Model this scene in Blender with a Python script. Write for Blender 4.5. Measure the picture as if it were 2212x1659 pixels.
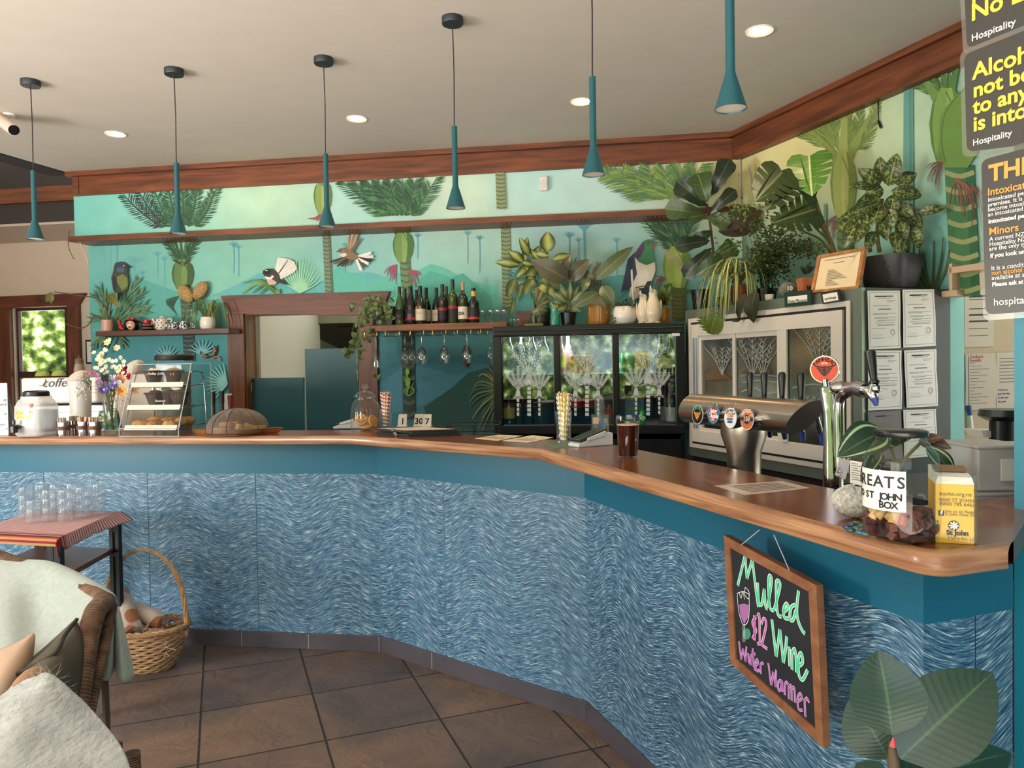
import bpy,bmesh,random
import numpy as np
from math import*
from mathutils import Vector as V,Matrix as M
rnd=random.Random(7)
for o in list(bpy.data.objects):bpy.data.objects.remove(o)
SC=bpy.context.scene;COL=SC.collection
# ---------------------------------------------------------------- camera
FPX,PITCH,ROLL,H=1641.7,.0233,-.0161,1.413
_f=V((0,cos(PITCH),-sin(PITCH)));_u0=V((0,sin(PITCH),cos(PITCH)));_r0=V((1,0,0))
_r=_r0*cos(ROLL)+_u0*sin(ROLL);_u=-_r0*sin(ROLL)+_u0*cos(ROLL)
EYE=V((0,0,H))
cam=bpy.data.cameras.new('camera');cam.sensor_width=36;cam.lens=FPX/2212*36;cam.clip_start=.02
co=bpy.data.objects.new('camera',cam);COL.objects.link(co)
co.matrix_world=M(((_r.x,_u.x,-_f.x,0),(_r.y,_u.y,-_f.y,0),(_r.z,_u.z,-_f.z,H),(0,0,0,1)))
SC.camera=co
SC.view_settings.view_transform='Standard';SC.view_settings.look='None'
SC.view_settings.gamma=1;SC.view_settings.use_curve_mapping=False
SC.view_settings.exposure=0.2
SC.cycles.max_bounces=10;SC.cycles.transparent_max_bounces=64;SC.cycles.sample_clamp_indirect=6
SC.cycles.caustics_reflective=False;SC.cycles.caustics_refractive=False
# ---------------------------------------------------------------- world: garden and bright sky outside the open cafe front
w=bpy.data.worlds.new('outdoors');SC.world=w;w.use_nodes=True
nt=w.node_tree;nt.nodes.clear();N=nt.nodes.new;L=nt.links.new
tc=N('ShaderNodeTexCoord');sx=N('ShaderNodeSeparateXYZ');L(tc.outputs['Generated'],sx.inputs[0])
n1=N('ShaderNodeTexNoise');n1.inputs['Scale'].default_value=95;n1.inputs['Detail'].default_value=7;L(tc.outputs['Generated'],n1.inputs[0])
r1=N('ShaderNodeValToRGB');e=r1.color_ramp.elements
e[0].position=.36;e[0].color=(.02,.035,.012,1);e[1].position=.68;e[1].color=(1.5,1.7,1.2,1)
x=e.new(.5);x.color=(.12,.2,.04,1);x=e.new(.58);x.color=(.45,.6,.14,1)
L(n1.outputs[0],r1.inputs[0])
n2=N('ShaderNodeTexNoise');n2.inputs['Scale'].default_value=5;n2.inputs['Detail'].default_value=4;L(tc.outputs['Generated'],n2.inputs[0])
ma=N('ShaderNodeMath');ma.operation='MULTIPLY_ADD';L(n2.outputs[0],ma.inputs[0]);ma.inputs[1].default_value=-.5;L(sx.outputs[2],ma.inputs[2])
mr=N('ShaderNodeMapRange');L(ma.outputs[0],mr.inputs[0]);mr.inputs[1].default_value=-.06;mr.inputs[2].default_value=.02
mx=N('ShaderNodeMixRGB');L(mr.outputs[0],mx.inputs[0]);L(r1.outputs[0],mx.inputs[1]);mx.inputs[2].default_value=(1.9,2.05,2.3,1)
m2=N('ShaderNodeMapRange');L(sx.outputs[2],m2.inputs[0]);m2.inputs[1].default_value=-.2;m2.inputs[2].default_value=-.1
m3=N('ShaderNodeMixRGB');L(m2.outputs[0],m3.inputs[0]);m3.inputs[1].default_value=(5.2,4.8,4.3,1);L(mx.outputs[0],m3.inputs[2])
bg=N('ShaderNodeBackground');L(m3.outputs[0],bg.inputs[0]);bg.inputs[1].default_value=1.75
wo=N('ShaderNodeOutputWorld');L(bg.outputs[0],wo.inputs[0])
def area(name,loc,to,sx_,sy_,power,col):
 l=bpy.data.lights.new(name,'AREA');l.shape='RECTANGLE';l.size=sx_;l.size_y=sy_;l.energy=power;l.color=col
 o=bpy.data.objects.new(name,l);COL.objects.link(o);o.location=loc
 o.rotation_euler=(V(to)-V(loc)).to_track_quat('-Z','Y').to_euler();o.visible_camera=False if 0 else True
 return o
 # daylight through the glazed front (behind and left of the viewer)
area('daylight_side_door',(-4.3,1.5,1.45),(-1.7,3.9,.8),.7,.8,85,(1,.96,.9))
# ---------------------------------------------------------------- geometry helpers
def dv(a,z=0):return V((cos(radians(a)),sin(radians(a)),z))
def ray(px,py):return _f+_r*((px-1106)/FPX)+_u*((829.5-py)/FPX)
def atz(px,py,z):d=ray(px,py);return EYE+d*((z-H)/d.z)
def aty(px,py,Y):d=ray(px,py);return EYE+d*(Y/d.y)
def pjx(p):
 d=V(p)-EYE;z=d.dot(_f);return(1106+FPX*d.dot(_r)/z,829.5-FPX*d.dot(_u)/z)
class Pl:
 """plane through the place; n points away from the viewer"""
 def __init__(s,n,d):s.n=V(n).normalized();s.d=d
 def __call__(s,px,py,off=0):
  d=ray(px,py);return EYE+d*((s.d-off-EYE.dot(s.n))/d.dot(s.n))
def VP(a,dist):return Pl((-sin(radians(a)),cos(radians(a)),0),dist)
def lin(h):
 if not isinstance(h,str):return tuple(h)
 c=[int(h[i:i+2],16)/255 for i in(0,2,4)]
 return tuple((x/12.92 if x<=.04045 else((x+.055)/1.055)**2.4)for x in c)
class B:
 def __init__(s):s.v=[];s.f=[];s.c=[];s.uv=[];s.k=[];s.cur=None;s.ki=0;s.X=None
 def add(s,vs,fs,uvs=None):
  n=len(s.v)
  s.v+=[tuple(s.X@V(p))for p in vs]if s.X is not None else[tuple(p)for p in vs]
  for f in fs:
   s.f.append([n+i for i in f]);s.c.append(s.cur);s.k.append(s.ki)
   s.uv.append([uvs[i]for i in f]if uvs else None)
  return s
 def hexa(s,p):return s.add(p,[(3,2,1,0),(4,5,6,7),(0,1,5,4),(1,2,6,5),(2,3,7,6),(3,0,4,7)])
 def box(s,c,d,rz=0,mx=None):
  x,y,z=d[0]/2,d[1]/2,d[2]/2
  p=[V((a,b,q))for q in(-z,z)for a,b in((-x,-y),(x,-y),(x,y),(-x,y))]
  R=mx if mx is not None else M.Rotation(rz,3,'Z')
  return s.hexa([R@q+V(c)for q in p])
 def tube(s,pts,r,n=8,cap=True,closed=False):
  pts=[V(p)for p in pts];m=len(pts);rs=r if isinstance(r,(list,tuple))else[r]*m
  vs=[];up=V((0,0,1));prev=None
  for i,p in enumerate(pts):
   t=(pts[(i+1)%m if closed else min(i+1,m-1)]-pts[(i-1)%m if closed else max(i-1,0)])
   t=t.normalized()if t.length>1e-9 else V((0,0,1))
   if prev is None:
    a=t.orthogonal().normalized()
   else:
    a=prev-t*prev.dot(t);a=a.normalized()if a.length>1e-6 else t.orthogonal().normalized()
   prev=a;b=t.cross(a)
   for k in range(n):q=2*pi*k/n;vs.append(p+(a*cos(q)+b*sin(q))*rs[i])
  fs=[]
  for i in range(m if closed else m-1):
   j=(i+1)%m
   for k in range(n):l=(k+1)%n;fs.append((i*n+k,i*n+l,j*n+l,j*n+k))
  if cap and not closed:fs+=[tuple(range(n-1,-1,-1)),tuple((m-1)*n+k for k in range(n))]
  uv=[(k/n,i/max(1,m-1))for i in range(m)for k in range(n)]
  return s.add(vs,fs,uv)
 def lathe(s,prof,n=24,c=(0,0,0),mx=None,wob=None):
  vs=[];m=len(prof);c=V(c)
  for i,(r,z)in enumerate(prof):
   for k in range(n):
    q=2*pi*k/n;rr=r*(wob(q,z)if wob else 1);p=V((rr*cos(q),rr*sin(q),z))
    vs.append((mx@p if mx is not None else p)+c)
  fs=[(i*n+k,i*n+(k+1)%n,(i+1)*n+(k+1)%n,(i+1)*n+k)for i in range(m-1)for k in range(n)]
  if prof[0][0]>1e-5:fs.append(tuple(range(n-1,-1,-1)))if s_cap else 0
  if prof[-1][0]>1e-5:fs.append(tuple((m-1)*n+k for k in range(n)))if s_cap else 0
  uv=[(k/n,z)for(r,z)in prof for k in range(n)]
  return s.add(vs,fs,uv)
 def ell(s,c,r,n=16,m=10,mx=None):
  pr=[(sin(pi*i/m),-cos(pi*i/m))for i in range(m+1)];c=V(c);vs=[]
  for a,z in pr:
   for k in range(n):
    p=V((a*cos(2*pi*k/n)*r[0],a*sin(2*pi*k/n)*r[1],z*r[2]));vs.append((mx@p if mx is not None else p)+c)
  return s.add(vs,[(i*n+k,i*n+(k+1)%n,(i+1)*n+(k+1)%n,(i+1)*n+k)for i in range(m)for k in range(n)])
 def prism(s,poly,z0,z1,fn=None):
  n=len(poly);fn=fn or(lambda x,y,z:(x,y,z))
  vs=[fn(x,y,z0)for x,y in poly]+[fn(x,y,z1)for x,y in poly]
  return s.add(vs,[tuple(range(n-1,-1,-1)),tuple(range(n,2*n))]+[(i,(i+1)%n,n+(i+1)%n,n+i)for i in range(n)])
 def grid(s,fn,nu,nv,uv=True,closed=False):
  vs=[fn(i/nu,j/nv)for i in range(nu+1)for j in range(nv+1)]
  fs=[(i*(nv+1)+j,(i+1)*(nv+1)+j,(i+1)*(nv+1)+j+1,i*(nv+1)+j+1)for i in range(nu)for j in range(nv)]
  return s.add(vs,fs,[(i/nu,j/nv)for i in range(nu+1)for j in range(nv+1)])
 def poly(s,pts):return s.add(pts,[tuple(range(len(pts)))])
 def obj(s,name,mat,parent=None,loc=None,rz=0,sm=40,bev=0,solid=0,label=None,weld=False):
  me=bpy.data.meshes.new(name);me.from_pydata(s.v,[],s.f);me.update()
  for m_ in(mat if isinstance(mat,(list,tuple))else[mat]):me.materials.append(m_)
  if any(s.k):me.polygons.foreach_set('material_index',s.k)
  if any(c is not None for c in s.c):
   at=me.color_attributes.new('Col','FLOAT_COLOR','CORNER');d=[]
   for p,c in zip(me.polygons,s.c):
    c=c or(.5,.5,.5)
    if callable(c):
     for li in p.loop_indices:d+=[*c(me.vertices[me.loops[li].vertex_index].co),1]
    else:d+=[*c[:3],1]*p.loop_total
   at.data.foreach_set('color',d)
  if any(u is not None for u in s.uv):
   ul=me.uv_layers.new(name='UVMap');d=[]
   for f,u in zip(s.f,s.uv):
    for q in(u or[(0,0)]*len(f)):d+=[q[0],q[1]]
   ul.data.foreach_set('uv',d)
  if weld:
   bm=bmesh.new();bm.from_mesh(me);bmesh.ops.remove_doubles(bm,verts=bm.verts,dist=1e-5);bm.to_mesh(me);bm.free()
  if sm:me.shade_smooth();me.set_sharp_from_angle(angle=radians(sm))
  o=bpy.data.objects.new(name,me);COL.objects.link(o)
  if parent is not None:o.parent=parent
  if loc is not None:o.location=loc
  if rz:o.rotation_euler=(0,0,rz)
  if solid:m_=o.modifiers.new('solid','SOLIDIFY');m_.thickness=solid;m_.offset=0
  if bev:m_=o.modifiers.new('bevel','BEVEL');m_.width=bev;m_.segments=2;m_.limit_method='ANGLE';m_.angle_limit=radians(40)
  if label:o['label']=label
  return o
s_cap=True
def T(name,label,cat,loc=(0,0,0),rz=0,group=None):
 o=bpy.data.objects.new(name,None);COL.objects.link(o);o.empty_display_size=.05
 o.location=loc;o.rotation_euler=(0,0,rz);o['label']=label;o['category']=cat
 if group:o['group']=group
 return o
def tag(o,label,cat,group=None,kind=None):
 o['label']=label;o['category']=cat
 if group:o['group']=group
 if kind:o['kind']=kind
 return o
def struct(o):o['kind']='structure';return o
def dup(o,loc=None,rz=None,label=None,parent=None,sc=None):
 c=o.copy();COL.objects.link(c)
 if parent is not None:c.parent=parent
 if loc is not None:c.location=loc
 if rz is not None:c.rotation_euler=(0,0,rz)
 if sc:c.scale=(sc,sc,sc)
 if label:c['label']=label
 for ch in list(o.children):dup(ch,parent=c)
 return c
 # ---------------------------------------------------------------- materials
MC={}
def mat(name,col=None,rough=.5,metal=0,spec=.5,bump=0,bs=60,var=0,vs=6,attr=False,coat=0,stretch=(1,1,1),emis=0,sheen=0,uvn=False,sat=1,hue=.5):
 if name in MC:return MC[name]
 m=bpy.data.materials.new(name);m.use_nodes=True;t=m.node_tree;p=t.nodes['Principled BSDF'];MC[name]=m
 c=lin(col)if col is not None else(.5,.5,.5)
 p.inputs['Base Color'].default_value=(*c,1);p.inputs['Roughness'].default_value=rough;p.inputs['Metallic'].default_value=metal
 p.inputs['Specular IOR Level'].default_value=spec;p.inputs['Coat Weight'].default_value=coat;p.inputs['Sheen Weight'].default_value=sheen
 if emis:p.inputs['Emission Color'].default_value=(*c,1);p.inputs['Emission Strength'].default_value=emis
 N=t.nodes.new;L=t.links.new;src=None
 tc=N('ShaderNodeTexCoord');mp=N('ShaderNodeMapping');L(tc.outputs['UV' if uvn else 'Object'],mp.inputs[0]);mp.inputs['Scale'].default_value=stretch
 if attr:
  a=N('ShaderNodeVertexColor');a.layer_name='Col';src=a.outputs[0]
 if var:
  n=N('ShaderNodeTexNoise');n.inputs['Scale'].default_value=vs;n.inputs['Detail'].default_value=5;L(mp.outputs[0],n.inputs[0])
  r=N('ShaderNodeMapRange');L(n.outputs[0],r.inputs[0]);r.inputs[1].default_value=.3;r.inputs[2].default_value=.7
  r.inputs[3].default_value=1-var;r.inputs[4].default_value=1+var
  k=N('ShaderNodeMixRGB');k.blend_type='MULTIPLY';k.inputs[0].default_value=1
  if src:L(src,k.inputs[1])
  else:k.inputs[1].default_value=(*c,1)
  L(r.outputs[0],k.inputs[2]);src=k.outputs[0]
 if sat!=1 and src:hs=N('ShaderNodeHueSaturation');hs.inputs['Saturation'].default_value=sat;hs.inputs['Hue'].default_value=hue;L(src,hs.inputs['Color']);src=hs.outputs[0]
 if src:L(src,p.inputs['Base Color'])
 if bump:
  n=N('ShaderNodeTexNoise');n.inputs['Scale'].default_value=bs;n.inputs['Detail'].default_value=4;L(mp.outputs[0],n.inputs[0])
  b=N('ShaderNodeBump');b.inputs['Strength'].default_value=bump;b.inputs['Distance'].default_value=.01;L(n.outputs[0],b.inputs['Height']);L(b.outputs[0],p.inputs['Normal'])
 return m
def glassm(name,tint=(1,1,1),blend=.12,rough=.02,opac=0,ocol=(.8,.8,.8)):
 if name in MC:return MC[name]
 m=bpy.data.materials.new(name);m.use_nodes=True;t=m.node_tree;t.nodes.clear();MC[name]=m;N=t.nodes.new;L=t.links.new
 tr=N('ShaderNodeBsdfTransparent');tr.inputs[0].default_value=(*tint,1);gl=N('ShaderNodeBsdfGlossy');gl.inputs['Roughness'].default_value=rough
 lw=N('ShaderNodeLayerWeight');lw.inputs[0].default_value=.5;mx=N('ShaderNodeMixShader');pw_=N('ShaderNodeMath');pw_.operation='POWER';L(lw.outputs[1],pw_.inputs[0]);pw_.inputs[1].default_value=3.2;am=N('ShaderNodeMath');am.operation='MULTIPLY_ADD';L(pw_.outputs[0],am.inputs[0]);am.inputs[1].default_value=.7;am.inputs[2].default_value=blend*.35
 L(am.outputs[0],mx.inputs[0]);L(tr.outputs[0],mx.inputs[1]);L(gl.outputs[0],mx.inputs[2]);s=mx.outputs[0]
 if opac:
  df=N('ShaderNodeBsdfDiffuse');df.inputs[0].default_value=(*ocol,1);m2=N('ShaderNodeMixShader');m2.inputs[0].default_value=opac
  L(s,m2.inputs[1]);L(df.outputs[0],m2.inputs[2]);s=m2.outputs[0]
 o=N('ShaderNodeOutputMaterial');L(s,o.inputs[0]);return m
def nodes(name,rough=.5,spec=.5,metal=0):
 m=bpy.data.materials.new(name);m.use_nodes=True;t=m.node_tree;p=t.nodes['Principled BSDF'];MC[name]=m
 p.inputs['Roughness'].default_value=rough;p.inputs['Specular IOR Level'].default_value=spec;p.inputs['Metallic'].default_value=metal
 return m,t,p,t.nodes.new,t.links.new
def ramp(N,els):
 r=N('ShaderNodeValToRGB');e=r.color_ramp.elements
 e[0].position,e[0].color=els[0][0],(*lin(els[0][1]),1);e[1].position,e[1].color=els[-1][0],(*lin(els[-1][1]),1)
 for p,c in els[1:-1]:x=e.new(p);x.color=(*lin(c),1)
 return r
def woodm(name,dark,light,stretch,rough=.4,coat=0,knots=False,sc=3.5,bump=.08,uv=False):
 m,t,p,N,L=nodes(name,rough);p.inputs['Coat Weight'].default_value=coat;p.inputs['Coat Roughness'].default_value=.12
 tc=N('ShaderNodeTexCoord');mp=N('ShaderNodeMapping');L(tc.outputs['UV' if uv else 'Object'],mp.inputs[0]);mp.inputs['Scale'].default_value=stretch
 n=N('ShaderNodeTexNoise');n.inputs['Scale'].default_value=sc;n.inputs['Detail'].default_value=8;n.inputs['Distortion'].default_value=.6;L(mp.outputs[0],n.inputs[0])
 r=ramp(N,[(.3,dark),(.7,light)]);L(n.outputs[0],r.inputs[0]);src=r.outputs[0]
 if knots:
  mp2=N('ShaderNodeMapping');L(tc.outputs['UV' if uv else 'Object'],mp2.inputs[0]);mp2.inputs['Scale'].default_value=knots
  v=N('ShaderNodeTexVoronoi');v.inputs['Scale'].default_value=1;v.inputs['Randomness'].default_value=1;L(mp2.outputs[0],v.inputs[0])
  q=N('ShaderNodeMapRange');L(v.outputs['Distance'],q.inputs[0]);q.inputs[1].default_value=.06;q.inputs[2].default_value=.16;q.inputs[3].default_value=.3;q.inputs[4].default_value=1
  k=N('ShaderNodeMixRGB');k.blend_type='MULTIPLY';k.inputs[0].default_value=1;L(src,k.inputs[1]);L(q.outputs[0],k.inputs[2]);src=k.outputs[0]
 L(src,p.inputs['Base Color'])
 b=N('ShaderNodeBump');b.inputs['Strength'].default_value=bump;b.inputs['Distance'].default_value=.003;L(n.outputs[0],b.inputs['Height']);L(b.outputs[0],p.inputs['Normal'])
 return m
GLASS=glassm('clear_glass',(.98,.99,.99),.09,.02,.018,(.85,.88,.88));PANE=glassm('window_glass',(.97,.98,.97),.1)
TEAL=mat('teal_paint','1c6b86',.42,var=.06,vs=3)
WHITE=mat('white_paint','e6e0d6',.5);BLACK=mat('black_plastic','0f1013',.35);STEEL=mat('brushed_steel','b8b0a2',.28,1,var=.05)
CHROME=mat('chrome','c4c4c8',.1,1);PAPER=mat('white_paper','efece6',.7);INK=mat('black_ink','141416',.7)
DARKM=mat('charcoal_metal','26282b',.4,.3);SOIL=mat('potting_soil','2a1d14',.9,bump=.5)
ALU=mat('aluminium','c4c0ba',.35,.9);ATTR=mat('painted_attr',attr=True,rough=.6);CREAM=mat('cream_wall','d9c8b6',.8,var=.03)
# ---------------------------------------------------------------- lettering
def text(body,size,origin,xd,yd,m,parent,name='lettering',ext=.0004,align='LEFT',bold=0,shear=0,spacing=1,line=1):
 cu=bpy.data.curves.new(name,'FONT');cu.body=body;cu.size=size;cu.extrude=ext;cu.align_x=align;cu.offset=bold;cu.shear=shear
 cu.space_character=spacing;cu.space_line=line;cu.resolution_u=3
 tmp=bpy.data.objects.new('tmp',cu);COL.objects.link(tmp);dg=bpy.context.evaluated_depsgraph_get()
 me=bpy.data.meshes.new_from_object(tmp.evaluated_get(dg));bpy.data.objects.remove(tmp)
 xd=V(xd).normalized();yd=(V(yd)-xd*V(yd).dot(xd)).normalized();zd=xd.cross(yd)
 me.transform(M(((xd.x,yd.x,zd.x,origin[0]),(xd.y,yd.y,zd.y,origin[1]),(xd.z,yd.z,zd.z,origin[2]),(0,0,0,1))))
 me.materials.clear();me.materials.append(m);me.name=name
 o=bpy.data.objects.new(name,me);COL.objects.link(o)
 if parent is not None:o.parent=parent
 return o
def merge(os_):
 """several letters become one piece of lettering"""
 vs,fs=[],[]
 for o in os_:
  n=len(vs);vs+=[tuple(v.co)for v in o.data.vertices];fs+=[[n+i for i in p.vertices]for p in o.data.polygons]
 me=bpy.data.meshes.new('lettering');me.from_pydata(vs,[],fs);me.materials.append(os_[0].data.materials[0]);os_[0].data=me
 for o in os_[1:]:bpy.data.objects.remove(o)
 return os_[0]
def ribbon(b,pts,w,n,taper=False):
 """flat stroke along pts in a plane with normal n"""
 pts=[V(p)for p in pts];m=len(pts);vs=[]
 for i,p in enumerate(pts):
  t=(pts[min(i+1,m-1)]-pts[max(i-1,0)]).normalized();s=t.cross(n).normalized()
  k=w/2*(1-abs(2*i/(m-1)-1)**2*.85 if taper else 1);vs+=[p+s*k,p-s*k]
 b.add(vs,[(2*i,2*i+1,2*i+3,2*i+2)for i in range(m-1)])
def smooth(pts,k=6):
 """Catmull-Rom through 2-D or 3-D points"""
 P=[V(tuple(p))if len(p)==3 else V((p[0],p[1],0))for p in pts];out=[]
 for i in range(len(P)-1):
  a,b,c,d=P[max(i-1,0)],P[i],P[i+1],P[min(i+2,len(P)-1)]
  for j in range(k):
   t=j/k;out.append(.5*((2*b)+(c-a)*t+(2*a-5*b+4*c-d)*t*t+(3*b-a-3*c+d)*t**3))
 return out+[P[-1]]
 # ================================================================= the setting
AB,AR=-8.7,-70.0
BACK=VP(AB,5.577);BULK=VP(AB,5.407);LEDGE=VP(AB,5.341);CORN=VP(AB,5.385)
RIGHT=VP(AR,BULK(1601,340).dot(V((-sin(radians(AR)),cos(radians(AR)),0))))
nB=-BACK.n;nR=-RIGHT.n;CEIL=2.977
BUR=BULK(1601,340);BUR.z=0
# floor: slate tiles laid on the skew
m,t,p,N,L=nodes('slate_floor',.5,.4)
tc=N('ShaderNodeTexCoord');mp=N('ShaderNodeMapping');L(tc.outputs['Object'],mp.inputs[0]);mp.vector_type='TEXTURE'
mp.inputs['Location'].default_value=(-1.473,3.541,0);mp.inputs['Rotation'].default_value=(0,0,.3668)
br=N('ShaderNodeTexBrick');br.offset=0;br.squash=1;L(mp.outputs[0],br.inputs[0]);br.inputs['Scale'].default_value=1
br.inputs['Brick Width'].default_value=.45;br.inputs['Row Height'].default_value=.45;br.inputs['Mortar Size'].default_value=.005;br.inputs['Mortar Smooth'].default_value=.3
br.inputs['Color1'].default_value=(*lin('4c4547'),1);br.inputs['Color2'].default_value=(*lin('76614f'),1);br.inputs['Mortar'].default_value=(*lin('3a302a'),1)
n=N('ShaderNodeTexNoise');n.inputs['Scale'].default_value=2.2;n.inputs['Detail'].default_value=9;n.inputs['Roughness'].default_value=.6;n.inputs['Distortion'].default_value=.8;L(tc.outputs['Object'],n.inputs[0])
r=ramp(N,[(.32,'3e3c42'),(.48,'64554d'),(.62,'826652'),(.75,'92745f')]);L(n.outputs[0],r.inputs[0])
k=N('ShaderNodeMixRGB');k.inputs[0].default_value=.55;L(br.outputs[0],k.inputs[1]);L(r.outputs[0],k.inputs[2])
k2=N('ShaderNodeMixRGB');L(br.outputs['Fac'],k2.inputs[0]);L(k.outputs[0],k2.inputs[1]);k2.inputs[2].default_value=(*lin('2e2825'),1);L(k2.outputs[0],p.inputs['Base Color'])
n3=N('ShaderNodeTexNoise');n3.inputs['Scale'].default_value=9;n3.inputs['Detail'].default_value=8;n3.inputs['Distortion'].default_value=1.5;L(tc.outputs['Object'],n3.inputs[0])
ad=N('ShaderNodeMath');ad.operation='MULTIPLY_ADD';L(br.outputs['Fac'],ad.inputs[0]);ad.inputs[1].default_value=-.8;L(n3.outputs[0],ad.inputs[2])
b_=N('ShaderNodeBump');b_.inputs['Strength'].default_value=.6;b_.inputs['Distance'].default_value=.012;L(ad.outputs[0],b_.inputs['Height']);L(b_.outputs[0],p.inputs['Normal'])
b=B();b.box((0,4.6,-.05),(14,12,.1));struct(b.obj('floor',m,sm=0))
# ceiling (plasterboard), open to a higher dark roof space on the left
CEILM=mat('ceiling_paint','d2c9bd',.85,var=.02)
c0=CORN(150,378);ln=atz(0,330,CEIL);cd=(ln-V((c0.x,c0.y,CEIL))).normalized()
cp=[(c0.x,c0.y+.3),(c0.x,c0.y),(c0.x+cd.x*8.2,c0.y+cd.y*8.2),(4.5,c0.y-8.2),(4.5,7.2),(c0.x,7.2)]
b=B();b.prism(cp,CEIL,CEIL+.08);struct(b.obj('ceiling',CEILM,sm=0))
# --- painted walls: colour patches of the mural given as points, blended over the wall
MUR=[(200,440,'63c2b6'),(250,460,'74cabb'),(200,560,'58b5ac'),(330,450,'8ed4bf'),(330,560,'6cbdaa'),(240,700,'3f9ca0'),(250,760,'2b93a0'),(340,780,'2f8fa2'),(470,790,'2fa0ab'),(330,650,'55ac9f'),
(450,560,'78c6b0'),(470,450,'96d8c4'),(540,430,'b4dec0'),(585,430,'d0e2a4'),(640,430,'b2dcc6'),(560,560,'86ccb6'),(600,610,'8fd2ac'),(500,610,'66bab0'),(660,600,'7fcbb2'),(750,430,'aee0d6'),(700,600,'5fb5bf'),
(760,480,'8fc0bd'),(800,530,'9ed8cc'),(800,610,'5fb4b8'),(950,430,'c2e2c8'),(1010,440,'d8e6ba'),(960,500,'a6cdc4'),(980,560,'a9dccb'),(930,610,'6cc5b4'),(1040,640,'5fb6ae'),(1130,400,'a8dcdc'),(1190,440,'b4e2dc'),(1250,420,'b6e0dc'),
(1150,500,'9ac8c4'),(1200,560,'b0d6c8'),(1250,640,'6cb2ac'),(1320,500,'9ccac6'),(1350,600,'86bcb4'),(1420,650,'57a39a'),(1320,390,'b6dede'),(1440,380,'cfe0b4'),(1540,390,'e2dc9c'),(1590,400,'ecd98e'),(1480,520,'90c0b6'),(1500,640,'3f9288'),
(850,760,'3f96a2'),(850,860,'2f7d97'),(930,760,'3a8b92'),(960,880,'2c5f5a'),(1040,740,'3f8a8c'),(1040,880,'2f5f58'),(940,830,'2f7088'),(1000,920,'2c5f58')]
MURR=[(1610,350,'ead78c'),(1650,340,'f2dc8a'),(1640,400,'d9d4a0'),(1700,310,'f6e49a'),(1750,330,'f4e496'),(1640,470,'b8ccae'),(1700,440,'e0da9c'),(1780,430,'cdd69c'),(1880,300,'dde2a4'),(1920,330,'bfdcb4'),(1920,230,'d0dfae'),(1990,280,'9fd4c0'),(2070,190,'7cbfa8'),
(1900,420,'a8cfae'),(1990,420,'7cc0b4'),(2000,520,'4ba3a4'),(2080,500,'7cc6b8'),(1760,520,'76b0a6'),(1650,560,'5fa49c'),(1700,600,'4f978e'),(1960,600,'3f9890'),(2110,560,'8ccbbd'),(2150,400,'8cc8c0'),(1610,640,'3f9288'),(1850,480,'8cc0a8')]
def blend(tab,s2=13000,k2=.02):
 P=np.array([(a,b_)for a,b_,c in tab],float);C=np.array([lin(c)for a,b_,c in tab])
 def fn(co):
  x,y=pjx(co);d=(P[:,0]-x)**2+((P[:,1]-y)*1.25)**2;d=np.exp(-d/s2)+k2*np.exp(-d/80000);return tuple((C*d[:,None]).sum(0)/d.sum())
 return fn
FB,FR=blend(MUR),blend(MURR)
MURAL=mat('mural_paint',attr=True,sat=.9,hue=.51,rough=.75,var=.07,vs=5,bump=.05,bs=180)
def panel(b,P,x0,x1,z0,z1,th,col,st=.06):
 """one rectangular stretch of wall: densely coloured face plus a plain body behind it"""
 a,c=V((x0[0],x0[1],0)),V((x1[0],x1[1],0));n=P.n;u=c-a;nu=max(1,int(u.length/st));nv=max(1,int((z1-z0)/st))
 b.cur=col;b.grid(lambda s,q:a+u*s+V((0,0,z0+(z1-z0)*q)),nu,nv)
 b.cur=lin('7cbfb4');f=[a+V((0,0,z0)),c+V((0,0,z0)),c+V((0,0,z1)),a+V((0,0,z1))];g=[q+n*th for q in f]
 b.add(f+g,[(4,7,6,5),(0,4,5,1),(1,5,6,2),(2,6,7,3),(3,7,4,0)])
zl=LEDGE(800,480).z-.045  # underside of the ledge
D0,D1,DT=BACK(530,800),BACK(800,800),BACK(660,674).z  # kitchen doorway
WL=BACK(191,560);WR=BACK(1612,560)
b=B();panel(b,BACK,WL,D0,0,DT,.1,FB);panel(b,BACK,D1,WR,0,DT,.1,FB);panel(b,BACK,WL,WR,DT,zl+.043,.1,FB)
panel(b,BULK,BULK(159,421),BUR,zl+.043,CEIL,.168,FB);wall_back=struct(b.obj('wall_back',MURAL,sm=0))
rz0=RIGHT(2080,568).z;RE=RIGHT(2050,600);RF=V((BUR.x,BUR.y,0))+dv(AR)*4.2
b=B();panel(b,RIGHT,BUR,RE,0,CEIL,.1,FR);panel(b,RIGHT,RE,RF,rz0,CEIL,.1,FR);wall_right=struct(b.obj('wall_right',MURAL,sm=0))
# --- cornice, ledge
CORW=woodm('stained_pine_trim','4c2817','874a2c',(.8,9,9),.45,knots=(1.1,3.2,3.2),sc=3)
def trimrun(b,p0,p1,n,z0,z1,d0,d1):
 p0,p1=V((p0[0],p0[1],0)),V((p1[0],p1[1],0))
 q=[p0+n*d0,p1+n*d0,p1+n*d1,p0+n*d1];b.hexa([x+V((0,0,z0))for x in q]+[x+V((0,0,z1))for x in q])
ux=dv(AB)
def local(o,org,a):  # give a long board its own axis so that the grain runs along it
 o.data.transform(M.Translation(-V(org)));o.data.transform(M.Rotation(-radians(a),4,'Z'));o.location=org;o.rotation_euler=(0,0,radians(a));return o
zc=CORN(800,388).z;cl=CORN(157,420);cr=CORN(1582,340)
b=B();trimrun(b,cl,cr,nB,zc,CEIL,-.02,.0);trimrun(b,cl-ux*.03,cr+ux*.0,nB,CEIL-.035,CEIL,-.02,.045)
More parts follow.
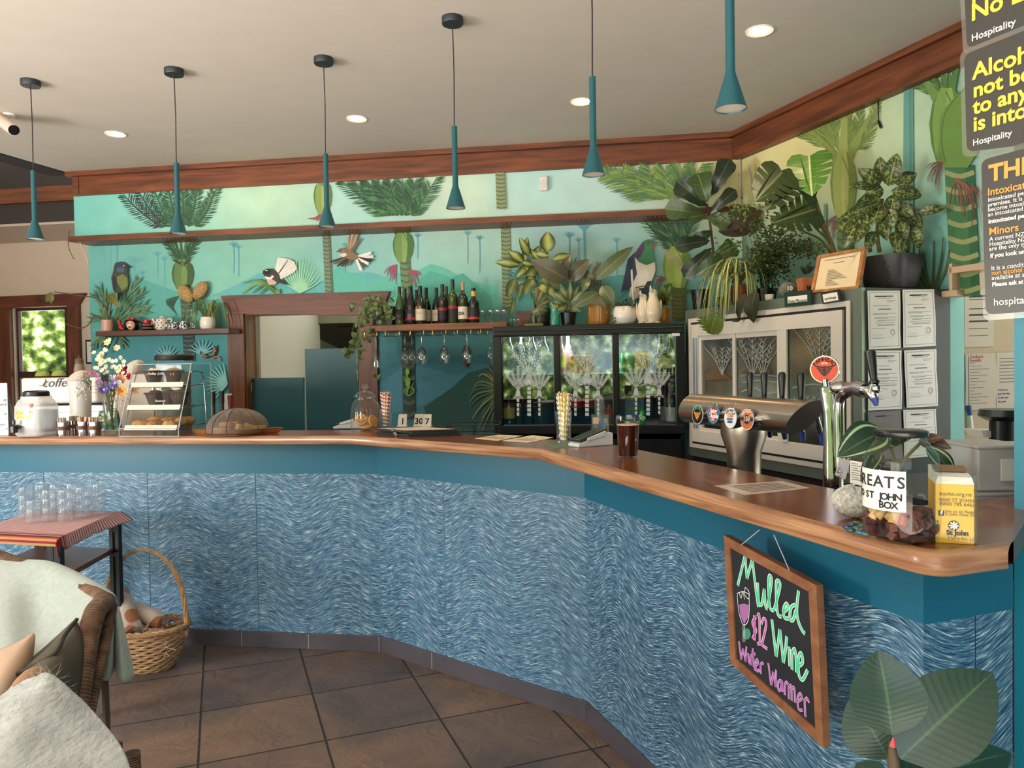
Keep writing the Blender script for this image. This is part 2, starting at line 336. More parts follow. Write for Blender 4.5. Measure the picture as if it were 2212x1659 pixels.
b.box(CORN(170,400)+nB*.003+V((0,0,.0)),(.004,.012,.14),radians(AB))
o=struct(b.obj('trim_1',CORW,sm=0,bev=.003));local(o,cl,AB)
r0=V((cr.x,cr.y,0));ce=r0+dv(AR)*4.2
b=B();trimrun(b,r0,ce,nR,zc,CEIL,-.08,.0);trimrun(b,r0-dv(AR)*.02,ce,nR,CEIL-.035,CEIL,-.02,.03);o=struct(b.obj('trim_2',CORW,sm=0,bev=.003));local(o,r0,AR)
ll=LEDGE(147.5,492);lr=LEDGE(1597,421)
b=B();q=[ll,lr,lr-nB*.233,ll-nB*.233+ux*.04];q=[V((x.x,x.y,0))for x in q];b.hexa([x+V((0,0,zl))for x in q]+[x+V((0,0,zl+.042))for x in q])
o=b.obj('ledge',CORW,sm=0,bev=.003);local(o,ll,AB);tag(o,'long narrow dark wooden ledge running across the mural wall below the cornice','ledge')
b=B()
for i in range(150):b.box(V((ll.x,ll.y,zl-.002))+ux*(.2+i*.031)-nB*.045,(.006,.006,.004),radians(AB))
st=b.obj('light_strip',mat('led_strip','8a8070',.5));st.parent=o;st.matrix_parent_inverse=M.Translation(ll).inverted()if 0 else(M.Translation(ll)@M.Rotation(radians(AB),4,'Z')).inverted()
b=B();b.tube([BUR+V((0,0,zl+.03))+nB*.01-ux*.012,BUR+V((0,0,zc))+nB*.01-ux*.012],.009,6);struct(b.obj('trim_3',mat('white_bead','d9cfc4',.7,bump=.6,bs=90)))
# --- kitchen doorway casing
FRM=woodm('stained_casing','4a2416','7a4024',(9,9,.9),.45,sc=3);FRMH=woodm('stained_header','4a2216','743a24',(.9,9,9),.45,sc=3)
def pw(P,x,y,off=0):return P(x,y,off)
def slab(b,P,pts,off,th):
 """flat board traced on a wall plane, given its thickness"""
 f=[P(x,y,off)for x,y in pts];g=[q+P.n*th for q in f];n=len(f)
 b.add(f+g,[tuple(range(n)),tuple(range(2*n-1,n-1,-1))]+[(i,n+i,n+(i+1)%n,(i+1)%n)for i in range(n)])
b=B();slab(b,BACK,[(476,639),(842,629),(820,690-8),(493,678)][::-1],.03,.028);header=b.obj('trim_4',FRMH,sm=0,bev=.002);struct(header);local(header,BACK(476,639),AB)
jb=BACK(510,800);z1=BACK(510,677).z
b=B();a0,a1=BACK(493.5,677),BACK(528,677);trimrun(b,a0,a1,nB,0,z1,0,.025);a0,a1=BACK(776,690),BACK(815.5,690);trimrun(b,a0,a1,nB,0,BACK(800,683).z,0,.025)
struct(b.obj('trim_5',FRM,sm=0,bev=.002))
b=B();trimrun(b,D0,D0+ux*.012,nB,0,DT,-.16,0);trimrun(b,D1-ux*.012,D1,nB,0,DT,-.16,0);trimrun(b,D0,D1,nB,DT-.012,DT,-.16,0);struct(b.obj('trim_6',woodm('reveal_timber','5a3a1c','8a5c2c',(8,8,.8),.5),sm=0))
# --- kitchen beyond the doorway
KW=VP(AB,7.7);GREYW=mat('kitchen_wall','968a7c',.7,var=.03)
b=B();a0,a1=KW(430,800),KW(1000,800);trimrun(b,a0,a1,nB,0,3,-.1,0);struct(b.obj('wall_kitchen',GREYW,sm=0))
b=B();kx=KW(617,700);trimrun(b,KW(540,700),KW(617,700),nB,0,3,0,.35);struct(b.obj('wall_kitchen_return',mat('kitchen_partition','9c9080',.7),sm=0))
b=B();q=V((D0.x,D0.y,0));trimrun(b,q-nB*.16+ux*.035,q-nB*.16+ux*.05,nB,0,2.2,-1.2,0);struct(b.obj('wall_kitchen_side',mat('kitchen_side','d9cbb6',.7),sm=0))
KH=VP(AB,6.9);ho=T('extractor_hood','stainless steel extractor hood in the kitchen behind the teal swing doors','hood',(0,0,0))
b=B();slab(b,KH,[(620,640),(960,636),(960,694),(620,700)][::-1],0,.9);b.obj('canopy',mat('hood_steel','a89a80',.45,.15,var=.06),ho,sm=0)
b=B();h0=KH(622,700);h1=KH(960,694);lo=[h0-nB*.75+V((0,0,-.32))+ux*.42,h1-nB*.75+V((0,0,-.32))]
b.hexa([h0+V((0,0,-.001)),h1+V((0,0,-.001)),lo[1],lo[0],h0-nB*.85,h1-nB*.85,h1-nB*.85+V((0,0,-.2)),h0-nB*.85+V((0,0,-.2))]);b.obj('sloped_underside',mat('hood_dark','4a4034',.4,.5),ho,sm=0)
b=B();s0=h0.lerp(h1,.27);u1=lo[0].lerp(lo[1],.22)
for i in range(3):
 f=lambda s,t:(s0+ux*(.02+.3*i)).lerp(u1+ux*(.02+.3*i),.08+.6*t)+ux*(.28*s)+V((0,0,-.012))
 b.add([f(0,0),f(1,0),f(1,1),f(0,1)],[(0,1,2,3),(3,2,1,0)])
b.obj('mesh_filter',mat('hood_filter','6a5a46',.5,.6,bump=1,bs=300),ho,sm=0)
for i in range(8):
 b=B();b.box((0,0,0),(.11+.012*sin(i*2.3),.2,.012));o=b.obj('wooden_board',mat('raw_pine','b98d5c',.6,var=.12),loc=VP(AB,6.4)(563,815-i*4.1)+ux*(.006*sin(i*1.7)),rz=radians(AB),sm=0)
 tag(o,['lowest wooden board of the small stack behind the left swing door','second lowest wooden board of the stack behind the left swing door','third wooden board from the bottom of the stack in the kitchen','fourth wooden board from the bottom of the stack in the kitchen','fifth wooden board from the bottom of the stack in the kitchen','third wooden board from the top of the kitchen stack','second wooden board from the top of the kitchen stack','topmost wooden board of the stack behind the swing door'][i],'board','boards stacked in the kitchen')
q=VP(AB,6.4)(563,822);b=B();b.box((0,0,q.z/2),(.3,.4,q.z-.008));tag(b.obj('kitchen_cabinet',GREYW,loc=(q.x-.03,q.y,-.004),rz=radians(AB),sm=0),'grey kitchen cabinet under the wooden board stack','cabinet')
SW=VP(AB,5.66);SWT=mat('swing_door_teal','17535f',.45,var=.05,vs=2)
for nm,x0,x1,y0,lab,hx,hy in(('swing_door',546,655,817,'lower left leaf of the teal swing doors in the kitchen doorway',543,(838,874)),('swing_door',658,774,754,'taller right leaf of the teal swing doors in the kitchen doorway',771,(776,810))):
 d_=T(nm,lab,'door',SW((x0+x1)/2,990)*1.0);d_.location.z=0;d_['kind']='structure';b=B()
 a0,a1=SW(x0,y0),SW(x1,y0);z0=.15;trimrun(b,a0-V((*d_.location.xy,0)),a1-V((*d_.location.xy,0)),nB,z0,a0.z,-.035,0);b.obj('door_leaf',SWT,d_,sm=0,bev=.003)
 for y in hy:
  b=B();b.tube([SW(hx,y-11,.01)-V((*d_.location.xy,0)),SW(hx,y+11,.01)-V((*d_.location.xy,0))],.008,8);b.obj('hinge',CHROME,d_)
  # --- far left: cream wall with the garden window, dark roof space with a brown beam
WW=VP(AB,6.75);DK=VP(AB,5.98);CR2=mat('cream_wall_left','d8c6b4',.85,var=.02)
wx=[WW(x,700)for x in(-330,30,150,300)];wz=[0,WW(90,925).z*0+.86,WW(90,664).z,DK(60,487).z+.02]
b=B()
trimrun(b,wx[0],wx[1],nB,0,wz[3],-.1,0);trimrun(b,wx[2],wx[3],nB,0,wz[3],-.1,0);trimrun(b,wx[1],wx[2],nB,0,wz[1],-.1,0);trimrun(b,wx[1],wx[2],nB,wz[2],wz[3],-.1,0)
struct(b.obj('wall_left',CR2,sm=0))
b=B();k0,k1=DK(-300,480),DK(182,480);trimrun(b,k0,k1,nB,wz[3]-.02,wz[3],-.8,0);struct(b.obj('trim_7',mat('soffit','c6b6a6',.85),sm=0))
ROOFD=mat('dark_roof_space','3a3230',.8);zb0,zb1=DK(60,440).z,DK(60,408).z
b=B();trimrun(b,k0,k1,nB,wz[3],4.2,-.06,0);struct(b.obj('wall_roof_space',ROOFD,sm=0))
b=B();trimrun(b,k0,k1,nB,zb0,zb1,0,.05);o=struct(b.obj('trim_8',CORW,sm=0));local(o,k0,AB)
b=B();q0=atz(150,378,CEIL+.01);pts=[q0,q0+cd*9];off=V((-.16,.02,0));b.hexa([pts[0],pts[1],pts[1]+off,pts[0]+off]+[x+V((0,0,.9))for x in(pts[0],pts[1],pts[1]+off,pts[0]+off)]);struct(b.obj('ceiling_edge',mat('roof_edge','2c2a2c',.8),sm=0))
b=B();b.box((-6,3.5,4.2),(7,8,.06));struct(b.obj('ceiling_roof_space',ROOFD,sm=0))
# window: casing, sash, pane
WFR=woodm('window_timber','4c261b','7c4028',(8,8,.9),.5,sc=3)
win=T('window_1','timber framed window onto the garden at the far left','window',WW(90,940));win.location.z=0;struct(win);wl=win.location
b=B();slab(b,WW,[(-60,643),(182,633),(166,660),(-60,668)][::-1],.05,.05);b.v=[tuple(V(q)-wl)for q in b.v];b.obj('window_head',woodm('window_head_timber','4c261b','7c4028',(.9,8,8),.5,sc=3),win,sm=0,bev=.003)
def strip(b,P,x0,x1,y0,y1,off,th):
 a,c=P(x0,y0,off),P(x1,y0,off);zt,zb=P((x0+x1)/2,y0).z,P((x0+x1)/2,y1).z;trimrun(b,a-wl,c-wl,nB,zb,zt,-th,0)
b=B();strip(b,WW,144,168,660,960,.045,.05);strip(b,WW,-30,19,664,960,.045,.05);b.obj('window_frame',WFR,win,sm=0,bev=.003)
b=B();strip(b,WW,19,27,668,960,.0,.06);b.obj('window_reveal',mat('olive_reveal','7c6a34',.6),win,sm=0)
b=B();strip(b,WW,27,38,664,960,-.03,.04);strip(b,WW,139,146,664,960,-.03,.04);strip(b,WW,27,146,660,670,-.03,.04);strip(b,WW,27,146,802,816,-.03,.04);b.obj('sash',mat('dark_sash','40211c',.5),win,sm=0)
b=B();strip(b,WW,37,140,668,812,-.05,.006);b.obj('pane',PANE,win,sm=0)
# --- bar front
S_=.942;A1,A2,A3,A4=-8.5,-39.1,-70.3,19.9
V1,V2,V3=V((-.671,3.761,0)),V((.28,2.985,0)),V((.807,1.493,0));V0=V1-dv(A1)*3.0;V4=V3+dv(A4)*.246
PATH=[V0,V1,V2,V3,V4];ANG=[A1,A2,A3,A4]
def nrm(a):return dv(a-90)
def offp(o,path=PATH):
 out=[path[0]+nrm(A1)*o]
 for i in(1,2,3):
  a,c=ANG[i-1],ANG[i];m_=(nrm(a)+nrm(c)).normalized();out.append(path[i]+m_*o/cos(radians((c-a)/2)))
 return out+[path[4]+nrm(A4)*o]
ZT,ZB,ZW,ZC=.889,.0802,1.06,1.10
# wave-pattern laminate
m,t,p,N,L=nodes('wave_laminate',.34,.6)
tc=N('ShaderNodeTexCoord');sp=N('ShaderNodeSeparateXYZ');L(tc.outputs['UV'],sp.inputs[0])
def mth(op,a,b=None,c=None):
 q=N('ShaderNodeMath');q.operation=op
 for i,x in enumerate((a,b,c)):
  if x is None:continue
  if isinstance(x,(int,float)):q.inputs[i].default_value=x
  else:L(x,q.inputs[i])
 return q.outputs[0]
n0=N('ShaderNodeTexNoise');n0.inputs['Scale'].default_value=1.6;n0.inputs['Detail'].default_value=2;L(tc.outputs['UV'],n0.inputs[0])
ph=mth('MULTIPLY_ADD',n0.outputs[0],1.2,mth('MULTIPLY',sp.outputs[0],2*pi/.42));wv=mth('SINE',ph)
wv2=mth('SINE',mth('MULTIPLY_ADD',sp.outputs[1],2.2,mth('MULTIPLY',sp.outputs[0],2*pi/.83)))
y=mth('ADD',mth('MULTIPLY_ADD',wv,.034,sp.outputs[1]),mth('MULTIPLY',wv2,.014))
def streak(sxx,syy,det=4):
 cb=N('ShaderNodeCombineXYZ');L(mth('MULTIPLY',sp.outputs[0],sxx),cb.inputs[0]);L(mth('MULTIPLY',y,syy),cb.inputs[1])
 n=N('ShaderNodeTexNoise');n.inputs['Scale'].default_value=1;n.inputs['Detail'].default_value=det;n.inputs['Roughness'].default_value=.6;L(cb.outputs[0],n.inputs[0]);return n.outputs[0]
s1=streak(20,250,3);s2=streak(4,50,2);s3=streak(48,460,2)
f=mth('ADD',mth('MULTIPLY',s1,.62),mth('ADD',mth('MULTIPLY',s3,.25),mth('MULTIPLY',s2,.13)))
r=ramp(N,[(.37,'1b344c'),(.46,'3a6080'),(.52,'54809e'),(.57,'84a6ba'),(.64,'e4e6e2')]);L(f,r.inputs[0])
bn=streak(16,110,3);mr_=N('ShaderNodeMapRange');L(bn,mr_.inputs[0]);mr_.inputs[1].default_value=.66;mr_.inputs[2].default_value=.74
k=N('ShaderNodeMixRGB');L(mth('MULTIPLY',mr_.outputs[0],.75),k.inputs[0]);L(r.outputs[0],k.inputs[1]);k.inputs[2].default_value=(*lin('9a7f6c'),1)
L(k.outputs[0],p.inputs['Base Color']);b_=N('ShaderNodeBump');b_.inputs['Strength'].default_value=.25;b_.inputs['Distance'].default_value=.002;L(f,b_.inputs['Height']);L(b_.outputs[0],p.inputs['Normal'])
WAVE=m
bar=T('bar_counter','angled bar front of blue wave patterned panels with teal fascia and tiled kickboard','bar',V2)
def run(b,o0,o1,z0,z1,uvs=False):
 f0,f1=offp(o0),offp(o1);u0=0
 for i in range(4):
  a,c,d_,e_=f1[i]-V2,f1[i+1]-V2,f0[i+1]-V2,f0[i]-V2;Ln=(f1[i+1]-f1[i]).length
  vs=[q+V((0,0,z0))for q in(a,c,d_,e_)]+[q+V((0,0,z1))for q in(a,c,d_,e_)]
  uv=[(u0,z0),(u0+Ln,z0),(u0+Ln,z0),(u0,z0),(u0,z1),(u0+Ln,z1),(u0+Ln,z1),(u0,z1)]
  b.add(vs,[(3,2,1,0),(4,5,6,7),(0,1,5,4),(1,2,6,5),(2,3,7,6),(3,0,4,7)],uv);u0+=Ln
b=B();run(b,-.1,0,ZB-.02,ZT);b.obj('wave_panel',WAVE,bar,sm=0)
b=B();u0=0;f0=offp(.0006)
for i,js in enumerate(((.55,1.15,1.75,2.35),(.45,1.0),(.3,.9,1.25),(.14,))):
 for s_ in js:
  q=f0[i]+dv(ANG[i])*s_-V2
  b.box(q+V((0,0,(ZB+ZT)/2)),(.0016,.0014,ZT-ZB),radians(ANG[i]))
b.obj('panel_joint',mat('joint_line','2c4258',.6),bar,sm=0)
b=B();run(b,-.1,.0015,ZT,ZW,True);b.obj('fascia',mat('fascia_teal','196784',.38,var=.05,vs=2),bar,sm=0)
KT=mat('kick_tile','4a444c',.55,var=.18,vs=5,bump=.2,bs=14)
b=B();run(b,-.1,.01,0,ZB);b.obj('kickboard',KT,bar,sm=0,bev=.002)
b=B();f0=offp(.0103)
for i,js in enumerate(((.1,.56,1.02,1.46,1.86,2.26,2.62,2.99),(.36,.83,1.24),(.44,.9,1.36),(.02,))):
 for s_ in js:b.box(f0[i]+dv(ANG[i])*s_-V2+V((0,0,ZB/2)),(.004,.002,ZB-.002),radians(ANG[i]))
b.obj('grout_line',mat('grout','8e8a88',.8),bar,sm=0)
# worktop: thick varnished timber with worn rounded arris
TOPW=woodm('varnished_bar_top','552413','8e4a26',(1.2,14,6),.24,.12,sc=2.6,bump=.02,uv=True)
EDGEW=woodm('worn_bar_edge','7a4a30','b98a64',(1.2,30,40),.35,.2,sc=3,bump=.25,uv=True)
top=T('worktop','long angled varnished timber bar top with worn front edge','worktop',V2)
fo,bo=offp(.2175),offp(-.1);fo[4]=fo[3]+dv(A4)*.165;bo[4]=bo[3]+dv(A4)*(.165+.2175*tan(radians(45))-.0)
prof=[(0,ZW),(.003,ZW+.004),(.003,ZC-.012),(0,ZC-.006),(-.006,ZC-.001),(-.016,ZC)]
b=B()
def corner(o,i):
 return offp(.2175+o)[i]
def ring(o):
 q=offp(.2175+o);q[4]=q[3]+dv(A4)*(.165-o)
 r_=.05;c=q[3];a,e_=c-dv(A3)*r_,c+dv(A4)*r_;arc=[a*(1-s)**2+c*2*s*(1-s)+e_*s*s for s in[j/6 for j in range(7)]]
 return q[:3]+arc+[q[4]]
R=[[x-V2+V((0,0,z))for x in ring(o)]for o,z in prof];n=len(R[0]);us=[0]
for j in range(1,n):us.append(us[-1]+(R[0][j]-R[0][j-1]).length)
b.add([q for rr in R for q in rr],[(i*n+j,i*n+j+1,(i+1)*n+j+1,(i+1)*n+j)for i in range(len(R)-1)for j in range(n-1)],[(us[j],z*1.)for o,z in prof for j in range(n)])
b.obj('front_edge',EDGEW,top,sm=50)
b=B();q=[x-V2 for x in ring(-.016)];bk=[x-V2 for x in bo]
poly_=q+bk[::-1]
def uvt(x,y_):
 P_=V((x,y_,0))+V2;i=0 if(P_-V1).dot(dv(A1)+dv(A2))<0 else(1 if(P_-V2).dot(dv(A2)+dv(A3))<0 else 2);return(P_.dot(dv(ANG[i]))+i*7.3,P_.dot(nrm(ANG[i])))
vs=[V((x.x,x.y,ZC))for x in poly_];low=[V((x.x,x.y,ZW))for x in[y_-V2 for y_ in ring(0)]+bk[::-1]]
for i,(lo_,hi)in enumerate(((0,1),(1,2),(2,3))):
 if i<2:seg=[q[i],q[i+1],bk[i+1],bk[i]]
 else:seg=q[2:]+[bk[4],bk[3],bk[2]]
 uvv=[(((x+V2).dot(dv(ANG[i])))+i*7.3,(x+V2).dot(nrm(ANG[i])))for x in seg]
 b.add([V((x.x,x.y,ZC))for x in seg],[tuple(range(len(seg)))],uvv)
 b.add([V((x.x,x.y,ZW))for x in seg],[tuple(range(len(seg)-1,-1,-1))],uvv)
bb=len(bk)
for i in range(bb-1):b.add([bk[i]+V((0,0,ZW)),bk[i+1]+V((0,0,ZW)),bk[i+1]+V((0,0,ZC)),bk[i]+V((0,0,ZC))],[(0,3,2,1)])
b.add([q[-1]+V((0,0,ZW)),bk[-1]+V((0,0,ZW)),bk[-1]+V((0,0,ZC)),q[-1]+V((0,0,ZC))],[(0,1,2,3)])
b.obj('timber_slab',TOPW,top,sm=0)
# lower service bench behind the bar
b=B();f1,f2=offp(-.103),offp(-.62)
for i in range(3):q=[f1[i],f1[i+1],f2[i+1],f2[i]];b.hexa([x+V((0,0,.86))for x in q]+[x+V((0,0,.9))for x in q])
o=b.obj('service_bench',mat('bench_dark','20242c',.5),sm=0);tag(o,'low dark service bench behind the angled bar','bench')
for i,s_ in((0,.1),(0,1.4),(1,.3),(2,.2),(2,1.3)):
 q=f2[i].lerp(f1[i],.3)+dv(ANG[i])*s_;b=B();b.box((q.x,q.y,.43),(.05,.05,.86),radians(ANG[i]));b.obj('leg',BLACK,o,sm=0)
 # --- teal post at right
m_=mat('post_teal','14788f',.4,var=.04,vs=2);pa=-62;q=V((V4.x,V4.y,0))+V((.004,0,0));e1=dv(pa);e2=dv(pa+90)
b=B();qq=[q,q+e1*3.3,q+e1*3.3+e2*.12,q+e2*.12];b.hexa(qq+[x+V((0,0,CEIL))for x in qq]);struct(b.obj('wall_post',m_,sm=0))
b=B();b.box((3.2,-.9,1.5),(.1,4.4,3));struct(b.obj('wall_side',CREAM,sm=0))
b=B();b.box((-5.25,5.2,1.5),(.1,4.9,3));struct(b.obj('light_block_left',CREAM,sm=0));b=B();b.box((2.1,-1.7,1.5),(2.3,.1,3));struct(b.obj('light_block_front',CREAM,sm=0))  # far-left and front walls are unseen, added to block daylight
# ================================================================= painted motifs of the mural (flat paint on the walls)
class Paint:
 def __init__(s,P):s.P=P;s.b=B();s.o=.0006
 def poly(s,pts,c):
  s.b.cur=lin(c);s.b.poly([s.P(x,y,s.o)for x,y in pts]);s.o+=.00003
 def stroke(s,pts,w0,w1,c,k=5):
  q=smooth(pts,k);n=len(q);s.b.cur=lin(c);vs=[]
  for i,p in enumerate(q):
   t=(q[min(i+1,n-1)]-q[max(i-1,0)]).normalized();w=(w0+(w1-w0)*i/(n-1))/2
   vs+=[s.P(p.x-t.y*w,p.y+t.x*w,s.o),s.P(p.x+t.y*w,p.y-t.x*w,s.o)]
  s.b.add(vs,[(2*i,2*i+1,2*i+3,2*i+2)for i in range(n-1)]);s.o+=.00003
 def frond(s,pts,n,ll,c,cr=None,ang=38,droop=0,w=4,rw=4,sides=(1,-1),t0=.06,ymin=-99):
  q=smooth(pts,12);m=len(q)-1;cs=c if isinstance(c,list)else[c]
  for i in range(n):
   t=t0+(1-t0)*i/n;a=q[int(t*m)];d=(q[min(int(t*m)+1,m)]-q[max(int(t*m)-1,0)]).normalized()
   L_=ll*(.55+.6*sin(pi*min(1,t*.8+.15)))*rnd.uniform(.9,1.1)
   for sd in sides:
    an=radians(ang+rnd.uniform(-5,5))*sd;e=V((d.x*cos(an)-d.y*sin(an),d.x*sin(an)+d.y*cos(an),0))
    mid=a+e*L_*.55;tip=a+e*L_+V((0,droop*L_,0));nn=V((-e.y,e.x,0))*w/2
    tri=[a+nn*.5,mid+nn,tip,mid-nn,a-nn*.5]
    if min(p.y for p in tri)<ymin:continue
    s.poly([(p.x,p.y)for p in tri],rnd.choice(cs))
  s.stroke(pts,rw,rw*.4,cr or cs[0])
 def trunk(s,x0,y0,x1,y1,w,c,ring,n,dk=None):
  s.poly([(x0-w/2,y0),(x0+w/2,y0),(x1+w/2,y1),(x1-w/2,y1)],c)
  if dk:s.poly([(x0+w*.2,y0),(x0+w/2,y0),(x1+w/2,y1),(x1+w*.2,y1)],dk)
  for i in range(n):
   t=(i+.5)/n;x,y=x0+(x1-x0)*t,y0+(y1-y0)*t;h=abs(y1-y0)/n*.3
   s.stroke([(x-w*.5,y-h*.2),(x,y+h*.7),(x+w*.5,y-h*.2)],h,h,ring,3)
 def bulb(s,cx,y0,y1,w,c,c2,c3):
  def sh(k,dx=0):return[(cx+dx+w*k*a,y0+(y1-y0)*t)for a,t in((-.16,0),(-.42,.2),(-.5,.45),(-.44,.72),(-.26,1),(.26,1),(.44,.72),(.5,.45),(.42,.2),(.16,0))]
  s.poly(sh(1),c);s.poly(sh(.62,-w*.1),c2);s.poly(sh(.28,w*.06),c3)
  s.stroke([(cx-w*.05,y0+(y1-y0)*.05),(cx+w*.2,y0+(y1-y0)*.35),(cx+w*.24,y0+(y1-y0)*.8)],w*.05,w*.02,c)
 def infl(s,x,y,dx,dy,n,c,L_=30):
  for i in range(n):
   a=atan2(dy,dx)+radians(rnd.uniform(-38,38));l=L_*rnd.uniform(.6,1.1)
   s.stroke([(x,y),(x+cos(a)*l*.5,y+sin(a)*l*.45),(x+cos(a)*l*.8,y+sin(a)*l+l*.15)],2.6,1,c,4)
 def far(s,x,y,y1,k,c):
  s.stroke([(x,y),(x+k*.1,(y+y1)/2),(x,y1)],k*.28,k*.22,c,2)
  for a in(-70,-40,-15,15,45,70):s.stroke([(x,y+k*.3),(x+sin(radians(a))*k*.7,y-k*cos(radians(a))*.6),(x+sin(radians(a))*k*1.3,y-k*cos(radians(a))*.9)],k*.3,k*.05,c,3)
 def ell(s,cx,cy,rx,ry,c,rot=0,n=20):
  a=radians(rot);s.poly([(cx+rx*cos(t)*cos(a)-ry*sin(t)*sin(a),cy+rx*cos(t)*sin(a)+ry*sin(t)*cos(a))for t in[2*pi*i/n for i in range(n)]],c)
 def done(s,parent,name):return s.b.obj(name,mat('mural_motif_paint',attr=True,sat=.92,rough=.75,var=.05,vs=30),parent,sm=0)
lo=Paint(BACK);hi=Paint(BULK);ri=Paint(RIGHT)
GR=['2f5a3c','3f6d45','254a35'];GY=['6f8f3f','8aa64c','557a3c','4b7a5a'];DKG=['2c3d38','3a4a44','22342e']
# distant hills and far palms
lo.poly([(195,660),(240,625),(300,600),(350,620),(420,640),(480,655),(480,720),(200,720)],'4fa79f')
lo.poly([(455,640),(510,615),(560,590),(600,600),(640,622),(690,610),(740,590),(800,588),(840,600),(840,640),(455,640)],'5db6bb')
lo.poly([(700,610),(730,575),(760,590),(800,610),(840,600),(860,588),(880,596),(930,570),(960,578),(1010,605),(1075,620),(1075,690),(846,690),(846,627),(700,631)],'58bfae')
lo.poly([(860,640),(930,585),(975,600),(1000,590),(1060,640),(1075,700),(860,700)],'49ae9e')
lo.poly([(815,800),(880,772),(1000,770),(1070,760),(1070,925),(815,925)],'357d8f');lo.poly([(820,830),(860,800),(868,790),(905,790),(990,812),(1010,805),(960,850),(900,880),(815,900)],'3f88a0')
lo.poly([(930,925),(915,880),(980,835),(1012,805),(1070,790),(1070,925)],'2a5a58');lo.poly([(1090,640),(1130,610),(1200,630),(1280,600),(1380,590),(1430,620),(1430,700),(1090,700)],'4f9f9c')
for a in((238,515,600,12),(252,520,575,14),(290,566,660,18),(308,590,660,8),(355,560,640,9),(340,550,600,9),(505,530,590,10),(515,535,598,8),(1010,505,570,9),(1036,515,590,9),(902,510,560,9),(1230,510,640,12),(1250,520,660,8),(1262,490,640,22),(1332,520,600,9),(745,530,590,7)):
 lo.far(a[0],a[1],a[2],a[3],rnd.choice(['5aa7b8','62b0b4','4fa0b0']))
 # palm beside the window
for t in((266,417),(300,412),(335,412),(365,410),(395,409),(425,407),(466,405)):
 x=t[0];bx=395+(x-395)*.38
 hi.frond([(bx,489),((bx+x)/2+(x-395)*.04,455),(x,t[1]+3)],24,22,DKG if x<330 else GR,ang=55,w=2.6,rw=4,t0=.0,ymin=405-(x-395)*.05)
for x in(345,358,372,388,404,418,430,438):
 lo.stroke([(395+(x-395)*.1,572),(395+(x-395)*.55,535),(x,503)],7,3,rnd.choice(GR+['5d7a48']))
for x in(350,430):lo.frond([(395,570),((395+x)/2,540),(x,503)],16,20,GR,ang=42,w=2.4)
lo.bulb(395,560,626,49,'3f5d35','5d8046','6d9350');lo.poly([(369,558),(390,566),(396,575),(378,566)],'3a4a2c');lo.poly([(412,558),(398,566),(396,576),(406,568)],'3a4a2c')
lo.trunk(400,626,405,700,24,'3f5a50','5d746a',6);lo.trunk(405,700,410,780,25,'3c4f4e','5f7370',8)
for a in range(8):lo.stroke([(385,640),(370+a*2-10,648+a*2),(362+a*3,660+a*3)],2,1,'34554a')
for a in range(6):lo.stroke([(412,640),(424,646+a),(440-a*4,655+a*4)],2,1,'34554a')
# thin palm
hi.bulb(697,388,462,40,'5f7a3c','86a24a','9db456');hi.stroke([(690,388),(686,396)],16,30,'6a8a5a')
for a in range(8):hi.stroke([(690,463),(680+a*2,470),(664+a*4,472+a)],2.4,1.2,'9a4a54')
lo.trunk(704,492,711,632,17,'7d9078','5e6c50',16,'6a7a58')
lo.infl(692,490,-.6,.5,9,'8a4a66',20)
# middle palm with red flowers
for x,y in((737,388),(760,386),(790,385),(815,384),(840,384),(870,383),(900,382),(944,380)):
 bx=866+(x-866)*.3;hi.frond([(bx,466),((bx+x)/2,428),(x,y+3)],24,26,GR+['4f8a4f'],ang=48,w=3,rw=3.4,t0=0,ymin=381)
for x in(826,842,856,870,884,898):lo.stroke([(868+(x-868)*.15,510),(868+(x-868)*.6,492),(x,478)],7,3,rnd.choice(GR))
lo.trunk(874,560,880,640,23,'6f8a62','4e6a48',6,'5c7a54');lo.bulb(871,497,566,46,'4f7a3f','779a50','8aae5c')
lo.infl(856,572,-.6,.9,16,'a04a66',34);lo.infl(884,584,.8,.6,16,'a04a66',34)
lo.trunk(880,640,883,700,25,'4f6f58','3c5a48',4);lo.trunk(881,700,884,905,27,'33453e','4d6054',8,'2a3a36')
# ringed trunk
hi.trunk(1080,373,1083,452,20,'8c9a70','5f6f4a',9);lo.trunk(1091,471,1096,668,20,'8f9c72','5f6f4a',22)
# palm behind the pigeon and its crown above the ledge
for x,y in((1306,372),(1330,358),(1365,354),(1400,352),(1440,350),(1480,348),(1520,347),(1570,345)):
 bx=1450+(x-1450)*.4;hi.frond([(bx,431),((bx+x)/2-6,395),(x,y+4)],22,34,GY,ang=50,w=3.6,rw=3.6,t0=0,ymin=346)
for x in(1380,1398,1416,1434,1452,1470,1490,1506):lo.frond([(1462+(x-1462)*.15,540),(1462+(x-1462)*.6,500),(x,462)],12,22,GR+['6a8a4a'],ang=36,w=3.2,rw=6)
lo.trunk(1464,600,1468,690,32,'6a7046','545a36',10,'5a603c');lo.bulb(1462,532,622,62,'6f8f3c','93ac4c','a4ba58');lo.poly([(1430,535),(1450,548),(1470,560),(1486,590),(1462,566),(1440,556)],'a9a07a')
for a in range(18):lo.stroke([(1450,612),(1440+a*2.2-20,622),(1425+a*5,636-abs(a-9))],3,1,'55702f')
lo.infl(1436,600,-.9,.3,12,'7a4a48',30)
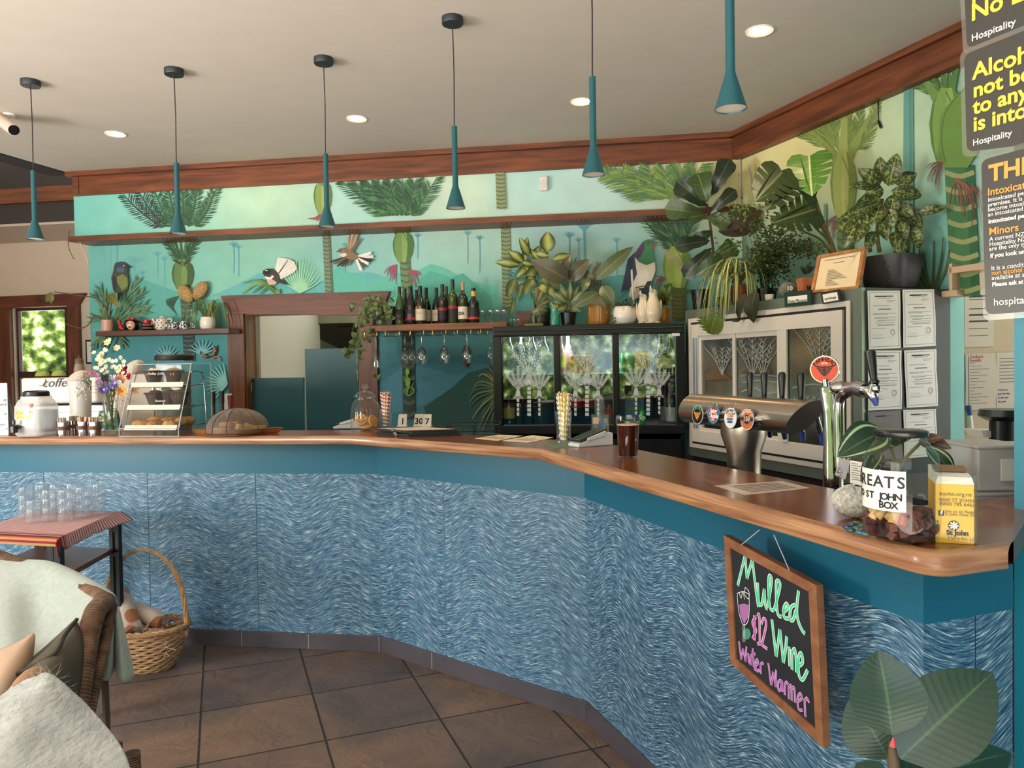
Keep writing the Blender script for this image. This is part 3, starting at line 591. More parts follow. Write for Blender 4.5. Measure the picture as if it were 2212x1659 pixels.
# right wall palms
for x,y in((1728,286),(1752,278),(1778,266),(1805,252),(1830,240),(1858,226),(1895,212)):
 bx=1818+(x-1818)*.18;ri.frond([(bx,335),((bx+x)/2-(8 if x<1815 else-8),300),(x,y)],20,26,['7f9440','8fa64a','6a8438'],ang=32,w=3,rw=3.6,t0=.25,ymin=208)
ri.stroke([(1756,285),(1790,320),(1812,350)],6,22,'8a9c4a');ri.stroke([(1826,255),(1822,300),(1822,345)],10,26,'9aaa56');ri.stroke([(1880,250),(1852,300),(1832,345)],6,20,'8a9c4a')
ri.bulb(1822,330,470,58,'7d9440','a3b25a','b4c06a');ri.infl(1805,466,-.3,1,12,'8a5a66',46);ri.infl(1860,470,.3,.9,8,'a0707a',36);ri.trunk(1822,470,1830,600,34,'6f8a56','566f44',7)
ri.stroke([(1962,188),(1962,360),(1960,600)],20,24,'62a39a');ri.stroke([(1966,188),(1967,360),(1966,600)],5,6,'52938c')
ri.trunk(2072,356,2086,640,64,'3f7a4c','9aa46c',8,'2f6844')
for x,y in((1942,186),(1960,176),(1984,168),(2010,160),(2040,152),(2066,144)):ri.frond([(2040,225),((2040+x)/2,190),(x,y)],12,20,['54803c','6a9048','3f6a34'],ang=24,w=4,rw=5,t0=.3,ymin=140)
ri.poly([(1990,168),(2010,176),(2032,205),(2046,235),(2048,262),(2030,244),(2012,215)],'6f9648');ri.poly([(2072,140),(2064,190),(2050,235),(2044,215),(2052,170)],'55803c');ri.bulb(2048,190,362,82,'55863c','7aa24a','8fb356')
ri.poly([(2030,250),(2048,225),(2090,180),(2112,180),(2112,330),(2090,362),(2040,362),(2026,330)],'6a9640');ri.stroke([(2090,185),(2044,240),(2034,300),(2042,350)],3,3,'4f7a36')
ri.infl(2036,350,-.9,.8,14,'8a5058',50);ri.infl(2066,385,.3,1,16,'8c5a50',70);ri.infl(2100,400,.2,1,10,'7a4a44',80)
for x,y,l in((1990,520,100),(2000,545,70),(2016,520,100),(2032,512,110),(2042,540,80),(1984,560,50)):ri.stroke([(2012+(x-2012)*.3,624),(x,(624+y)/2),(x+(x-2010)*.25,y)],7,2,'4d5f38')
for x in(1622,1630,1640):ri.stroke([(1624,410),(x,380),(x+(x-1628),355)],3,1,'8fb0a0')
ri.stroke([(1782,440),(1782,480),(1783,520)],5,5,'74a48e')
# big soft fronds: lower left, pale fans, golden fan, pale plume
for i,(x,y)in enumerate(((205,640),(215,620),(300,635),(318,655),(320,672),(300,600),(312,625),(200,690),(222,725),(205,745),(265,742))):
 lo.frond([(230,712),((230+x)/2+6,(712+y)/2-8),(x,y)],5,30,['4f7a5a','3f6a52','6a8a5c'],ang=18,w=4,rw=5)
for x,y in((195,760),(205,790),(222,770),(240,762),(262,740)):lo.stroke([(280,700),((280+x)/2,712),(x,y)],8,2,'3f6f5a')
for cx,cy,n,l,c in((360,775,9,30,'7cc3cc'),(437,765,9,32,'7cc3cc'),(490,830,12,46,'8fd6dc')):
 for i in range(n):a=radians(-160+140*i/(n-1))if cx<450 else radians(130+130*i/(n-1));lo.stroke([(cx,cy),(cx+cos(a)*l*.6,cy+sin(a)*l*.6),(cx+cos(a)*l,cy+sin(a)*l)],5,1,c,3)
for i in range(20):
 a=radians(100+i*8.5);l=rnd.uniform(60,95);s=lo.stroke;x,y=1085,840
 s([(x,y),(x+cos(a)*l*.6,y-sin(a)*l*.75+4),(x+cos(a)*l*.85,y-sin(a)*l+10+abs(cos(a))*12)],5,1.5,rnd.choice(['a39a5c','8a8a52','6f7f52','4f6f58']),4)
for i in range(16):a=radians(20+i*9);lo.stroke([(648,632),(648+cos(a)*30,632-sin(a)*40),(648+cos(a)*46,632-sin(a)*75)],4,1,'9bdcb0',3)
for x,y in((1130,560),(1095,600),(1120,585),(1110,640)):lo.frond([(1200,660),(1160,600),(x,y)],10,36,['3f8a86','4a9690'],ang=30,w=4)
for x,y in((1235,560),(1262,575),(1290,610),(1215,590)):lo.frond([(1225,690),(1235,640),(x,y)],10,36,['3f7a6a','4a8a7a','2f6f70'],ang=26,w=4)
# bellbird on a branch
lo.poly([(243,620),(240,600),(245,585),(246,575),(250,567),(262,565),(272,570),(276,578),(275,590),(278,605),(276,625),(268,634),(256,634),(247,632)],'3c4638');lo.poly([(252,598),(265,592),(275,600),(276,618),(264,628),(254,612)],'74803e');lo.ell(261,576,13,10,'39414e');lo.ell(260,583,9,6,'4a5878')
lo.poly([(273,573),(285,577),(273,580)],'22262a');lo.ell(267,574,1.6,1.6,'d9b0a8');lo.poly([(243,600),(248,595),(253,615),(250,632),(244,625)],'2a2e30');lo.poly([(254,630),(264,632),(260,640),(254,660)],'30363a')
# perched fantail
lo.poly([(592,588),(600,556),(612,557),(626,560),(636,566),(641,580),(636,588),(606,604)],'e2ddd6')
for x,y in((602,560),(612,559),(622,562),(632,570),(638,580)):lo.stroke([(598,596),((598+x)/2,(596+y)/2),(x,y)],3,1.4,'3f3d48' if x in(622,)else 'f4f0ea',3)
lo.poly([(568,590),(573,582),(584,580),(596,584),(604,594),(606,606),(598,612),(582,614),(574,604)],'4a443f');lo.poly([(573,598),(586,602),(598,610),(592,616),(580,615)],'d8b49a');lo.poly([(571,597),(584,599),(588,594),(592,598),(585,604),(574,602)],'f0ece6');lo.ell(577,587,9,6.5,'26262a')
lo.stroke([(572,583),(578,585)],2.4,1.6,'f0ece6');lo.poly([(569,588),(566,591),(571,592)],'1e1e20');lo.poly([(602,600),(616,608),(624,615),(612,614),(603,610)],'34363c');lo.stroke([(590,614),(593,622)],1.4,1.2,'4a4a4a',2)
for x,y,q in((520,636,612),(524,612,606),(545,634,616),(560,636,622),(604,634,626)):lo.stroke([(598,634),((598+x)/2,q),(x,y)],9,2,rnd.choice(['5d8a4c','7fa04c','4a7a48']))
# flying fantail
for i,(x,y)in enumerate(((748,530),(752,512),(757,502),(762,497),(768,496),(774,500),(778,515))):lo.stroke([(757,545),((757+x)/2,(545+y)/2),(x,y)],8,4,['9a8264','b09a7a','7a6a58','c0ac92'][i%4],3)
for i,(x,y)in enumerate(((712,566),(720,570),(728,575),(738,576),(750,574))):lo.stroke([(758,556),((758+x)/2+3,(556+y)/2-2),(x,y)],9,3,['3f3a36','6a5f54','2f2c2a'][i%3],3)
for i,(x,y)in enumerate(((802,546),(806,554),(804,563),(796,570),(788,578),(780,584))):lo.stroke([(768,556),((768+x)/2,(556+y)/2),(x,y)],5,6,['f2eee8','e6dfd6','2f2a28','f2eee8','5a524c','ece6dc'][i],3)
lo.poly([(732,542),(740,537),(752,537),(766,546),(776,556),(768,562),(752,560),(740,552)],'8a7050');lo.poly([(732,550),(744,546),(750,550),(742,556)],'e8dcc8');lo.ell(737,541,7,5.5,'8f8274');lo.stroke([(731,543),(740,539)],2.4,1.6,'2a2826',2);lo.poly([(730,541),(726,544),(731,545)],'222')if 0 else lo.poly([(730,541),(726,544),(731,545)],'222226')
# wood pigeon
lo.poly([(1382,640),(1370,648),(1358,640),(1362,620),(1380,600)],'c9c0b0');lo.poly([(1341,632),(1350,590),(1356,560),(1372,545),(1390,560),(1386,590),(1366,618),(1348,628)],'2f3a52');lo.poly([(1370,555),(1378,552),(1386,575),(1372,606),(1360,610)],'3f4a66')
lo.poly([(1366,556),(1380,534),(1388,522),(1398,517),(1408,518),(1413,526),(1408,534),(1412,550),(1414,566),(1395,572),(1378,566)],'3f8a5a');lo.poly([(1366,556),(1380,534),(1390,522),(1393,535),(1384,555),(1374,562)],'5a4468');lo.ell(1402,524,10,7,'3f7a52');lo.poly([(1408,527),(1418,529),(1416,533),(1408,533)],'a83a44');lo.ell(1401,524,2.2,2.2,'8a3a3a');lo.ell(1401,524,1.1,1.1,'101010')
lo.poly([(1371,555),(1380,566),(1396,573),(1415,566),(1416,585),(1406,612),(1392,622),(1376,622),(1366,636),(1358,640),(1364,618),(1376,592)],'e9e6da');lo.poly([(1380,590),(1396,580),(1404,600),(1390,618),(1376,616)],'f4f1e6');lo.poly([(1398,608),(1408,606),(1390,646),(1376,648)],'2f3a52');lo.stroke([(1372,622),(1390,618),(1406,618)],3,2,'8a4a4a')
# butterflies, gecko
for P_,pts,c in((lo,[(455,772),(461,748),(466,744),(467,758),(460,774)],'b06a40'),(lo,[(452,772),(440,764),(430,757),(434,768),(446,775)],'a8623c'),(ri,[(1744,556),(1742,540),(1744,514),(1748,510),(1751,526),(1750,552)],'c07a3c')):
 P_.poly(pts,'241c1a');cx,cy=sum(p[0]for p in pts)/len(pts),sum(p[1]for p in pts)/len(pts);P_.poly([(cx+(x-cx)*.7,cy+(y-cy)*.7)for x,y in pts],c)
 for x,y in pts[1:4]:P_.ell(cx+(x-cx)*.86,cy+(y-cy)*.86,1,1,'f0e8e0')
lo.stroke([(453,776),(470,770),(473,780)],2,4,'c07a50',3)
lo.stroke([(880,798),(879,815),(883,832),(878,850),(884,854),(893,848),(892,838),(888,840)],4,2,'6fae3c');lo.ell(880,803,4.5,7,'7cbc42');lo.ell(881,826,5.5,11,'6fae3c')
for p in([(880,815),(889,820),(894,818)],[(879,816),(874,822),(872,816)],[(879,838),(872,846),(874,852)],[(883,838),(890,834),(893,826)]):lo.stroke(p,2.6,1.6,'5f9a36',3)
lo.ell(1004,770,6,26,'74525a');
for P_,w_,nm in((lo,wall_back,'lower_mural'),(hi,wall_back,'upper_mural'),(ri,wall_right,'side_mural')):P_.done(w_,nm)
# ================================================================= lamps, camera, sensor
PT=mat('pendant_teal','18525c',.4);ROSE=mat('ceiling_rose','20262b',.5);WARM=mat('lamp_inner','e8dccb',.4)
PD=[(68,375,517,4.09,'leftmost teal cone pendant lamp hanging near the security camera'),(377,358,505,3.97,'second teal cone pendant lamp from the left, over the cake display'),(699,340,490,3.86,'third teal cone pendant lamp from the left, in front of the doorway casing'),(983,278,450,3.44,'fourth teal cone pendant lamp from the left, with its dark rose in view'),(1281,170,378,2.88,'fifth teal cone pendant lamp, hanging above the black fridge, rose out of view'),(1577,-60,236,2.12,'nearest and largest teal cone pendant lamp, at upper right')]
for px,yt,yb,Y,lab in PD:
 p0=aty(px+(6 if yt>300 else 0),(yt+yb)/2,Y);z1,z0=aty(px,yt,Y).z,aty(px,yb,Y).z;Ln=.365
 z1=z0+Ln if yt>0 else z0+.365
 root=T('pendant_lamp',lab,'lamp',(p0.x,p0.y,z0),0,'teal pendant lamps over the bar')
 b=B();b.lathe([(.0,CEIL-z0-.03),(.046,CEIL-z0-.03),(.048,CEIL-z0-.026),(.048,CEIL-z0),(0,CEIL-z0)],28);b.obj('ceiling_rose',ROSE,root)
 b=B();b.tube([(0,0,CEIL-z0-.03),(.003,0,(CEIL-z0+z1-z0)/2),(0,0,z1-z0)],.0028,6);b.obj('cord',mat('lamp_cord','2a1f22',.6),root)
 b=B();b.lathe([(.0,Ln),(.0128,Ln),(.0128,Ln-.002),(.0128,.105),(.015,.095),(.044,0),(.0425,0),(.0135,.094),(0,.094)],32);b.obj('shade',PT,root)
 b=B();b.lathe([(.0415,.004),(.0132,.092)],28);b.obj('inner_reflector',WARM,root)
 b=B();b.ell((0,0,.05),(.012,.012,.016));b.obj('bulb',mat('bulb_glass','ffe6c0',.3,emis=1.2),root)
DLs=[(250,289,'leftmost round ceiling downlight, near the security camera'),(771,256,'round ceiling downlight between the third and fourth pendant lamps'),(1256,219,'round ceiling downlight just beside the fifth pendant lamp'),(1641,66,'nearest round ceiling downlight, at upper right')]
for px,py,lab in DLs:
 q=atz(px,py,CEIL);root=T('downlight',lab,'ceiling light',q,0,'recessed ceiling downlights')
 b=B();b.lathe([(.05,-.001),(.062,-.006),(.066,-.004),(.066,.0)],32);b.obj('trim_ring',WHITE,root)
 b=B();b.lathe([(0,-.002),(.05,-.002)],32);b.obj('diffuser',mat('downlight_glow','ffe2b8',.5,emis=14),root)
 l=bpy.data.lights.new('downlight_beam','SPOT');l.energy=26;l.color=(1,.8,.55);l.spot_size=radians(120);l.spot_blend=.8;l.shadow_soft_size=.05
 lo_=bpy.data.objects.new('downlight_beam',l);COL.objects.link(lo_);lo_.location=(q.x,q.y,CEIL-.02);lo_.parent=None
q=atz(20,247,CEIL);root=T('security_camera','small white bullet security camera on the ceiling at the left edge','security camera',q)
e=aty(-4,255,q.y-.02)-q;f_=aty(30,281,q.y-.16)-q
b=B();b.lathe([(0,-.012),(.03,-.012),(.036,-.006),(.036,0)],24);b.tube([(0,0,-.01),(-.03,-.01,-.03),e.lerp(f_,.35)],.011,10);b.obj('mount',WHITE,root)
dd=(f_-e).normalized();b=B();b.tube([e,e+dd*.004,f_-dd*.004,f_],[.02,.034,.034,.031],20);b.obj('housing',mat('camera_shell','d4b8aa',.4),root)
b=B();b.tube([f_-dd*.002,f_+dd*.002],.029,20);b.tube([f_,f_+dd*.008],.014,16);b.obj('lens',BLACK,root)
q=BULK(1175,397,.02);root=T('motion_sensor','small white motion sensor on the upper mural wall','sensor',q,radians(AB))
b=B();b.box((0,0,0),(.055,.04,.1));b.obj('case',WHITE,root,sm=0,bev=.008)
b=B();b.prism([(-.02,-.035),(.02,-.035),(.022,.01),(0,.03),(-.022,.01)],0,.004,lambda x,y,z:(x,-.0205-z,y));b.obj('sensor_lens',mat('sensor_lens','cfd2d6',.3),root,sm=0)
b=B();b.tube(smooth([ll+V((.01,.0,-.02)),aty(147,520,ll.y),aty(150,540,ll.y),aty(160,560,ll.y)],5),.003,6);o=b.obj('loose_cable',mat('cable_brown','5a4238',.6));tag(o,'thin brown cable end hanging from the tip of the ledge','cable')
b=B();b.tube(smooth([aty(178,510,5.95),aty(173,518,5.95),aty(174,528,5.95),aty(180,540,5.95),aty(187,556,5.95),aty(190,572,5.96)],5),.004,6);o=b.obj('loose_cable',mat('cable_white','cfc6c0',.6));tag(o,'white cable bending down beside the mural edge under the ledge','cable')
q=[RIGHT(1897,213,.012),RIGHT(1897,240,.02),RIGHT(1898,262,.012)];b=B();b.tube(smooth(q,5),.003,6);b.tube([RIGHT(1898,262,.012),RIGHT(1903,276,.012)],.007,8);o=b.obj('cable_plug',BLACK);tag(o,'short black cable with a small plug dangling under the right cornice','cable')
# ================================================================= black three-door fridge
FD=VP(AB,4.95);FK=mat('fridge_black','0c0d11',.34,spec=.35);fl,fr_=FD(1065,706),FD(1477,698);FZ=fl.z
fg=T('display_fridge','black three door glass display fridge with frosted palm tree decals','fridge',V((fl.x,fl.y,0)),radians(AB));FW=(V((fr_.x-fl.x,fr_.y-fl.y,0))).length
def fx(px):return(FD(px,800)-V((fl.x,fl.y,0))).dot(ux)
def fz(py,px=1270):return FD(px,py).z
Z0=.76;zg0,zg1=fz(918),fz(724)
b=B();b.box((FW/2,.245,(Z0+FZ)/2),(FW,.02,FZ-Z0));b.v=[];b.f=[];b.c=[];b.k=[];b.uv=[]
for c,d_ in(((FW/2,.25,FZ-.01),(FW,.5,.02)),((.012,.26,(Z0+FZ)/2),(.024,.48,FZ-Z0)),((FW-.012,.26,(Z0+FZ)/2),(.024,.48,FZ-Z0)),((FW/2,.26,Z0+.085),(FW,.48,.17))):b.box(c,d_)
b.obj('cabinet',FK,fg,sm=0)
b=B();b.box((FW/2,.47,1.25),(FW-.05,.02,.8));b.obj('back_panel',mat('fridge_inside','58636a',.5),fg,sm=0)
b=B();xs=[fx(1085),fx(1200),fx(1330),fx(1462)]
for z,h in((FZ-.035,.07),(zg0-.03,.06)):b.box((FW/2,.01,z),(FW,.05,h))
for x,w_ in((fx(1075),.06),(fx(1469),.06),(fx(1203),.045),(fx(1330),.045)):b.box((x,.012,(zg0+zg1)/2),(w_,.05,zg1-zg0+.06))
b.obj('door_frame',FK,fg,sm=0,bev=.006)
b=B()
for k_,z in enumerate((FZ-.03,FZ-.058)):b.box((FW/2,-.018,z),(FW-.02,.012,.012-.004*k_))
b.obj('top_moulding',mat('fridge_gloss','20242c',.12,spec=.8),fg,sm=0,bev=.004)
FGL=glassm('fridge_glass',(.88,.92,.92),.4,.015)
for i in range(3):
 b=B();x0,x1=(xs[i]+.004,xs[i+1]-.004);b.box(((x0+x1)/2,.02+.006*(i%2),(zg0+zg1)/2),(x1-x0,.005,zg1-zg0));b.obj('glass_door',FGL,fg,sm=0)
b=B();b.box((FW/2,.25,fz(808)),(FW-.06,.4,.006));b.obj('shelf',mat('fridge_shelf','9aa6a8',.3,.4),fg,sm=0);b=B();b.box((FW/2,.25,zg0-.012),(FW-.06,.42,.008));b.obj('shelf',mat('fridge_floor','2a3038',.4),fg,sm=0)
b=B()
for i in range(44):
 x=.12+i*.024
 if x<FW-.1:
  for z in(Z0+.07,Z0+.11):b.box((x,.018,z),(.007,.004,.02))
b.obj('vent_slot',mat('vent','05060a',.8),fg,sm=0)['kind']='stuff'
b=B();b.box((fx(1460),-.014,fz(727)),(.05,.003,.018));b.obj('price_sticker',PAPER,fg,sm=0)
l=bpy.data.lights.new('fridge_tube','AREA');l.shape='RECTANGLE';l.size=FW-.2;l.size_y=.03;l.energy=14;l.color=(.9,1,1)
lo_=bpy.data.objects.new('fridge_tube',l);COL.objects.link(lo_);lo_.location=V((fl.x,fl.y,FZ-.04))+ux*(FW/2)-nB*.12;lo_.rotation_euler=(0,0,radians(AB))
# frosted palms on the glass
FROST=mat('frosted_vinyl','c9d0d6',.7)
class Vin:
 def __init__(s,P,off):s.P,s.b,s.off=P,B(),off
 def st(s,pts,w0,w1):
  q=smooth(pts,4);n=len(q);vs=[]
  for i,p in enumerate(q):
   t=(q[min(i+1,n-1)]-q[max(i-1,0)]).normalized();w_=(w0+(w1-w0)*i/(n-1))/2
   vs+=[s.P(p.x-t.y*w_,p.y+t.x*w_,s.off),s.P(p.x+t.y*w_,p.y-t.x*w_,s.off)]
  s.b.add(vs,[(2*i,2*i+1,2*i+3,2*i+2)for i in range(n-1)])
 def palm(s,cx,yt,yb,ye,k,ph=0):
  for a,l in((-34,.95),(-17,1.05),(0,1.25),(16,1.1),(33,.95)):
   tx,ty=cx+sin(radians(a))*l*k*1.5,yt+8-cos(radians(a))*l*k*1.5;s.st([(cx,yt+6),((cx+tx)/2+sin(radians(a))*3,(yt+ty)/2),(tx,ty)],1.6,1)
   for j in range(7):
    t=.3+j*.1;x,y=cx+(tx-cx)*t,yt+6+(ty-yt-6)*t
    for sd in(-1,1):an=radians(a+sd*34);s.st([(x,y),(x+sin(an)*k*.24,y-cos(an)*k*.24)],1.7,.8)
  w_=k*.2;s.b.poly([s.P(cx+w_*a,yt+(yb-yt)*t,s.off)for a,t in((-.25,0),(-.6,.35),(-1,.9),(-.5,1),(.5,1),(1,.9),(.6,.35),(.25,0))])
  for a in(-70,-45,-20,20,45,70):s.st([(cx,yb-2),(cx+sin(radians(a))*w_*1.6,yb+1),(cx+sin(radians(a))*w_*2,yb+5)],1.4,.6)
  n=max(4,int((ye-yb)/9))
  for j in range(n):
   y0,y1=yb+4+(ye-yb-4)*j/n,yb+4+(ye-yb-4)*(j+.75)/n;q=w_*.42
   s.b.poly([s.P(x,y,s.off)for x,y in((cx-q,y0),(cx+q,y0-.5),(cx+q,y1),(cx-q,y1-.5))])
for cx,yt,yb,ye,k in((1119,838,857,901,30),(1143,803,832,901,48),(1165,838,857,901,28),(1243,838,857,901,30),(1268,800,830,901,48),(1292,838,857,900,28),(1374,833,855,898,30),(1400,798,830,900,48),(1424,835,854,897,28)):
 v=Vin(FD,.003 if not 1203<cx<1330 else-.003);v.off=-.014 if not 1203<cx<1330 else-.02;v.palm(cx,yt,yb,ye,k);o=v.b.obj('palm_decal',FROST,fg,sm=0);o.matrix_parent_inverse=(M.Translation(V((fl.x,fl.y,0)))@M.Rotation(radians(AB),4,'Z')).inverted()
v=Vin(FD,-.013);
# contents of the fridge
def bottle(name,h,r,col,lab,cat,loc,glass=None,cap='202020',label_=None,neck=.35,fill=None,group=None,text_=None,lz=(.15,.45)):
 root=T(name,lab,cat,loc,rnd.uniform(-.4,.1),group);b=B()
 b.lathe([(0,.003),(r*.9,0),(r,.008),(r,h*(1-neck)*.92),(r*.85,h*(1-neck)*1.03),(r*.42,h*(1-neck*.55)),(r*.36,h*.95),(r*.4,h*.955),(r*.4,h*.975),(0,h*.975)],20);b.obj('body',glass or mat('bottle_'+col,col,.12,spec=.7),root)
 b=B();b.lathe([(r*.41,h*.93 if cap else 0),(r*.43,h*.94),(r*.43,h),(0,h)],16);b.obj('cap',mat('cap_'+cap,cap,.4),root)
 if label_:
  b=B();b.lathe([(r*1.012,h*lz[0]),(r*1.012,h*lz[1])],20);b.obj('paper_label',mat('lab_'+label_,label_,.6),root)
 return root
fup,flo=fz(808)+.004,zg0-.007
def FP(px,depth,z):q=VP(AB,4.95+depth)(px,830);return V((q.x,q.y,z))
CLR=glassm('pale_bottle_glass',(.75,.86,.84),.3,.05)
for px,d_ in((1100,.12),(1127,.2),(1150,.13),(1176,.16)):bottle('water_bottle',.27,.043,'8fb0ac','clear glass water bottle on the upper shelf of the left fridge door','bottle',FP(px,d_,fup),CLR,'b8c4c4',None,.3,group='clear bottles on the fridge top shelf')
for px,lab,c,lc in((1212,'pink bottle with yellow label behind the middle fridge door','a87884','a8a030'),(1228,'pale rose bottle beside the pink one behind the middle fridge door','b89088',None)):bottle('soft_drink_bottle',.27,.03,c,lab,'bottle',FP(px,.08+(px-1212)*.005,fup),None,'c8a8a0',lc,.45)
def carton(px,d_,z,w_,h,col,top_,lab,lc=None):
 root=T('drink_carton',lab,'carton',FP(px,d_,z),radians(AB));b=B();b.box((0,0,h/2),(w_,w_,h));b.obj('pack',mat('carton_'+col,col,.5,var=.25,vs=40),root,sm=0,bev=.003)
 b=B();b.lathe([(.012,h),(.012,h+.018),(0,h+.018)],12);b.obj('cap',mat('cap_'+top_,top_,.5),root)
 if lc:b=B();b.box((0,-w_/2-.001,h*.72),(w_*.8,.002,h*.22));b.box((0,-w_/2-.001,h*.3),(w_*.9,.002,h*.3));b.obj('print',mat('print_'+lc,lc,.5,var=.3,vs=60),root,sm=0)
def can(px,d_,z,col,lab,h=.13,r=.03,grp=None,w=None):
 root=T('drink_can',lab,'can',FP(px,d_,z),0,grp);b=B();b.lathe([(0,.002),(r*.85,0),(r,.008),(r,h-.012),(r*.8,h-.003),(r*.78,h)],20);b.obj('body',mat('can_'+col,col,.3,.3,var=.15,vs=30),root)
 b=B();b.lathe([(r*.8,h-.001),(0,h-.003)],16);b.obj('lid',ALU,root)
 if w:text(w,.034,FP(px-7,d_-.034,z+.07),ux,V((.15,0,1)),PAPER,None).parent=None
 return root
for px in(1243,1261):carton(px,.12,fup,.05,.12,'b07838','303030','orange printed drink carton on the upper shelf, '+('left' if px==1243 else 'right')+' of the pair behind the middle door','c87838')
carton(1276,.2,fup,.05,.12,'5a4a3a','303030','dark small drink carton at the back of the upper shelf behind the middle door')
for px,c,lab in((1350,'3a8a5a','green can with tan band at the left of the right fridge door top shelf'),(1362,'3f8f66','second green can from the left on the right door top shelf'),(1378,'c09a34','gold can next to the green cans on the right door top shelf'),(1394,'b8922f','second gold can, right of the first, on the right door top shelf')):can(px,.1,fup,c,lab)
for px,lab in((1428,'dark bottle with cream and red label, left of two on the fridge top shelf'),(1449,'dark bottle with cream and red label, rightmost on the fridge top shelf')):bottle('cider_bottle',.25,.031,'20222c',lab,'bottle',FP(px,.09,fup),None,'30304a','d2c09a',.42,lz=(.1,.36))
bottle('juice_bottle',.24,.04,'b8bf8a','plastic bottle with yellow label at the lower left of the fridge','bottle',FP(1099,.09,flo),CLR,'c8d0c8','d4c840',.42,lz=(.2,.5))
bottle('cola_bottle',.2,.032,'3a1c20','dark red soft drink bottle right of the yellow labelled one','bottle',FP(1120,.12,flo),None,'6a2a2a',None,.4);bottle('green_bottle',.23,.033,'1f4a3c','dark green bottle behind the tallest palm decal of the left door','bottle',FP(1140,.18,flo),None,'304030',None,.4)
root=T('dark_tub','large dark tub with pale rim on the floor of the fridge, left door','tub',FP(1178,.16,flo));b=B();b.lathe([(0,0),(.08,0),(.085,.13),(.085,.15)],28);b.obj('tub',mat('dark_tub','1c1e26',.3),root);b=B();b.lathe([(.087,.148),(.088,.156),(0,.158)],28);b.obj('lid',mat('pale_lid','8a98a8',.3),root)
for px,lab in((1243,'cola bottle with red label, left one of two behind the middle door'),(1269,'cola bottle with red label, right one of two behind the middle door')):bottle('cola_bottle',.27,.042,'1d1214',lab,'bottle',FP(px,.1+(px-1243)*.0015,flo),None,'a8b0b0','c01c2c',.32,lz=(.42,.66))
root=T('drum_bottle','white and grey labelled can behind the middle fridge door','can',FP(1296,.1,flo));b=B();b.lathe([(0,0),(.036,0),(.038,.15),(.03,.17),(0,.17)],20);b.obj('body',mat('white_can','c8c8c4',.4,var=.25,vs=30),root);b=B();b.lathe([(.02,.17),(.02,.2),(0,.2)],14);b.obj('cap',WHITE,root)
bottle('juice_bottle',.15,.03,'a86428','small orange juice bottle with red label beside the middle door frame','bottle',FP(1316,.08,flo),None,'202020','b82030',.3,lz=(.4,.7))
for px,lab in((1361,'tall coconut water carton with dark badge, front one of the pair'),(1381,'second coconut water carton, behind and right of the first')):carton(px,.1+(px-1361)*.002,flo,.07,.2,'8a9a50','d8d8d0',lab,'5a8ab0')
root=can(1386,.045,flo,'1f9050','green lemonade can in front of the coconut water cartons',.1,.03)
text('Sp',.045,FP(1379,.008,flo+.04),ux,V((.12,0,1)),PAPER,root).matrix_parent_inverse=(M.Translation(root.location)).inverted()
for px,d_,lab in((1404,.1,'dark green sparkling wine bottle behind the tall palm decal of the right door'),(1437,.21,'dark wine bottle with white and red label at the lower right of the fridge'),(1452,.1,'dark wine bottle with pale label at the lower right corner of the fridge')):bottle('wine_bottle',.3,.043,'14181a',lab,'bottle',FP(px,d_,flo),None,'a8a8a4' if px>1440 else '20201e',None if px<1410 else 'd8d4d0',.42,lz=(.08,.38))
# ================================================================= white sliding-door fridge on a dark stand
wd=.55;dR=RIGHT.d;WF=VP(AR,dR-wd);e3,e4=dv(AR),dv(AR+90)
PL_,PR_=WF(1480,669),WF(1861,622.4);base=V((PL_.x,PL_.y,0));WWid=(PR_-PL_).dot(e3);wz1=WF(1665,647).z;wz0=WF(1640,1011).z
wf=T('sliding_fridge','stainless sliding door fridge with stormy coast scene and white door frames','fridge',base,radians(AR))
def wx_(px):return(WF(px,800)-base).dot(e3)
GST=mat('galvanised_steel','8f9a90',.38,.7,var=.12,vs=4)
b=B();b.box((WWid/2,wd/2,(wz0+wz1)/2),(WWid,wd-.002,wz1-wz0));b.obj('cabinet',GST,wf,sm=0)
b=B();b.box((WWid+.002,wd/2+.012,(wz0+wz1)/2+.0),(.006,wd-.03,wz1-wz0));b.obj('side_panel',mat('dark_side_panel','3a4244',.5),wf,sm=0)
b=B();b.box((WWid/2,wd/2,wz0/2),(WWid-.04,wd-.06,wz0));b.obj('stand',mat('dark_stand','14171d',.6),wf,sm=0)
WPV=mat('white_pvc','d6cfc8',.4)
def fr2(b,x0,x1,z0,z1,w_,y0,y1):
 for c,d_ in(((x0+w_/2,z0,z1),(w_,)),((x1-w_/2,z0,z1),(w_,))):b.box((c[0],(y0+y1)/2,(z0+z1)/2),(w_,y1-y0,z1-z0))
 for z in(z0+w_/2,z1-w_/2):b.box(((x0+x1)/2,(y0+y1)/2,z),(x1-x0-2*w_,y1-y0,w_))
X0,X1=wx_(1491),wx_(1841);q0,q1=WF(1500,962).z,WF(1800,655).z
zz0=WF(1493,965).z;zz1=WF(1842,649).z
b=B();fr2(b,X0,X1,zz0,zz1,.026,-.012,0);b.obj('outer_frame',WPV,wf,sm=0,bev=.002)
b=B();fr2(b,X0+.026,X1-.026,zz0+.026,zz1-.026,.016,-.006,0);b.obj('gasket',mat('dark_gasket','241d20',.6),wf,sm=0)
b=B();fr2(b,X0+.042,X1-.042,zz0+.04,zz1-.04,.075,-.02,0);b.obj('inner_frame',WPV,wf,sm=0,bev=.002)
gx=[wx_(1522),wx_(1587),wx_(1595),wx_(1684),wx_(1708),wx_(1816)];gz0,gz1=zz0+.115,zz1-.115
b=B()
for x,w_,y in((wx_(1516),.03,-.006),(wx_(1591),.028,-.012),(wx_(1690),.04,-.012),(wx_(1702),.04,-.02)):b.box((x,y,(gz0+gz1)/2),(w_,.014,gz1-gz0+.01))
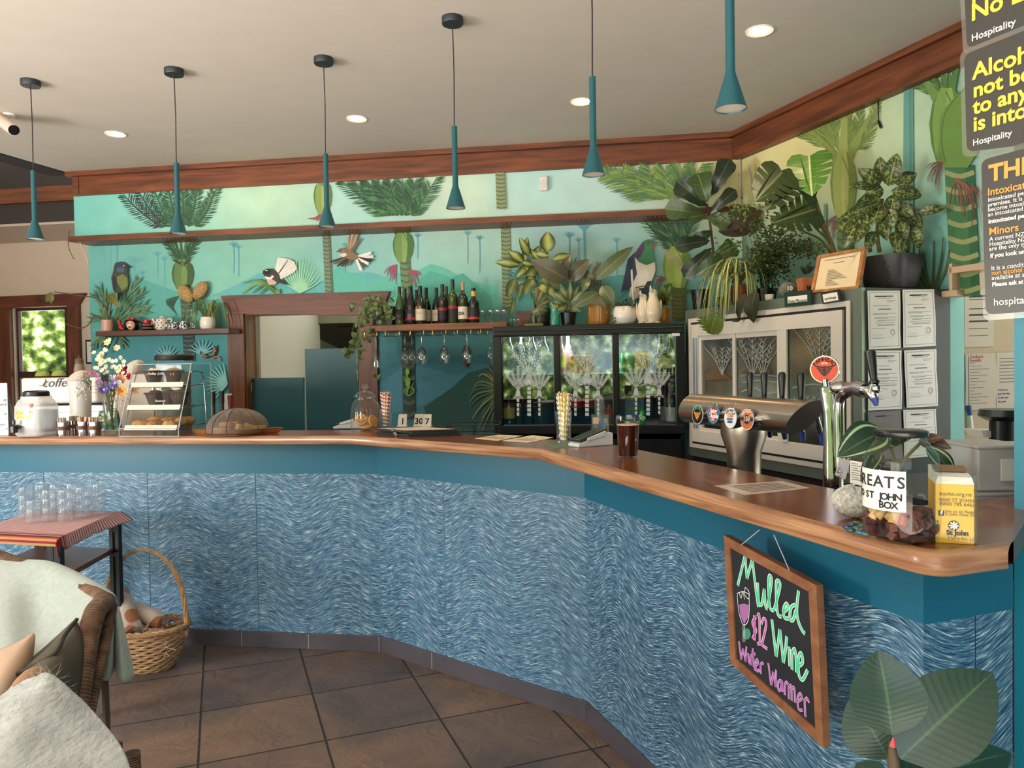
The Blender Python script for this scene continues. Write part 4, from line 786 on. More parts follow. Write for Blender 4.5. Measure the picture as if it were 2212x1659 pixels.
b.box((wx_(1600),-.005,gz1-.012),(wx_(1700)-wx_(1516),.012,.03));b.box((wx_(1600),-.005,gz0+.008),(wx_(1700)-wx_(1516),.012,.022))
b.obj('sliding_stile',WPV,wf,sm=0,bev=.002)
b=B()
for x in(wx_(1505),wx_(1511)):b.box((x,-.021,(gz0+gz1)/2),(.02,.003,gz1-gz0-.02))
b.obj('track',mat('grey_track','8a94a6',.4,.3),wf,sm=0)
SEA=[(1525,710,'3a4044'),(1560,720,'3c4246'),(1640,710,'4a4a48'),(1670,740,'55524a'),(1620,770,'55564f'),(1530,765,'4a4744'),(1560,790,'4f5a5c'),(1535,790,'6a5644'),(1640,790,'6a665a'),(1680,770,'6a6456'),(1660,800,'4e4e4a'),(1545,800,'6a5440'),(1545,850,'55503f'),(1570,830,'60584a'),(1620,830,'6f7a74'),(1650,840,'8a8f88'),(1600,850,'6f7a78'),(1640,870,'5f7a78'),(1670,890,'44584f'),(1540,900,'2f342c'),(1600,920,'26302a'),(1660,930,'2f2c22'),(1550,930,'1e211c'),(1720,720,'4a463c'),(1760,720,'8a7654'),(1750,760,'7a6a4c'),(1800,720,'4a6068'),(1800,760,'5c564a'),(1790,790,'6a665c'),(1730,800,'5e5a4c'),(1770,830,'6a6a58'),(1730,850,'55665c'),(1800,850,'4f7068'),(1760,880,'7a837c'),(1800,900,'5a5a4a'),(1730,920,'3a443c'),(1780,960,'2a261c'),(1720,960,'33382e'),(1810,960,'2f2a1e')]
FS=blend(SEA,900,.001);SEAM=mat('sea_scene',attr=True,rough=.12,spec=.6,var=.28,vs=7);WFi=(M.Translation(base)@M.Rotation(radians(AR),4,'Z'))  # coast scene on the door panels, blended from coloured points
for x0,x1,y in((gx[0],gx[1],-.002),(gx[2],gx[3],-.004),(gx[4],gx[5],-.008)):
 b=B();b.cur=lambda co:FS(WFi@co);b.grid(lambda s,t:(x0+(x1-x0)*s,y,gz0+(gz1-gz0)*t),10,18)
 b.cur=None;b.box(((x0+x1)/2,y+.003,(gz0+gz1)/2),(x1-x0,.004,gz1-gz0));b.obj('scene_door',SEAM,wf,sm=0)
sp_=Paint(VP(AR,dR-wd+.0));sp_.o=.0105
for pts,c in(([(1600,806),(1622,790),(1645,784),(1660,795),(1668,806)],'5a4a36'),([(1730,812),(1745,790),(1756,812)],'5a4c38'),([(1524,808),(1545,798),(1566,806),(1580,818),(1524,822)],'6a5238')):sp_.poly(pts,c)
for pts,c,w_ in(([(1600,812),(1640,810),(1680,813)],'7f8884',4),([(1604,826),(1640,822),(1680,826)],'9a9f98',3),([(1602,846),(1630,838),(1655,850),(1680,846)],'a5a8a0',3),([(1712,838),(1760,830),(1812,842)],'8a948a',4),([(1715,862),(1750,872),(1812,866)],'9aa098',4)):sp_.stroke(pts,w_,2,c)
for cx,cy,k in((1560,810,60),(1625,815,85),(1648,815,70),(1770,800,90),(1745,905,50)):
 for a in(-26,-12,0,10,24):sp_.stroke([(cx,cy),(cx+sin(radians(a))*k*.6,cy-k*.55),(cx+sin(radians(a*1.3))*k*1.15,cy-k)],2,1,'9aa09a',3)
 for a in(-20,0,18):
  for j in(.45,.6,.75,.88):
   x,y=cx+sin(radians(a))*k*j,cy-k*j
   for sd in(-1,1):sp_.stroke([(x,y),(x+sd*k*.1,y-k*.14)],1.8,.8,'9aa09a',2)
sp_.P=VP(AR,dR-wd);o=sp_.b.obj('scene_strokes',mat('scene_colour',attr=True,rough=.2),wf,sm=0);o.matrix_parent_inverse=WFi.inverted()
# certificates on the side of the fridge
SIDE=VP(AR+90,(PR_+e4*0).dot(V((-sin(radians(AR+90)),cos(radians(AR+90)),0)))-.006)
GREYP=mat('printed_grey','6a666a',.7)
def sheet(name,lab,cat,P,c4,off,lines,m=PAPER,border=True,group=None,wav=.003,ink=GREYP):
 p=[P(x,y,off)for x,y in c4];cen=(p[0]+p[1]+p[2]+p[3])/4;root=T(name,lab,cat,cen,0,group);root_i=cen
 n=-P.n;ph=rnd.uniform(0,6);b=B()
 def S(u,v,o=0):return(p[0]*(1-u)+p[1]*u)*(1-v)+(p[3]*(1-u)+p[2]*u)*v+n*(o+.001+wav*abs(sin(v*4+ph))*(.4+.6*u))-cen
 b.grid(lambda u,v:S(u,v),8,14);b.grid(lambda u,v:S(1-u,v,-.0006),8,14);b.obj('sheet',m,root,sm=60)
 b=B()
 def bar(u0,v0,u1,v1):
  k=max(1,int(max(abs(u1-u0),abs(v1-v0))*10));b.grid(lambda s,t:S(u0+(u1-u0)*s,v0+(v1-v0)*t,.0006),k if u1-u0>v1-v0 else 1,k if v1-v0>=u1-u0 else 1)
 if border:
  for q in((.05,.03,.95,.036),(.05,.955,.95,.961),(.05,.03,.058,.96),(.942,.03,.95,.96)):bar(*q)
 for q in lines:bar(*q)
 if b.f:b.obj('print',ink,root,sm=0)
 return root,S
CERTL=[(.22,.085,.78,.105),(.28,.125,.72,.132),(.58,.165,.84,.172),(.58,.19,.76,.196),(.14,.255,.64,.262),(.32,.31,.7,.328),(.14,.385,.85,.391),(.14,.402,.6,.408),(.2,.455,.88,.461),(.2,.47,.62,.476),(.28,.505,.86,.511),(.28,.52,.55,.526),(.2,.55,.84,.556),(.28,.58,.84,.586),(.28,.595,.8,.601),(.12,.645,.56,.651),(.12,.8,.8,.802),(.12,.815,.45,.821)]
CP=[([(1873,628),(1943,628),(1944,752),(1876,755)],'top left certificate sheet on the dark side of the sliding fridge'),([(1949,626),(2017,625),(2021,747),(1951,751)],'top right certificate sheet on the dark side of the sliding fridge'),([(1874,757),(1946,757),(1947,883),(1875,887)],'middle left certificate sheet, partly behind the black tap handle'),([(1952,757),(2021,754),(2025,877),(1958,881)],'middle right certificate sheet with its lower corner lifting'),([(1874,890),(1944,886),(1949,990),(1878,994)],'greyed certificate in the bottom row, left one, above the calathea leaves'),([(1951,886),(2021,883),(2023,985),(1953,990)],'bottom right certificate sheet, behind the big lidded jar')]
for i,(c4,lab)in enumerate(CP):
 root,S=sheet('certificate',lab,'certificate',SIDE,c4,.004,CERTL,mat('grey_sheet','7a7674',.6)if i==4 else PAPER,True,'manager certificates on the fridge side',.004)
 p0,px_=S(.22,.107,.0008),S(.78,.107,.0008)-S(.22,.107,.0008);
 if i<4:
  b=B();cs=[(.76+.07*cos(t),.72+.05*sin(t))for t in[2*pi*j/20 for j in range(21)]];ribbon(b,[S(u,v,.001)for u,v in cs],.002,SIDE.n);ribbon(b,[S(.77+(u-.76)*.6,.72+(v-.72)*.6,.001)for u,v in cs],.001,SIDE.n);b.obj('seal',GREYP,root,sm=0)
  b=B();ribbon(b,[S(.14+.03*j,.76+(.035 if j%2 else-.02)*(1.2-.1*j),.001)for j in range(11)],.0012,SIDE.n);b.obj('signature',GREYP,root,sm=0)
 h_=(S(.5,.1)-S(.5,.12)).length*1.15;text("MANAGER'S CERTIFICATE",h_*.95,S(.22,.107,.0012),px_,V((0,0,1)),INK,root,bold=.0003)
 # ================================================================= small plant helpers
def leafmat(name,base,rib,edge=None,pat=None,pc=None,back=None,rough=.4,veins=9):
 """leaf colour from its own u (along) / v (across): pale midrib, side veins, optional pale blotches"""
 if name in MC:return MC[name]
 m,t,p,N,L=nodes(name,rough,.45);tc=N('ShaderNodeTexCoord');s=N('ShaderNodeSeparateXYZ');L(tc.outputs['UV'],s.inputs[0])
 def q(op,a,b=None,c=None):
  x=N('ShaderNodeMath');x.operation=op
  for i,v in enumerate((a,b,c)):
   if v is None:continue
   if isinstance(v,(int,float)):x.inputs[i].default_value=v
   else:L(v,x.inputs[i])
  return x.outputs[0]
 av=q('ABSOLUTE',q('MULTIPLY_ADD',s.outputs[1],2,-1));n=N('ShaderNodeTexNoise');n.inputs['Scale'].default_value=9;n.inputs['Detail'].default_value=5;L(tc.outputs['Object'],n.inputs[0])
 def step(v,a,b):
  r=N('ShaderNodeMapRange');L(v,r.inputs[0]);r.inputs[1].default_value=a;r.inputs[2].default_value=b;return r.outputs[0]
 def mix(f,a,b):
  x=N('ShaderNodeMixRGB');L(f,x.inputs[0])if not isinstance(f,(int,float))else setattr(x.inputs[0],'default_value',f)
  for i,v in((1,a),(2,b)):
   if isinstance(v,str):x.inputs[i].default_value=(*lin(v),1)
   else:L(v,x.inputs[i])
  return x.outputs[0]
 col=mix(step(n.outputs[0],.3,.7),base,edge or base)
 if pat=='centre':col=mix(step(q('ADD',av,q('MULTIPLY',n.outputs[0],.6)),1.05,.55),col,pc)
 if pat=='speckle':
  n2=N('ShaderNodeTexNoise');n2.inputs['Scale'].default_value=75;n2.inputs['Detail'].default_value=2;L(tc.outputs['Object'],n2.inputs[0])
  col=mix(q('MULTIPLY',step(n2.outputs[0],.46,.62),step(av,.98,.55)),col,pc)
 if pat=='band':col=mix(q('MULTIPLY',step(q('ABSOLUTE',q('SUBTRACT',q('MULTIPLY_ADD',n.outputs[0],.12,av),.74)),.09,.05),step(s.outputs[0],.0,.08)),col,pc)
 if pat=='stripe':col=mix(step(q('ABSOLUTE',q('SUBTRACT',av,.0)),.5,.3),col,pc)
 ve=q('ABSOLUTE',q('SUBTRACT',q('FRACT',q('MULTIPLY',q('MULTIPLY_ADD',av,-.13,s.outputs[0]),veins)),.5))
 col=mix(q('MULTIPLY',step(ve,.05,.0),.45),col,rib);col=mix(step(av,.055,.02),col,rib);L(col,p.inputs['Base Color'])
 b=N('ShaderNodeBump');b.inputs['Strength'].default_value=.08;b.inputs['Distance'].default_value=.004;L(ve,b.inputs['Height']);L(b.outputs[0],p.inputs['Normal']);return m
SH={'ovate':lambda t:sin(pi*min(1,t)**.82)**.75,'lance':lambda t:sin(pi*t**.75)**1.1,'heart':lambda t:min(1,(t*7)**.5)*(1-t)**.55*1.05,'fiddle':lambda t:(.28+.72*t)*min(1,(1-t)*9)**.6*min(1,t*6)*(1+.06*sin(t*19)),
'strap':lambda t:min(1,t*8)**.5*(1-t)**.35,'round':lambda t:sqrt(max(0,1-(2*t-1)**2)),'split':lambda t:sin(pi*min(1,t*.9+.1))**.6*(1 if abs((t*5.5)%1-.5)>.14 or t>.86 or t<.14 else .28),'lobed':lambda t:min(1,(t*5)**.5)*(1-t)**.5*(.3+.7*abs(sin(t*21))**.7)}
def leaf(b,base,tip,w,face,shape='ovate',arch=.12,fold=.18,roll=0,nu=12,sweep=0,wave=0):
 """curved leaf blade from base to tip; face = direction its upper side looks"""
 base,tip=V(base),V(tip);d=tip-base;Ln=d.length;d.normalize();s=d.cross(V(face)).normalized();n=s.cross(d).normalized()
 if roll:s,n=s*cos(roll)+n*sin(roll),n*cos(roll)-s*sin(roll)
 f=SH[shape];nu=80 if shape in('split','lobed')else nu
 def P(u,v):
  a=2*v-1;ww=f(min(max(u,.001),.999))*w/2;z=arch*Ln*sin(pi*u)+fold*abs(a)*ww-arch*Ln*.25*u*u+wave*w*sin(u*14+a*3)*abs(a)*.2
  uu=u+sweep*abs(a)*(1-u)if sweep else u
  return base+d*Ln*uu+s*a*ww+n*z
 b.grid(P,nu,6)
def px_leaf(root,bp,tp,wpx,m,Y,Yt=None,shape='ovate',name='leaf',face=None,**k):
 """leaf part of a plant standing at root, given where its base and tip stand in the place"""
 B0,T0=aty(*bp,Y),aty(*tp,Yt or Y);b=B();o=root.location
 leaf(b,B0-o,T0-o,wpx*Y/FPX,face if face is not None else(EYE-B0)+V((0,0,.6)),shape,**k);return b.obj(name,m,root,sm=80)
def stem(root,pts,r,m,Ys,name='stem',n=6,sm_=5):
 if not isinstance(Ys,(list,tuple)):Ys=[Ys]*len(pts)
 q=[aty(x,y,Y)-root.location for(x,y),Y in zip(pts,Ys)];b=B();q=smooth(q,sm_);k=len(q)-1
 rr=r if not isinstance(r,tuple)else[r[0]+(r[1]-r[0])*i/k for i in range(k+1)];b.tube(q,rr,n);return b.obj(name,m,root)
def pot(root,prof,m,n=32,name='pot',wob=None,soil=None):
 b=B();b.lathe(prof,n,wob=wob);o=b.obj(name,m,root)
 if soil:b=B();b.lathe([(0,soil[1]),(soil[0],soil[1])],20);b.obj('soil',SOIL,root)
 return o
STEMG=mat('green_stem','55622f',.5);STEMB=mat('brown_stem','5a3f2a',.6)
# ================================================================= left display shelf and what stands on it
SHF=VP(AB,5.37);s0,s1=SHF(206,713),SHF(494,711);zs=SHF(350,712.3).z
b=B();trimrun(b,s0,s1,nB,zs-.038,zs,-.2,0);o=b.obj('display_shelf',woodm('dark_shelf','42211a','66382a',(.9,9,9),.4,sc=3),sm=0,bev=.002);local(o,s0,AB);tag(o,'dark wooden wall shelf carrying teapots, left of the kitchen doorway','shelf')
def sp(px,d=5.46):q=VP(AB,d)(px,712);return V((q.x,q.y,zs))
K5=5.62/FPX
r_=T('potted_vine','bare vine with three long brown stems in a pink cylinder pot on the left shelf','plant',sp(232));h=27*K5;rr=12.5*K5;Yv=r_.location.y
pot(r_,[(0,0),(rr*.96,0),(rr,.004),(rr,h),(rr*.9,h),(rr*.88,h-.01),(0,h-.01)],mat('pink_glaze','c99a8c',.4))
for pts in([(234,690),(230,668),(217,650),(204,643),(170,638),(118,631)],[(236,690),(238,672),(241,655),(244,645)],[(228,690),(216,684),(203,683),(194,698),(180,708),(164,707),(142,699)]):stem(r_,pts,.0045,STEMB,Yv)
VL=leafmat('vine_leaf','5f6b3a','8f8f50','76783f')
px_leaf(r_,(114,631),(99,652),13,VL,Yv,shape='ovate');px_leaf(r_,(112,632),(110,656),10,VL,Yv);px_leaf(r_,(236,636),(258,664),22,leafmat('vine_leaf_old','7c7436','9a9048','6a6a34'),Yv,Yv-.05,shape='heart');px_leaf(r_,(240,634),(236,656),14,VL,Yv)
r_=T('novelty_teapot','black novelty teapot with painted face, red hat lid and red spout','teapot',sp(284));RED=mat('red_glaze','a01f28',.25);BLKG=mat('black_glaze','141316',.2);WG=mat('white_glaze','e6e0d8',.25)
b=B();b.lathe([(0,0),(.04,0),(.058,.02),(.06,.045),(.048,.075),(.03,.085),(0,.086)],24);b.obj('body',BLKG,r_)
b=B();b.ell((.012,-.035,.043),(.036,.03,.038));b.obj('face',mat('face_glaze','d9b8a0',.3),r_)
b=B();b.ell((.016,-.064,.03),(.011,.004,.008));b.obj('lips',RED,r_)
b=B();b.ell((.004,-.063,.056),(.006,.003,.003));b.ell((.028,-.061,.056),(.006,.003,.003));b.obj('eyes',BLKG,r_)
b=B();b.lathe([(.052,.083),(.054,.088),(.03,.094),(.026,.104),(0,.108)],24,c=(.01,0,0));b.obj('lid',RED,r_)
b=B();b.tube(smooth([(-.05,0,.02),(-.078,0,.024),(-.088,0,.05),(-.098,0,.085)],5),[.017]*10+[.013]*6,10);b.obj('spout',RED,r_)
b=B();b.tube(smooth([(.052,0,.068),(.08,0,.07),(.082,0,.03),(.055,0,.02)],5),.006,8);b.obj('handle',BLKG,r_)
b=B();b.lathe([(0,.003),(.06,0),(.064,.004)],24,c=(0,-.005,-.0005));b.obj('saucer',mat('grey_glaze','7a7a78',.4),r_)
q=sp(320)
for i,lab in enumerate(('lowest saucer of the pale rimmed stack under the red mug','second saucer from the bottom of the stack under the red mug','third saucer from the bottom of the stack under the red mug','topmost saucer of the stack, right under the red mug')):
 b=B();z=i*.0115;b.lathe([(0,z),(.03,z),(.05,z+.011),(.051,z+.0125),(.029,z+.004),(0,z+.004)],28);tag(b.obj('saucer',mat('stack_glaze%d'%(i%2),('2a2224','9a8a80')[i%2],.35),loc=q),lab,'saucer','saucers stacked on the left shelf')
r_=T('red_mug','small red mug on top of the saucer stack on the left shelf','mug',q+V((-.008,0,.047)));b=B();b.lathe([(0,0),(.026,0),(.03,.006),(.031,.036),(.028,.036),(.027,.006),(0,.005)],24);b.obj('body',RED,r_);b=B();b.tube(smooth([(.029,0,.03),(.044,0,.03),(.044,0,.01),(.028,0,.008)],4),.004,6);b.obj('handle',RED,r_)
r_=T('spotted_teapot','white teapot with coloured polka dots stacked on its matching cup','teapot',sp(350,5.44))
b=B();b.lathe([(0,0),(.032,0),(.05,.02),(.052,.042),(.045,.046),(0,.046)],24);b.obj('cup',WG,r_)
b=B();b.lathe([(0,.046),(.04,.047),(.05,.06),(.047,.08),(.03,.094),(.02,.097),(0,.099)],24);b.obj('body',WG,r_)
b=B();b.ell((0,0,.105),(.008,.008,.008));b.obj('lid_knob',WG,r_);b=B();b.tube(smooth([(-.042,0,.058),(-.06,0,.068),(-.072,0,.09)],5),[.011]*6+[.007]*5,8);b.obj('spout',WG,r_)
b=B();b.tube(smooth([(.042,0,.082),(.07,0,.088),(.078,0,.075),(.068,0,.06)],4),.005,6);b.obj('handle',WG,r_)
b=B()
for i,(z,R_,hz)in enumerate(((.02,.0505,0),(.037,.0525,.4),(.06,.0505,.1),(.074,.049,.5),(.087,.04,.2))):
 for j in range(10):
  a=2*pi*(j+hz)/10;b.cur=lin(['b8303a','4a6a9a','c07a34','5a8a4a','8a3a6a'][(i*3+j)%5]);b.ell((R_*cos(a),R_*sin(a),z),(.0055,.0055,.0055),8,6)
b.obj('polka_dots',ATTR,r_)['kind']='stuff'
BW=mat('blue_white','c8ccd4',.3,var=.0);m,t,p,N,L=nodes('delft_glaze',.25);tc=N('ShaderNodeTexCoord');v=N('ShaderNodeTexNoise');v.inputs['Scale'].default_value=70;v.inputs['Detail'].default_value=3;L(tc.outputs['Object'],v.inputs[0]);r=ramp(N,[(.46,'1c2848'),(.52,'dcdfe2')]);L(v.outputs[0],r.inputs[0]);L(r.outputs[0],p.inputs['Base Color']);DELF=m
r_=T('small_teapot','small blue and white patterned teapot in front of the mugs','teapot',sp(375,5.43));b=B();b.lathe([(0,0),(.03,0),(.044,.02),(.04,.042),(.02,.052),(0,.053)],24);b.obj('body',DELF,r_)
b=B();b.tube([(.04,0,.02),(.06,0,.045)],[.009,.005],8);b.obj('spout',DELF,r_);b=B();b.tube(smooth([(-.038,0,.04),(-.055,0,.038),(-.052,0,.016),(-.04,0,.014)],4),.004,6);b.obj('handle',DELF,r_);b=B();b.ell((0,0,.056),(.006,.006,.006));b.obj('lid_knob',DELF,r_)
for px,d_,lab in((381,5.51,'blue patterned mug standing behind the small teapot'),(398,5.46,'blue patterned mug next to the glass vase on the left shelf')):
 r_=T('patterned_mug',lab,'mug',sp(px,d_),0,'blue patterned mugs');b=B();b.lathe([(0,0),(.027,0),(.029,.004),(.03,.066),(.027,.066),(.026,.006),(0,.005)],24);b.obj('body',DELF,r_);b=B();b.tube(smooth([(.028,.012,.056),(.044,.018,.055),(.044,.018,.02),(.027,.012,.014)],4),.004,6);b.obj('handle',DELF,r_)
b=B();b.lathe([(0,.002),(.016,0),(.019,.01),(.016,.06),(.023,.15),(.021,.15),(.014,.06),(.016,.012),(0,.01)],24);tag(b.obj('bud_vase',GLASS,loc=sp(418,5.45)),'slim clear glass vase between the patterned mug and the white pot','vase')
# woven flax heart
m,t,p,N,L=nodes('flax_weave',.7);tc=N('ShaderNodeTexCoord');mp=N('ShaderNodeMapping');mp.inputs['Rotation'].default_value=(0,.75,0);L(tc.outputs['Object'],mp.inputs[0]);c_=N('ShaderNodeTexChecker');c_.inputs['Scale'].default_value=150;c_.inputs[1].default_value=(*lin('caa66a'),1);c_.inputs[2].default_value=(*lin('6a5230'),1);L(mp.outputs[0],c_.inputs[0]);L(c_.outputs[0],p.inputs['Base Color'])
q=VP(AB,5.53)(417,635);r_=T('woven_flax_heart','heart shaped ornament woven from tan flax, hung above the left shelf','ornament',q,radians(AB))
def lobe(sg):
 b=B();ax=M.Rotation(sg*radians(38),3,'Y')
 b.ell((sg*.062,0,.004+.02*(sg>0)),(.052,.03,.082),20,14,ax);return b
lobe(-1).obj('left_lobe',m,r_);lobe(1).obj('right_lobe',m,r_)
r_=T('spider_plant','spider plant with narrow arching leaves in a white pot on the left shelf','plant',sp(449,5.44));Yv=r_.location.y
pot(r_,[(0,0),(.045,0),(.057,.02),(.058,.06),(.05,.092),(.044,.092),(.042,.08),(0,.08)],WG)
b=B()
for i in range(46):
 a=rnd.uniform(0,2*pi);L_=rnd.uniform(.1,.24);e_=V((cos(a),sin(a),0));up_=rnd.uniform(.6,1.5);q=[V((0,0,.085))+e_*.02+V((0,0,0)),V((0,0,.085))+e_*L_*.45+V((0,0,L_*.55*up_)),V((0,0,.085))+e_*L_*.85+V((0,0,L_*.4*up_)),V((0,0,.085))+e_*L_*1.05+V((0,0,-.02-.12*rnd.random()))]
 if q[3].y>.08:q=[V((x.x,min(x.y,.08),x.z))for x in q]
 q=smooth(q,4);n=len(q);s_=e_.cross(V((0,0,1)));b.cur=lin(rnd.choice(['7f8a4a','95985a','6a7a40']));vs=[]
 for j,x in enumerate(q):ww=.0045*(1-(j/(n-1))**3);vs+=[x+s_*ww,x-s_*ww]
 b.add(vs,[(2*j,2*j+1,2*j+3,2*j+2)for j in range(n-1)])
b.obj('foliage',ATTR,r_)['kind']='stuff'
# ================================================================= wine shelf
WSF=VP(AB,5.22);a0,a1=WSF(777,703),WSF(1096,694);zw=WSF(940,698.5).z
b=B();trimrun(b,a0,a1,nB,zw-.05,zw,-.325,0);o=b.obj('wine_shelf',woodm('live_edge_shelf','4a2417','8a4c2a',(.9,7,7),.3,.2,knots=(1.3,4,4),sc=3),sm=0,bev=.006);local(o,a0,AB);tag(o,'thick varnished wooden shelf holding wine bottles, right of the doorway','shelf')
def wsp(px,d=5.36):q=VP(AB,d)(px,700);return V((q.x,q.y,zw))
K6=5.4/FPX
WBOT=[(864,611,20,5.3,'3a5a30','15161a','201f22',0,'green riesling style bottle with black label, leftmost on the wine shelf','hock'),(876,614,18,5.42,'15181a','17181a',None,0,'dark bottle half hidden behind the two black labelled bottles','hock'),(888,611,22,5.3,'16181a','15161a','1c1a1e','a01f34','dark bottle with black label and red band, second in front from the left','hock'),
(901,617,18,5.43,'16181a','151618',None,0,'dark bottle behind the first cream labelled bottle','hock'),(909,611,22,5.31,'1f2418','141416','d0c2b2',0,'bottle with cream label and gold medals, third in front from the left','burg'),(922,613,19,5.43,'14161a','121316','c4b8ac',0,'bottle partly behind the gold medal bottle, label cut off on its left','burg'),
(944,614,20,5.42,'14161a','141416','c8baa8',0,'cream labelled bottle left of the gap on the wine shelf','burg'),(957,609,22,5.3,'1a1d14','3a1a20','161414','8a2034','bordeaux bottle with dark red cap and thin red label, short one','bord'),(966,611,16,5.46,'14161a','17181a',None,0,'dark bottle mostly hidden behind the short dark red capped one','bord'),
(979,599,22,5.31,'35421c','301820','1c1818','8a2034','tallest bottle on the wine shelf, green glass with red label','bord'),(1001,606,22,5.3,'26301a','b8885a','d6cabc',0,'bottle with tan cap and white DB label','bord'),(1024,619,24,5.3,'1a1c16','151618','1c1a18','b03a34','stout dark bottle with yellow neck tag, rightmost on the wine shelf','port')]
for px,yt,wpx,d_,gc,cc,lc,band,lab,kind in WBOT:
 k_=(d_+.14)/FPX;h=(694-yt)*k_*1.0;R_=wpx*k_/2;r_=T('wine_bottle',lab,'bottle',wsp(px,d_),radians(AB),'wine bottles on the shelf');b=B()
 pr={'hock':[(1,.42),(.9,.52),(.6,.66),(.36,.8),(.33,.98)],'burg':[(1,.46),(.92,.54),(.6,.66),(.36,.76),(.33,.98)],'bord':[(1,.58),(.95,.63),(.6,.7),(.36,.74),(.34,.98)],'port':[(1,.54),(.93,.6),(.55,.66),(.38,.7),(.42,.8),(.34,.88),(.34,.98)]}[kind]
 b.lathe([(0,.004),(R_*.9,0),(R_,.008)]+[(R_*a,h*z)for a,z in pr]+[(0,h*.985)],28);b.obj('body',mat('wine_glass_'+gc,gc,.08,spec=.8),r_)
 b=B();b.lathe([(R_*.36,h*.8),(R_*.37,h*.81),(R_*.37,h),(0,h)],18);b.obj('cap',mat('capsule_'+cc,cc,.35),r_)
 if lc:
  b=B();b.lathe([(R_*1.012,h*.1),(R_*1.012,h*.4)],28);b.obj('paper_label',mat('wl_'+lc,lc,.6),r_)
  if band:b=B();z=.1 if kind=='port' else(.12 if kind=='hock' else .33);b.lathe([(R_*1.02,h*z),(R_*1.02,h*(z+.07))],28);b.obj('label_band',mat('wb_'+band,band,.5),r_)
  fr_y=-R_*1.03
  if px==1001:text('DB',.03,(-.026,fr_y,h*.2),(1,0,0),(0,0,1),mat('label_plum','3a2238',.6),r_,bold=.001)
  elif kind=='burg':b=B();ribbon(b,[V((-.02+.004*j,fr_y-.0006,h*.28+(.012 if j%3==0 else-.004)))for j in range(11)],.0014,V((0,1,0)));b.obj('script',INK,r_,sm=0)
  elif kind=='hock':b=B();[ribbon(b,smooth([V((0,fr_y-.0006,h*.2)),V((.012*sin(a),fr_y-.0006,h*.2+.012*cos(a)*.6+.006)),V((.02*sin(a*1.2),fr_y-.0006,h*.24+.014*cos(a)))],3),.0014,V((0,1,0)))for a in(-1.6,-1,-.4,.2,.8,1.4)];b.obj('leaf_emblem',mat('emblem','9a9690',.6),r_,sm=0)
 if px==909:
  for dx in(-.018,.008):b=B();b.lathe([(0,0),(.009,0)],14,c=(dx,fr_y-.001,h*.43),mx=M.Rotation(pi/2,3,'X'));b.obj('medal',mat('gold_medal','b08a3c',.35,.6),r_)
 if kind=='port':b=B();b.lathe([(R_*.44,h*.76),(R_*.44,h*.9)],16);b.obj('neck_tag',mat('yellow_tag','d8a824',.5),r_)
 # ivy in a black pot at the shelf's left end
r_=T('trailing_ivy','trailing ivy spilling from a square black pot at the left end of the wine shelf','plant',wsp(832,5.37));Yv=r_.location.y
b=B();b.box((.0,0,.07),(.15,.13,.14),radians(AB));b.obj('pot',BLACK,r_,sm=0,bev=.004)
IVY=leafmat('ivy_leaf','3f4f2a','7a8a50','566a34')
for pts in([(820,655),(800,650),(785,680),(770,720),(748,760)],[(830,650),(812,640),(795,660),(790,700),(780,735),(776,765)],[(836,650),(848,660),(842,690),(836,715)],[(815,660),(790,665),(765,700),(762,730)],[(812,652),(800,690),(806,735),(808,780)],[(835,650),(850,640),(853,620)]):stem(r_,pts,.002,STEMG,[Yv]+[Yv-.22]*(len(pts)-1),'vine')
n_=0
for cx,cy,sx_,sy_,k in((810,660,30,22,44),(790,690,14,26,14),(770,735,14,22,12),(752,760,8,14,6),(838,670,10,26,10),(782,760,8,14,4),(812,812,4,14,2)):
 for i in range(k):
  x,y=rnd.gauss(cx,sx_*.55),rnd.gauss(cy,sy_*.55);a=rnd.uniform(0,2*pi);l=rnd.uniform(11,17)
  px_leaf(r_,(x,y),(x+l*cos(a)*.8,y+abs(l*sin(a))*.9),l*.95,IVY,Yv-.2+rnd.uniform(-.04,.06),shape='heart',name='leaf',roll=rnd.uniform(-.6,.6));n_+=1
  # coupe glasses standing on the shelf and the fridge
RIMG=glassm('stemware_glass',(.95,.96,.97),.2,.03)
def stemware(name,lab,cat,loc,prof,group,m=None,mx=None):
 r_=T(name,lab,cat,loc,0,group);b=B();b.lathe(prof,20,mx=mx);b.obj('glass',m or RIMG,r_);return r_
CPR=[(0,.001),(.022,0),(.022,.002),(.004,.005),(.003,.035),(.006,.04),(.024,.052),(.03,.075),(.031,.085),(.029,.085),(.028,.075),(.022,.054),(0,.043)]
s_cap=False
for i,(px,d_)in enumerate(((1044,5.3),(1052,5.42),(1061,5.3),(1069,5.42),(1076,5.29),(1084,5.4),(1090,5.29))):stemware('coupe_glass',['first','second','third','fourth','fifth','sixth','seventh'][i]+' small stemmed glass from the left at the right end of the wine shelf','glass',wsp(px,d_),CPR,'stemmed glasses on the wine shelf')
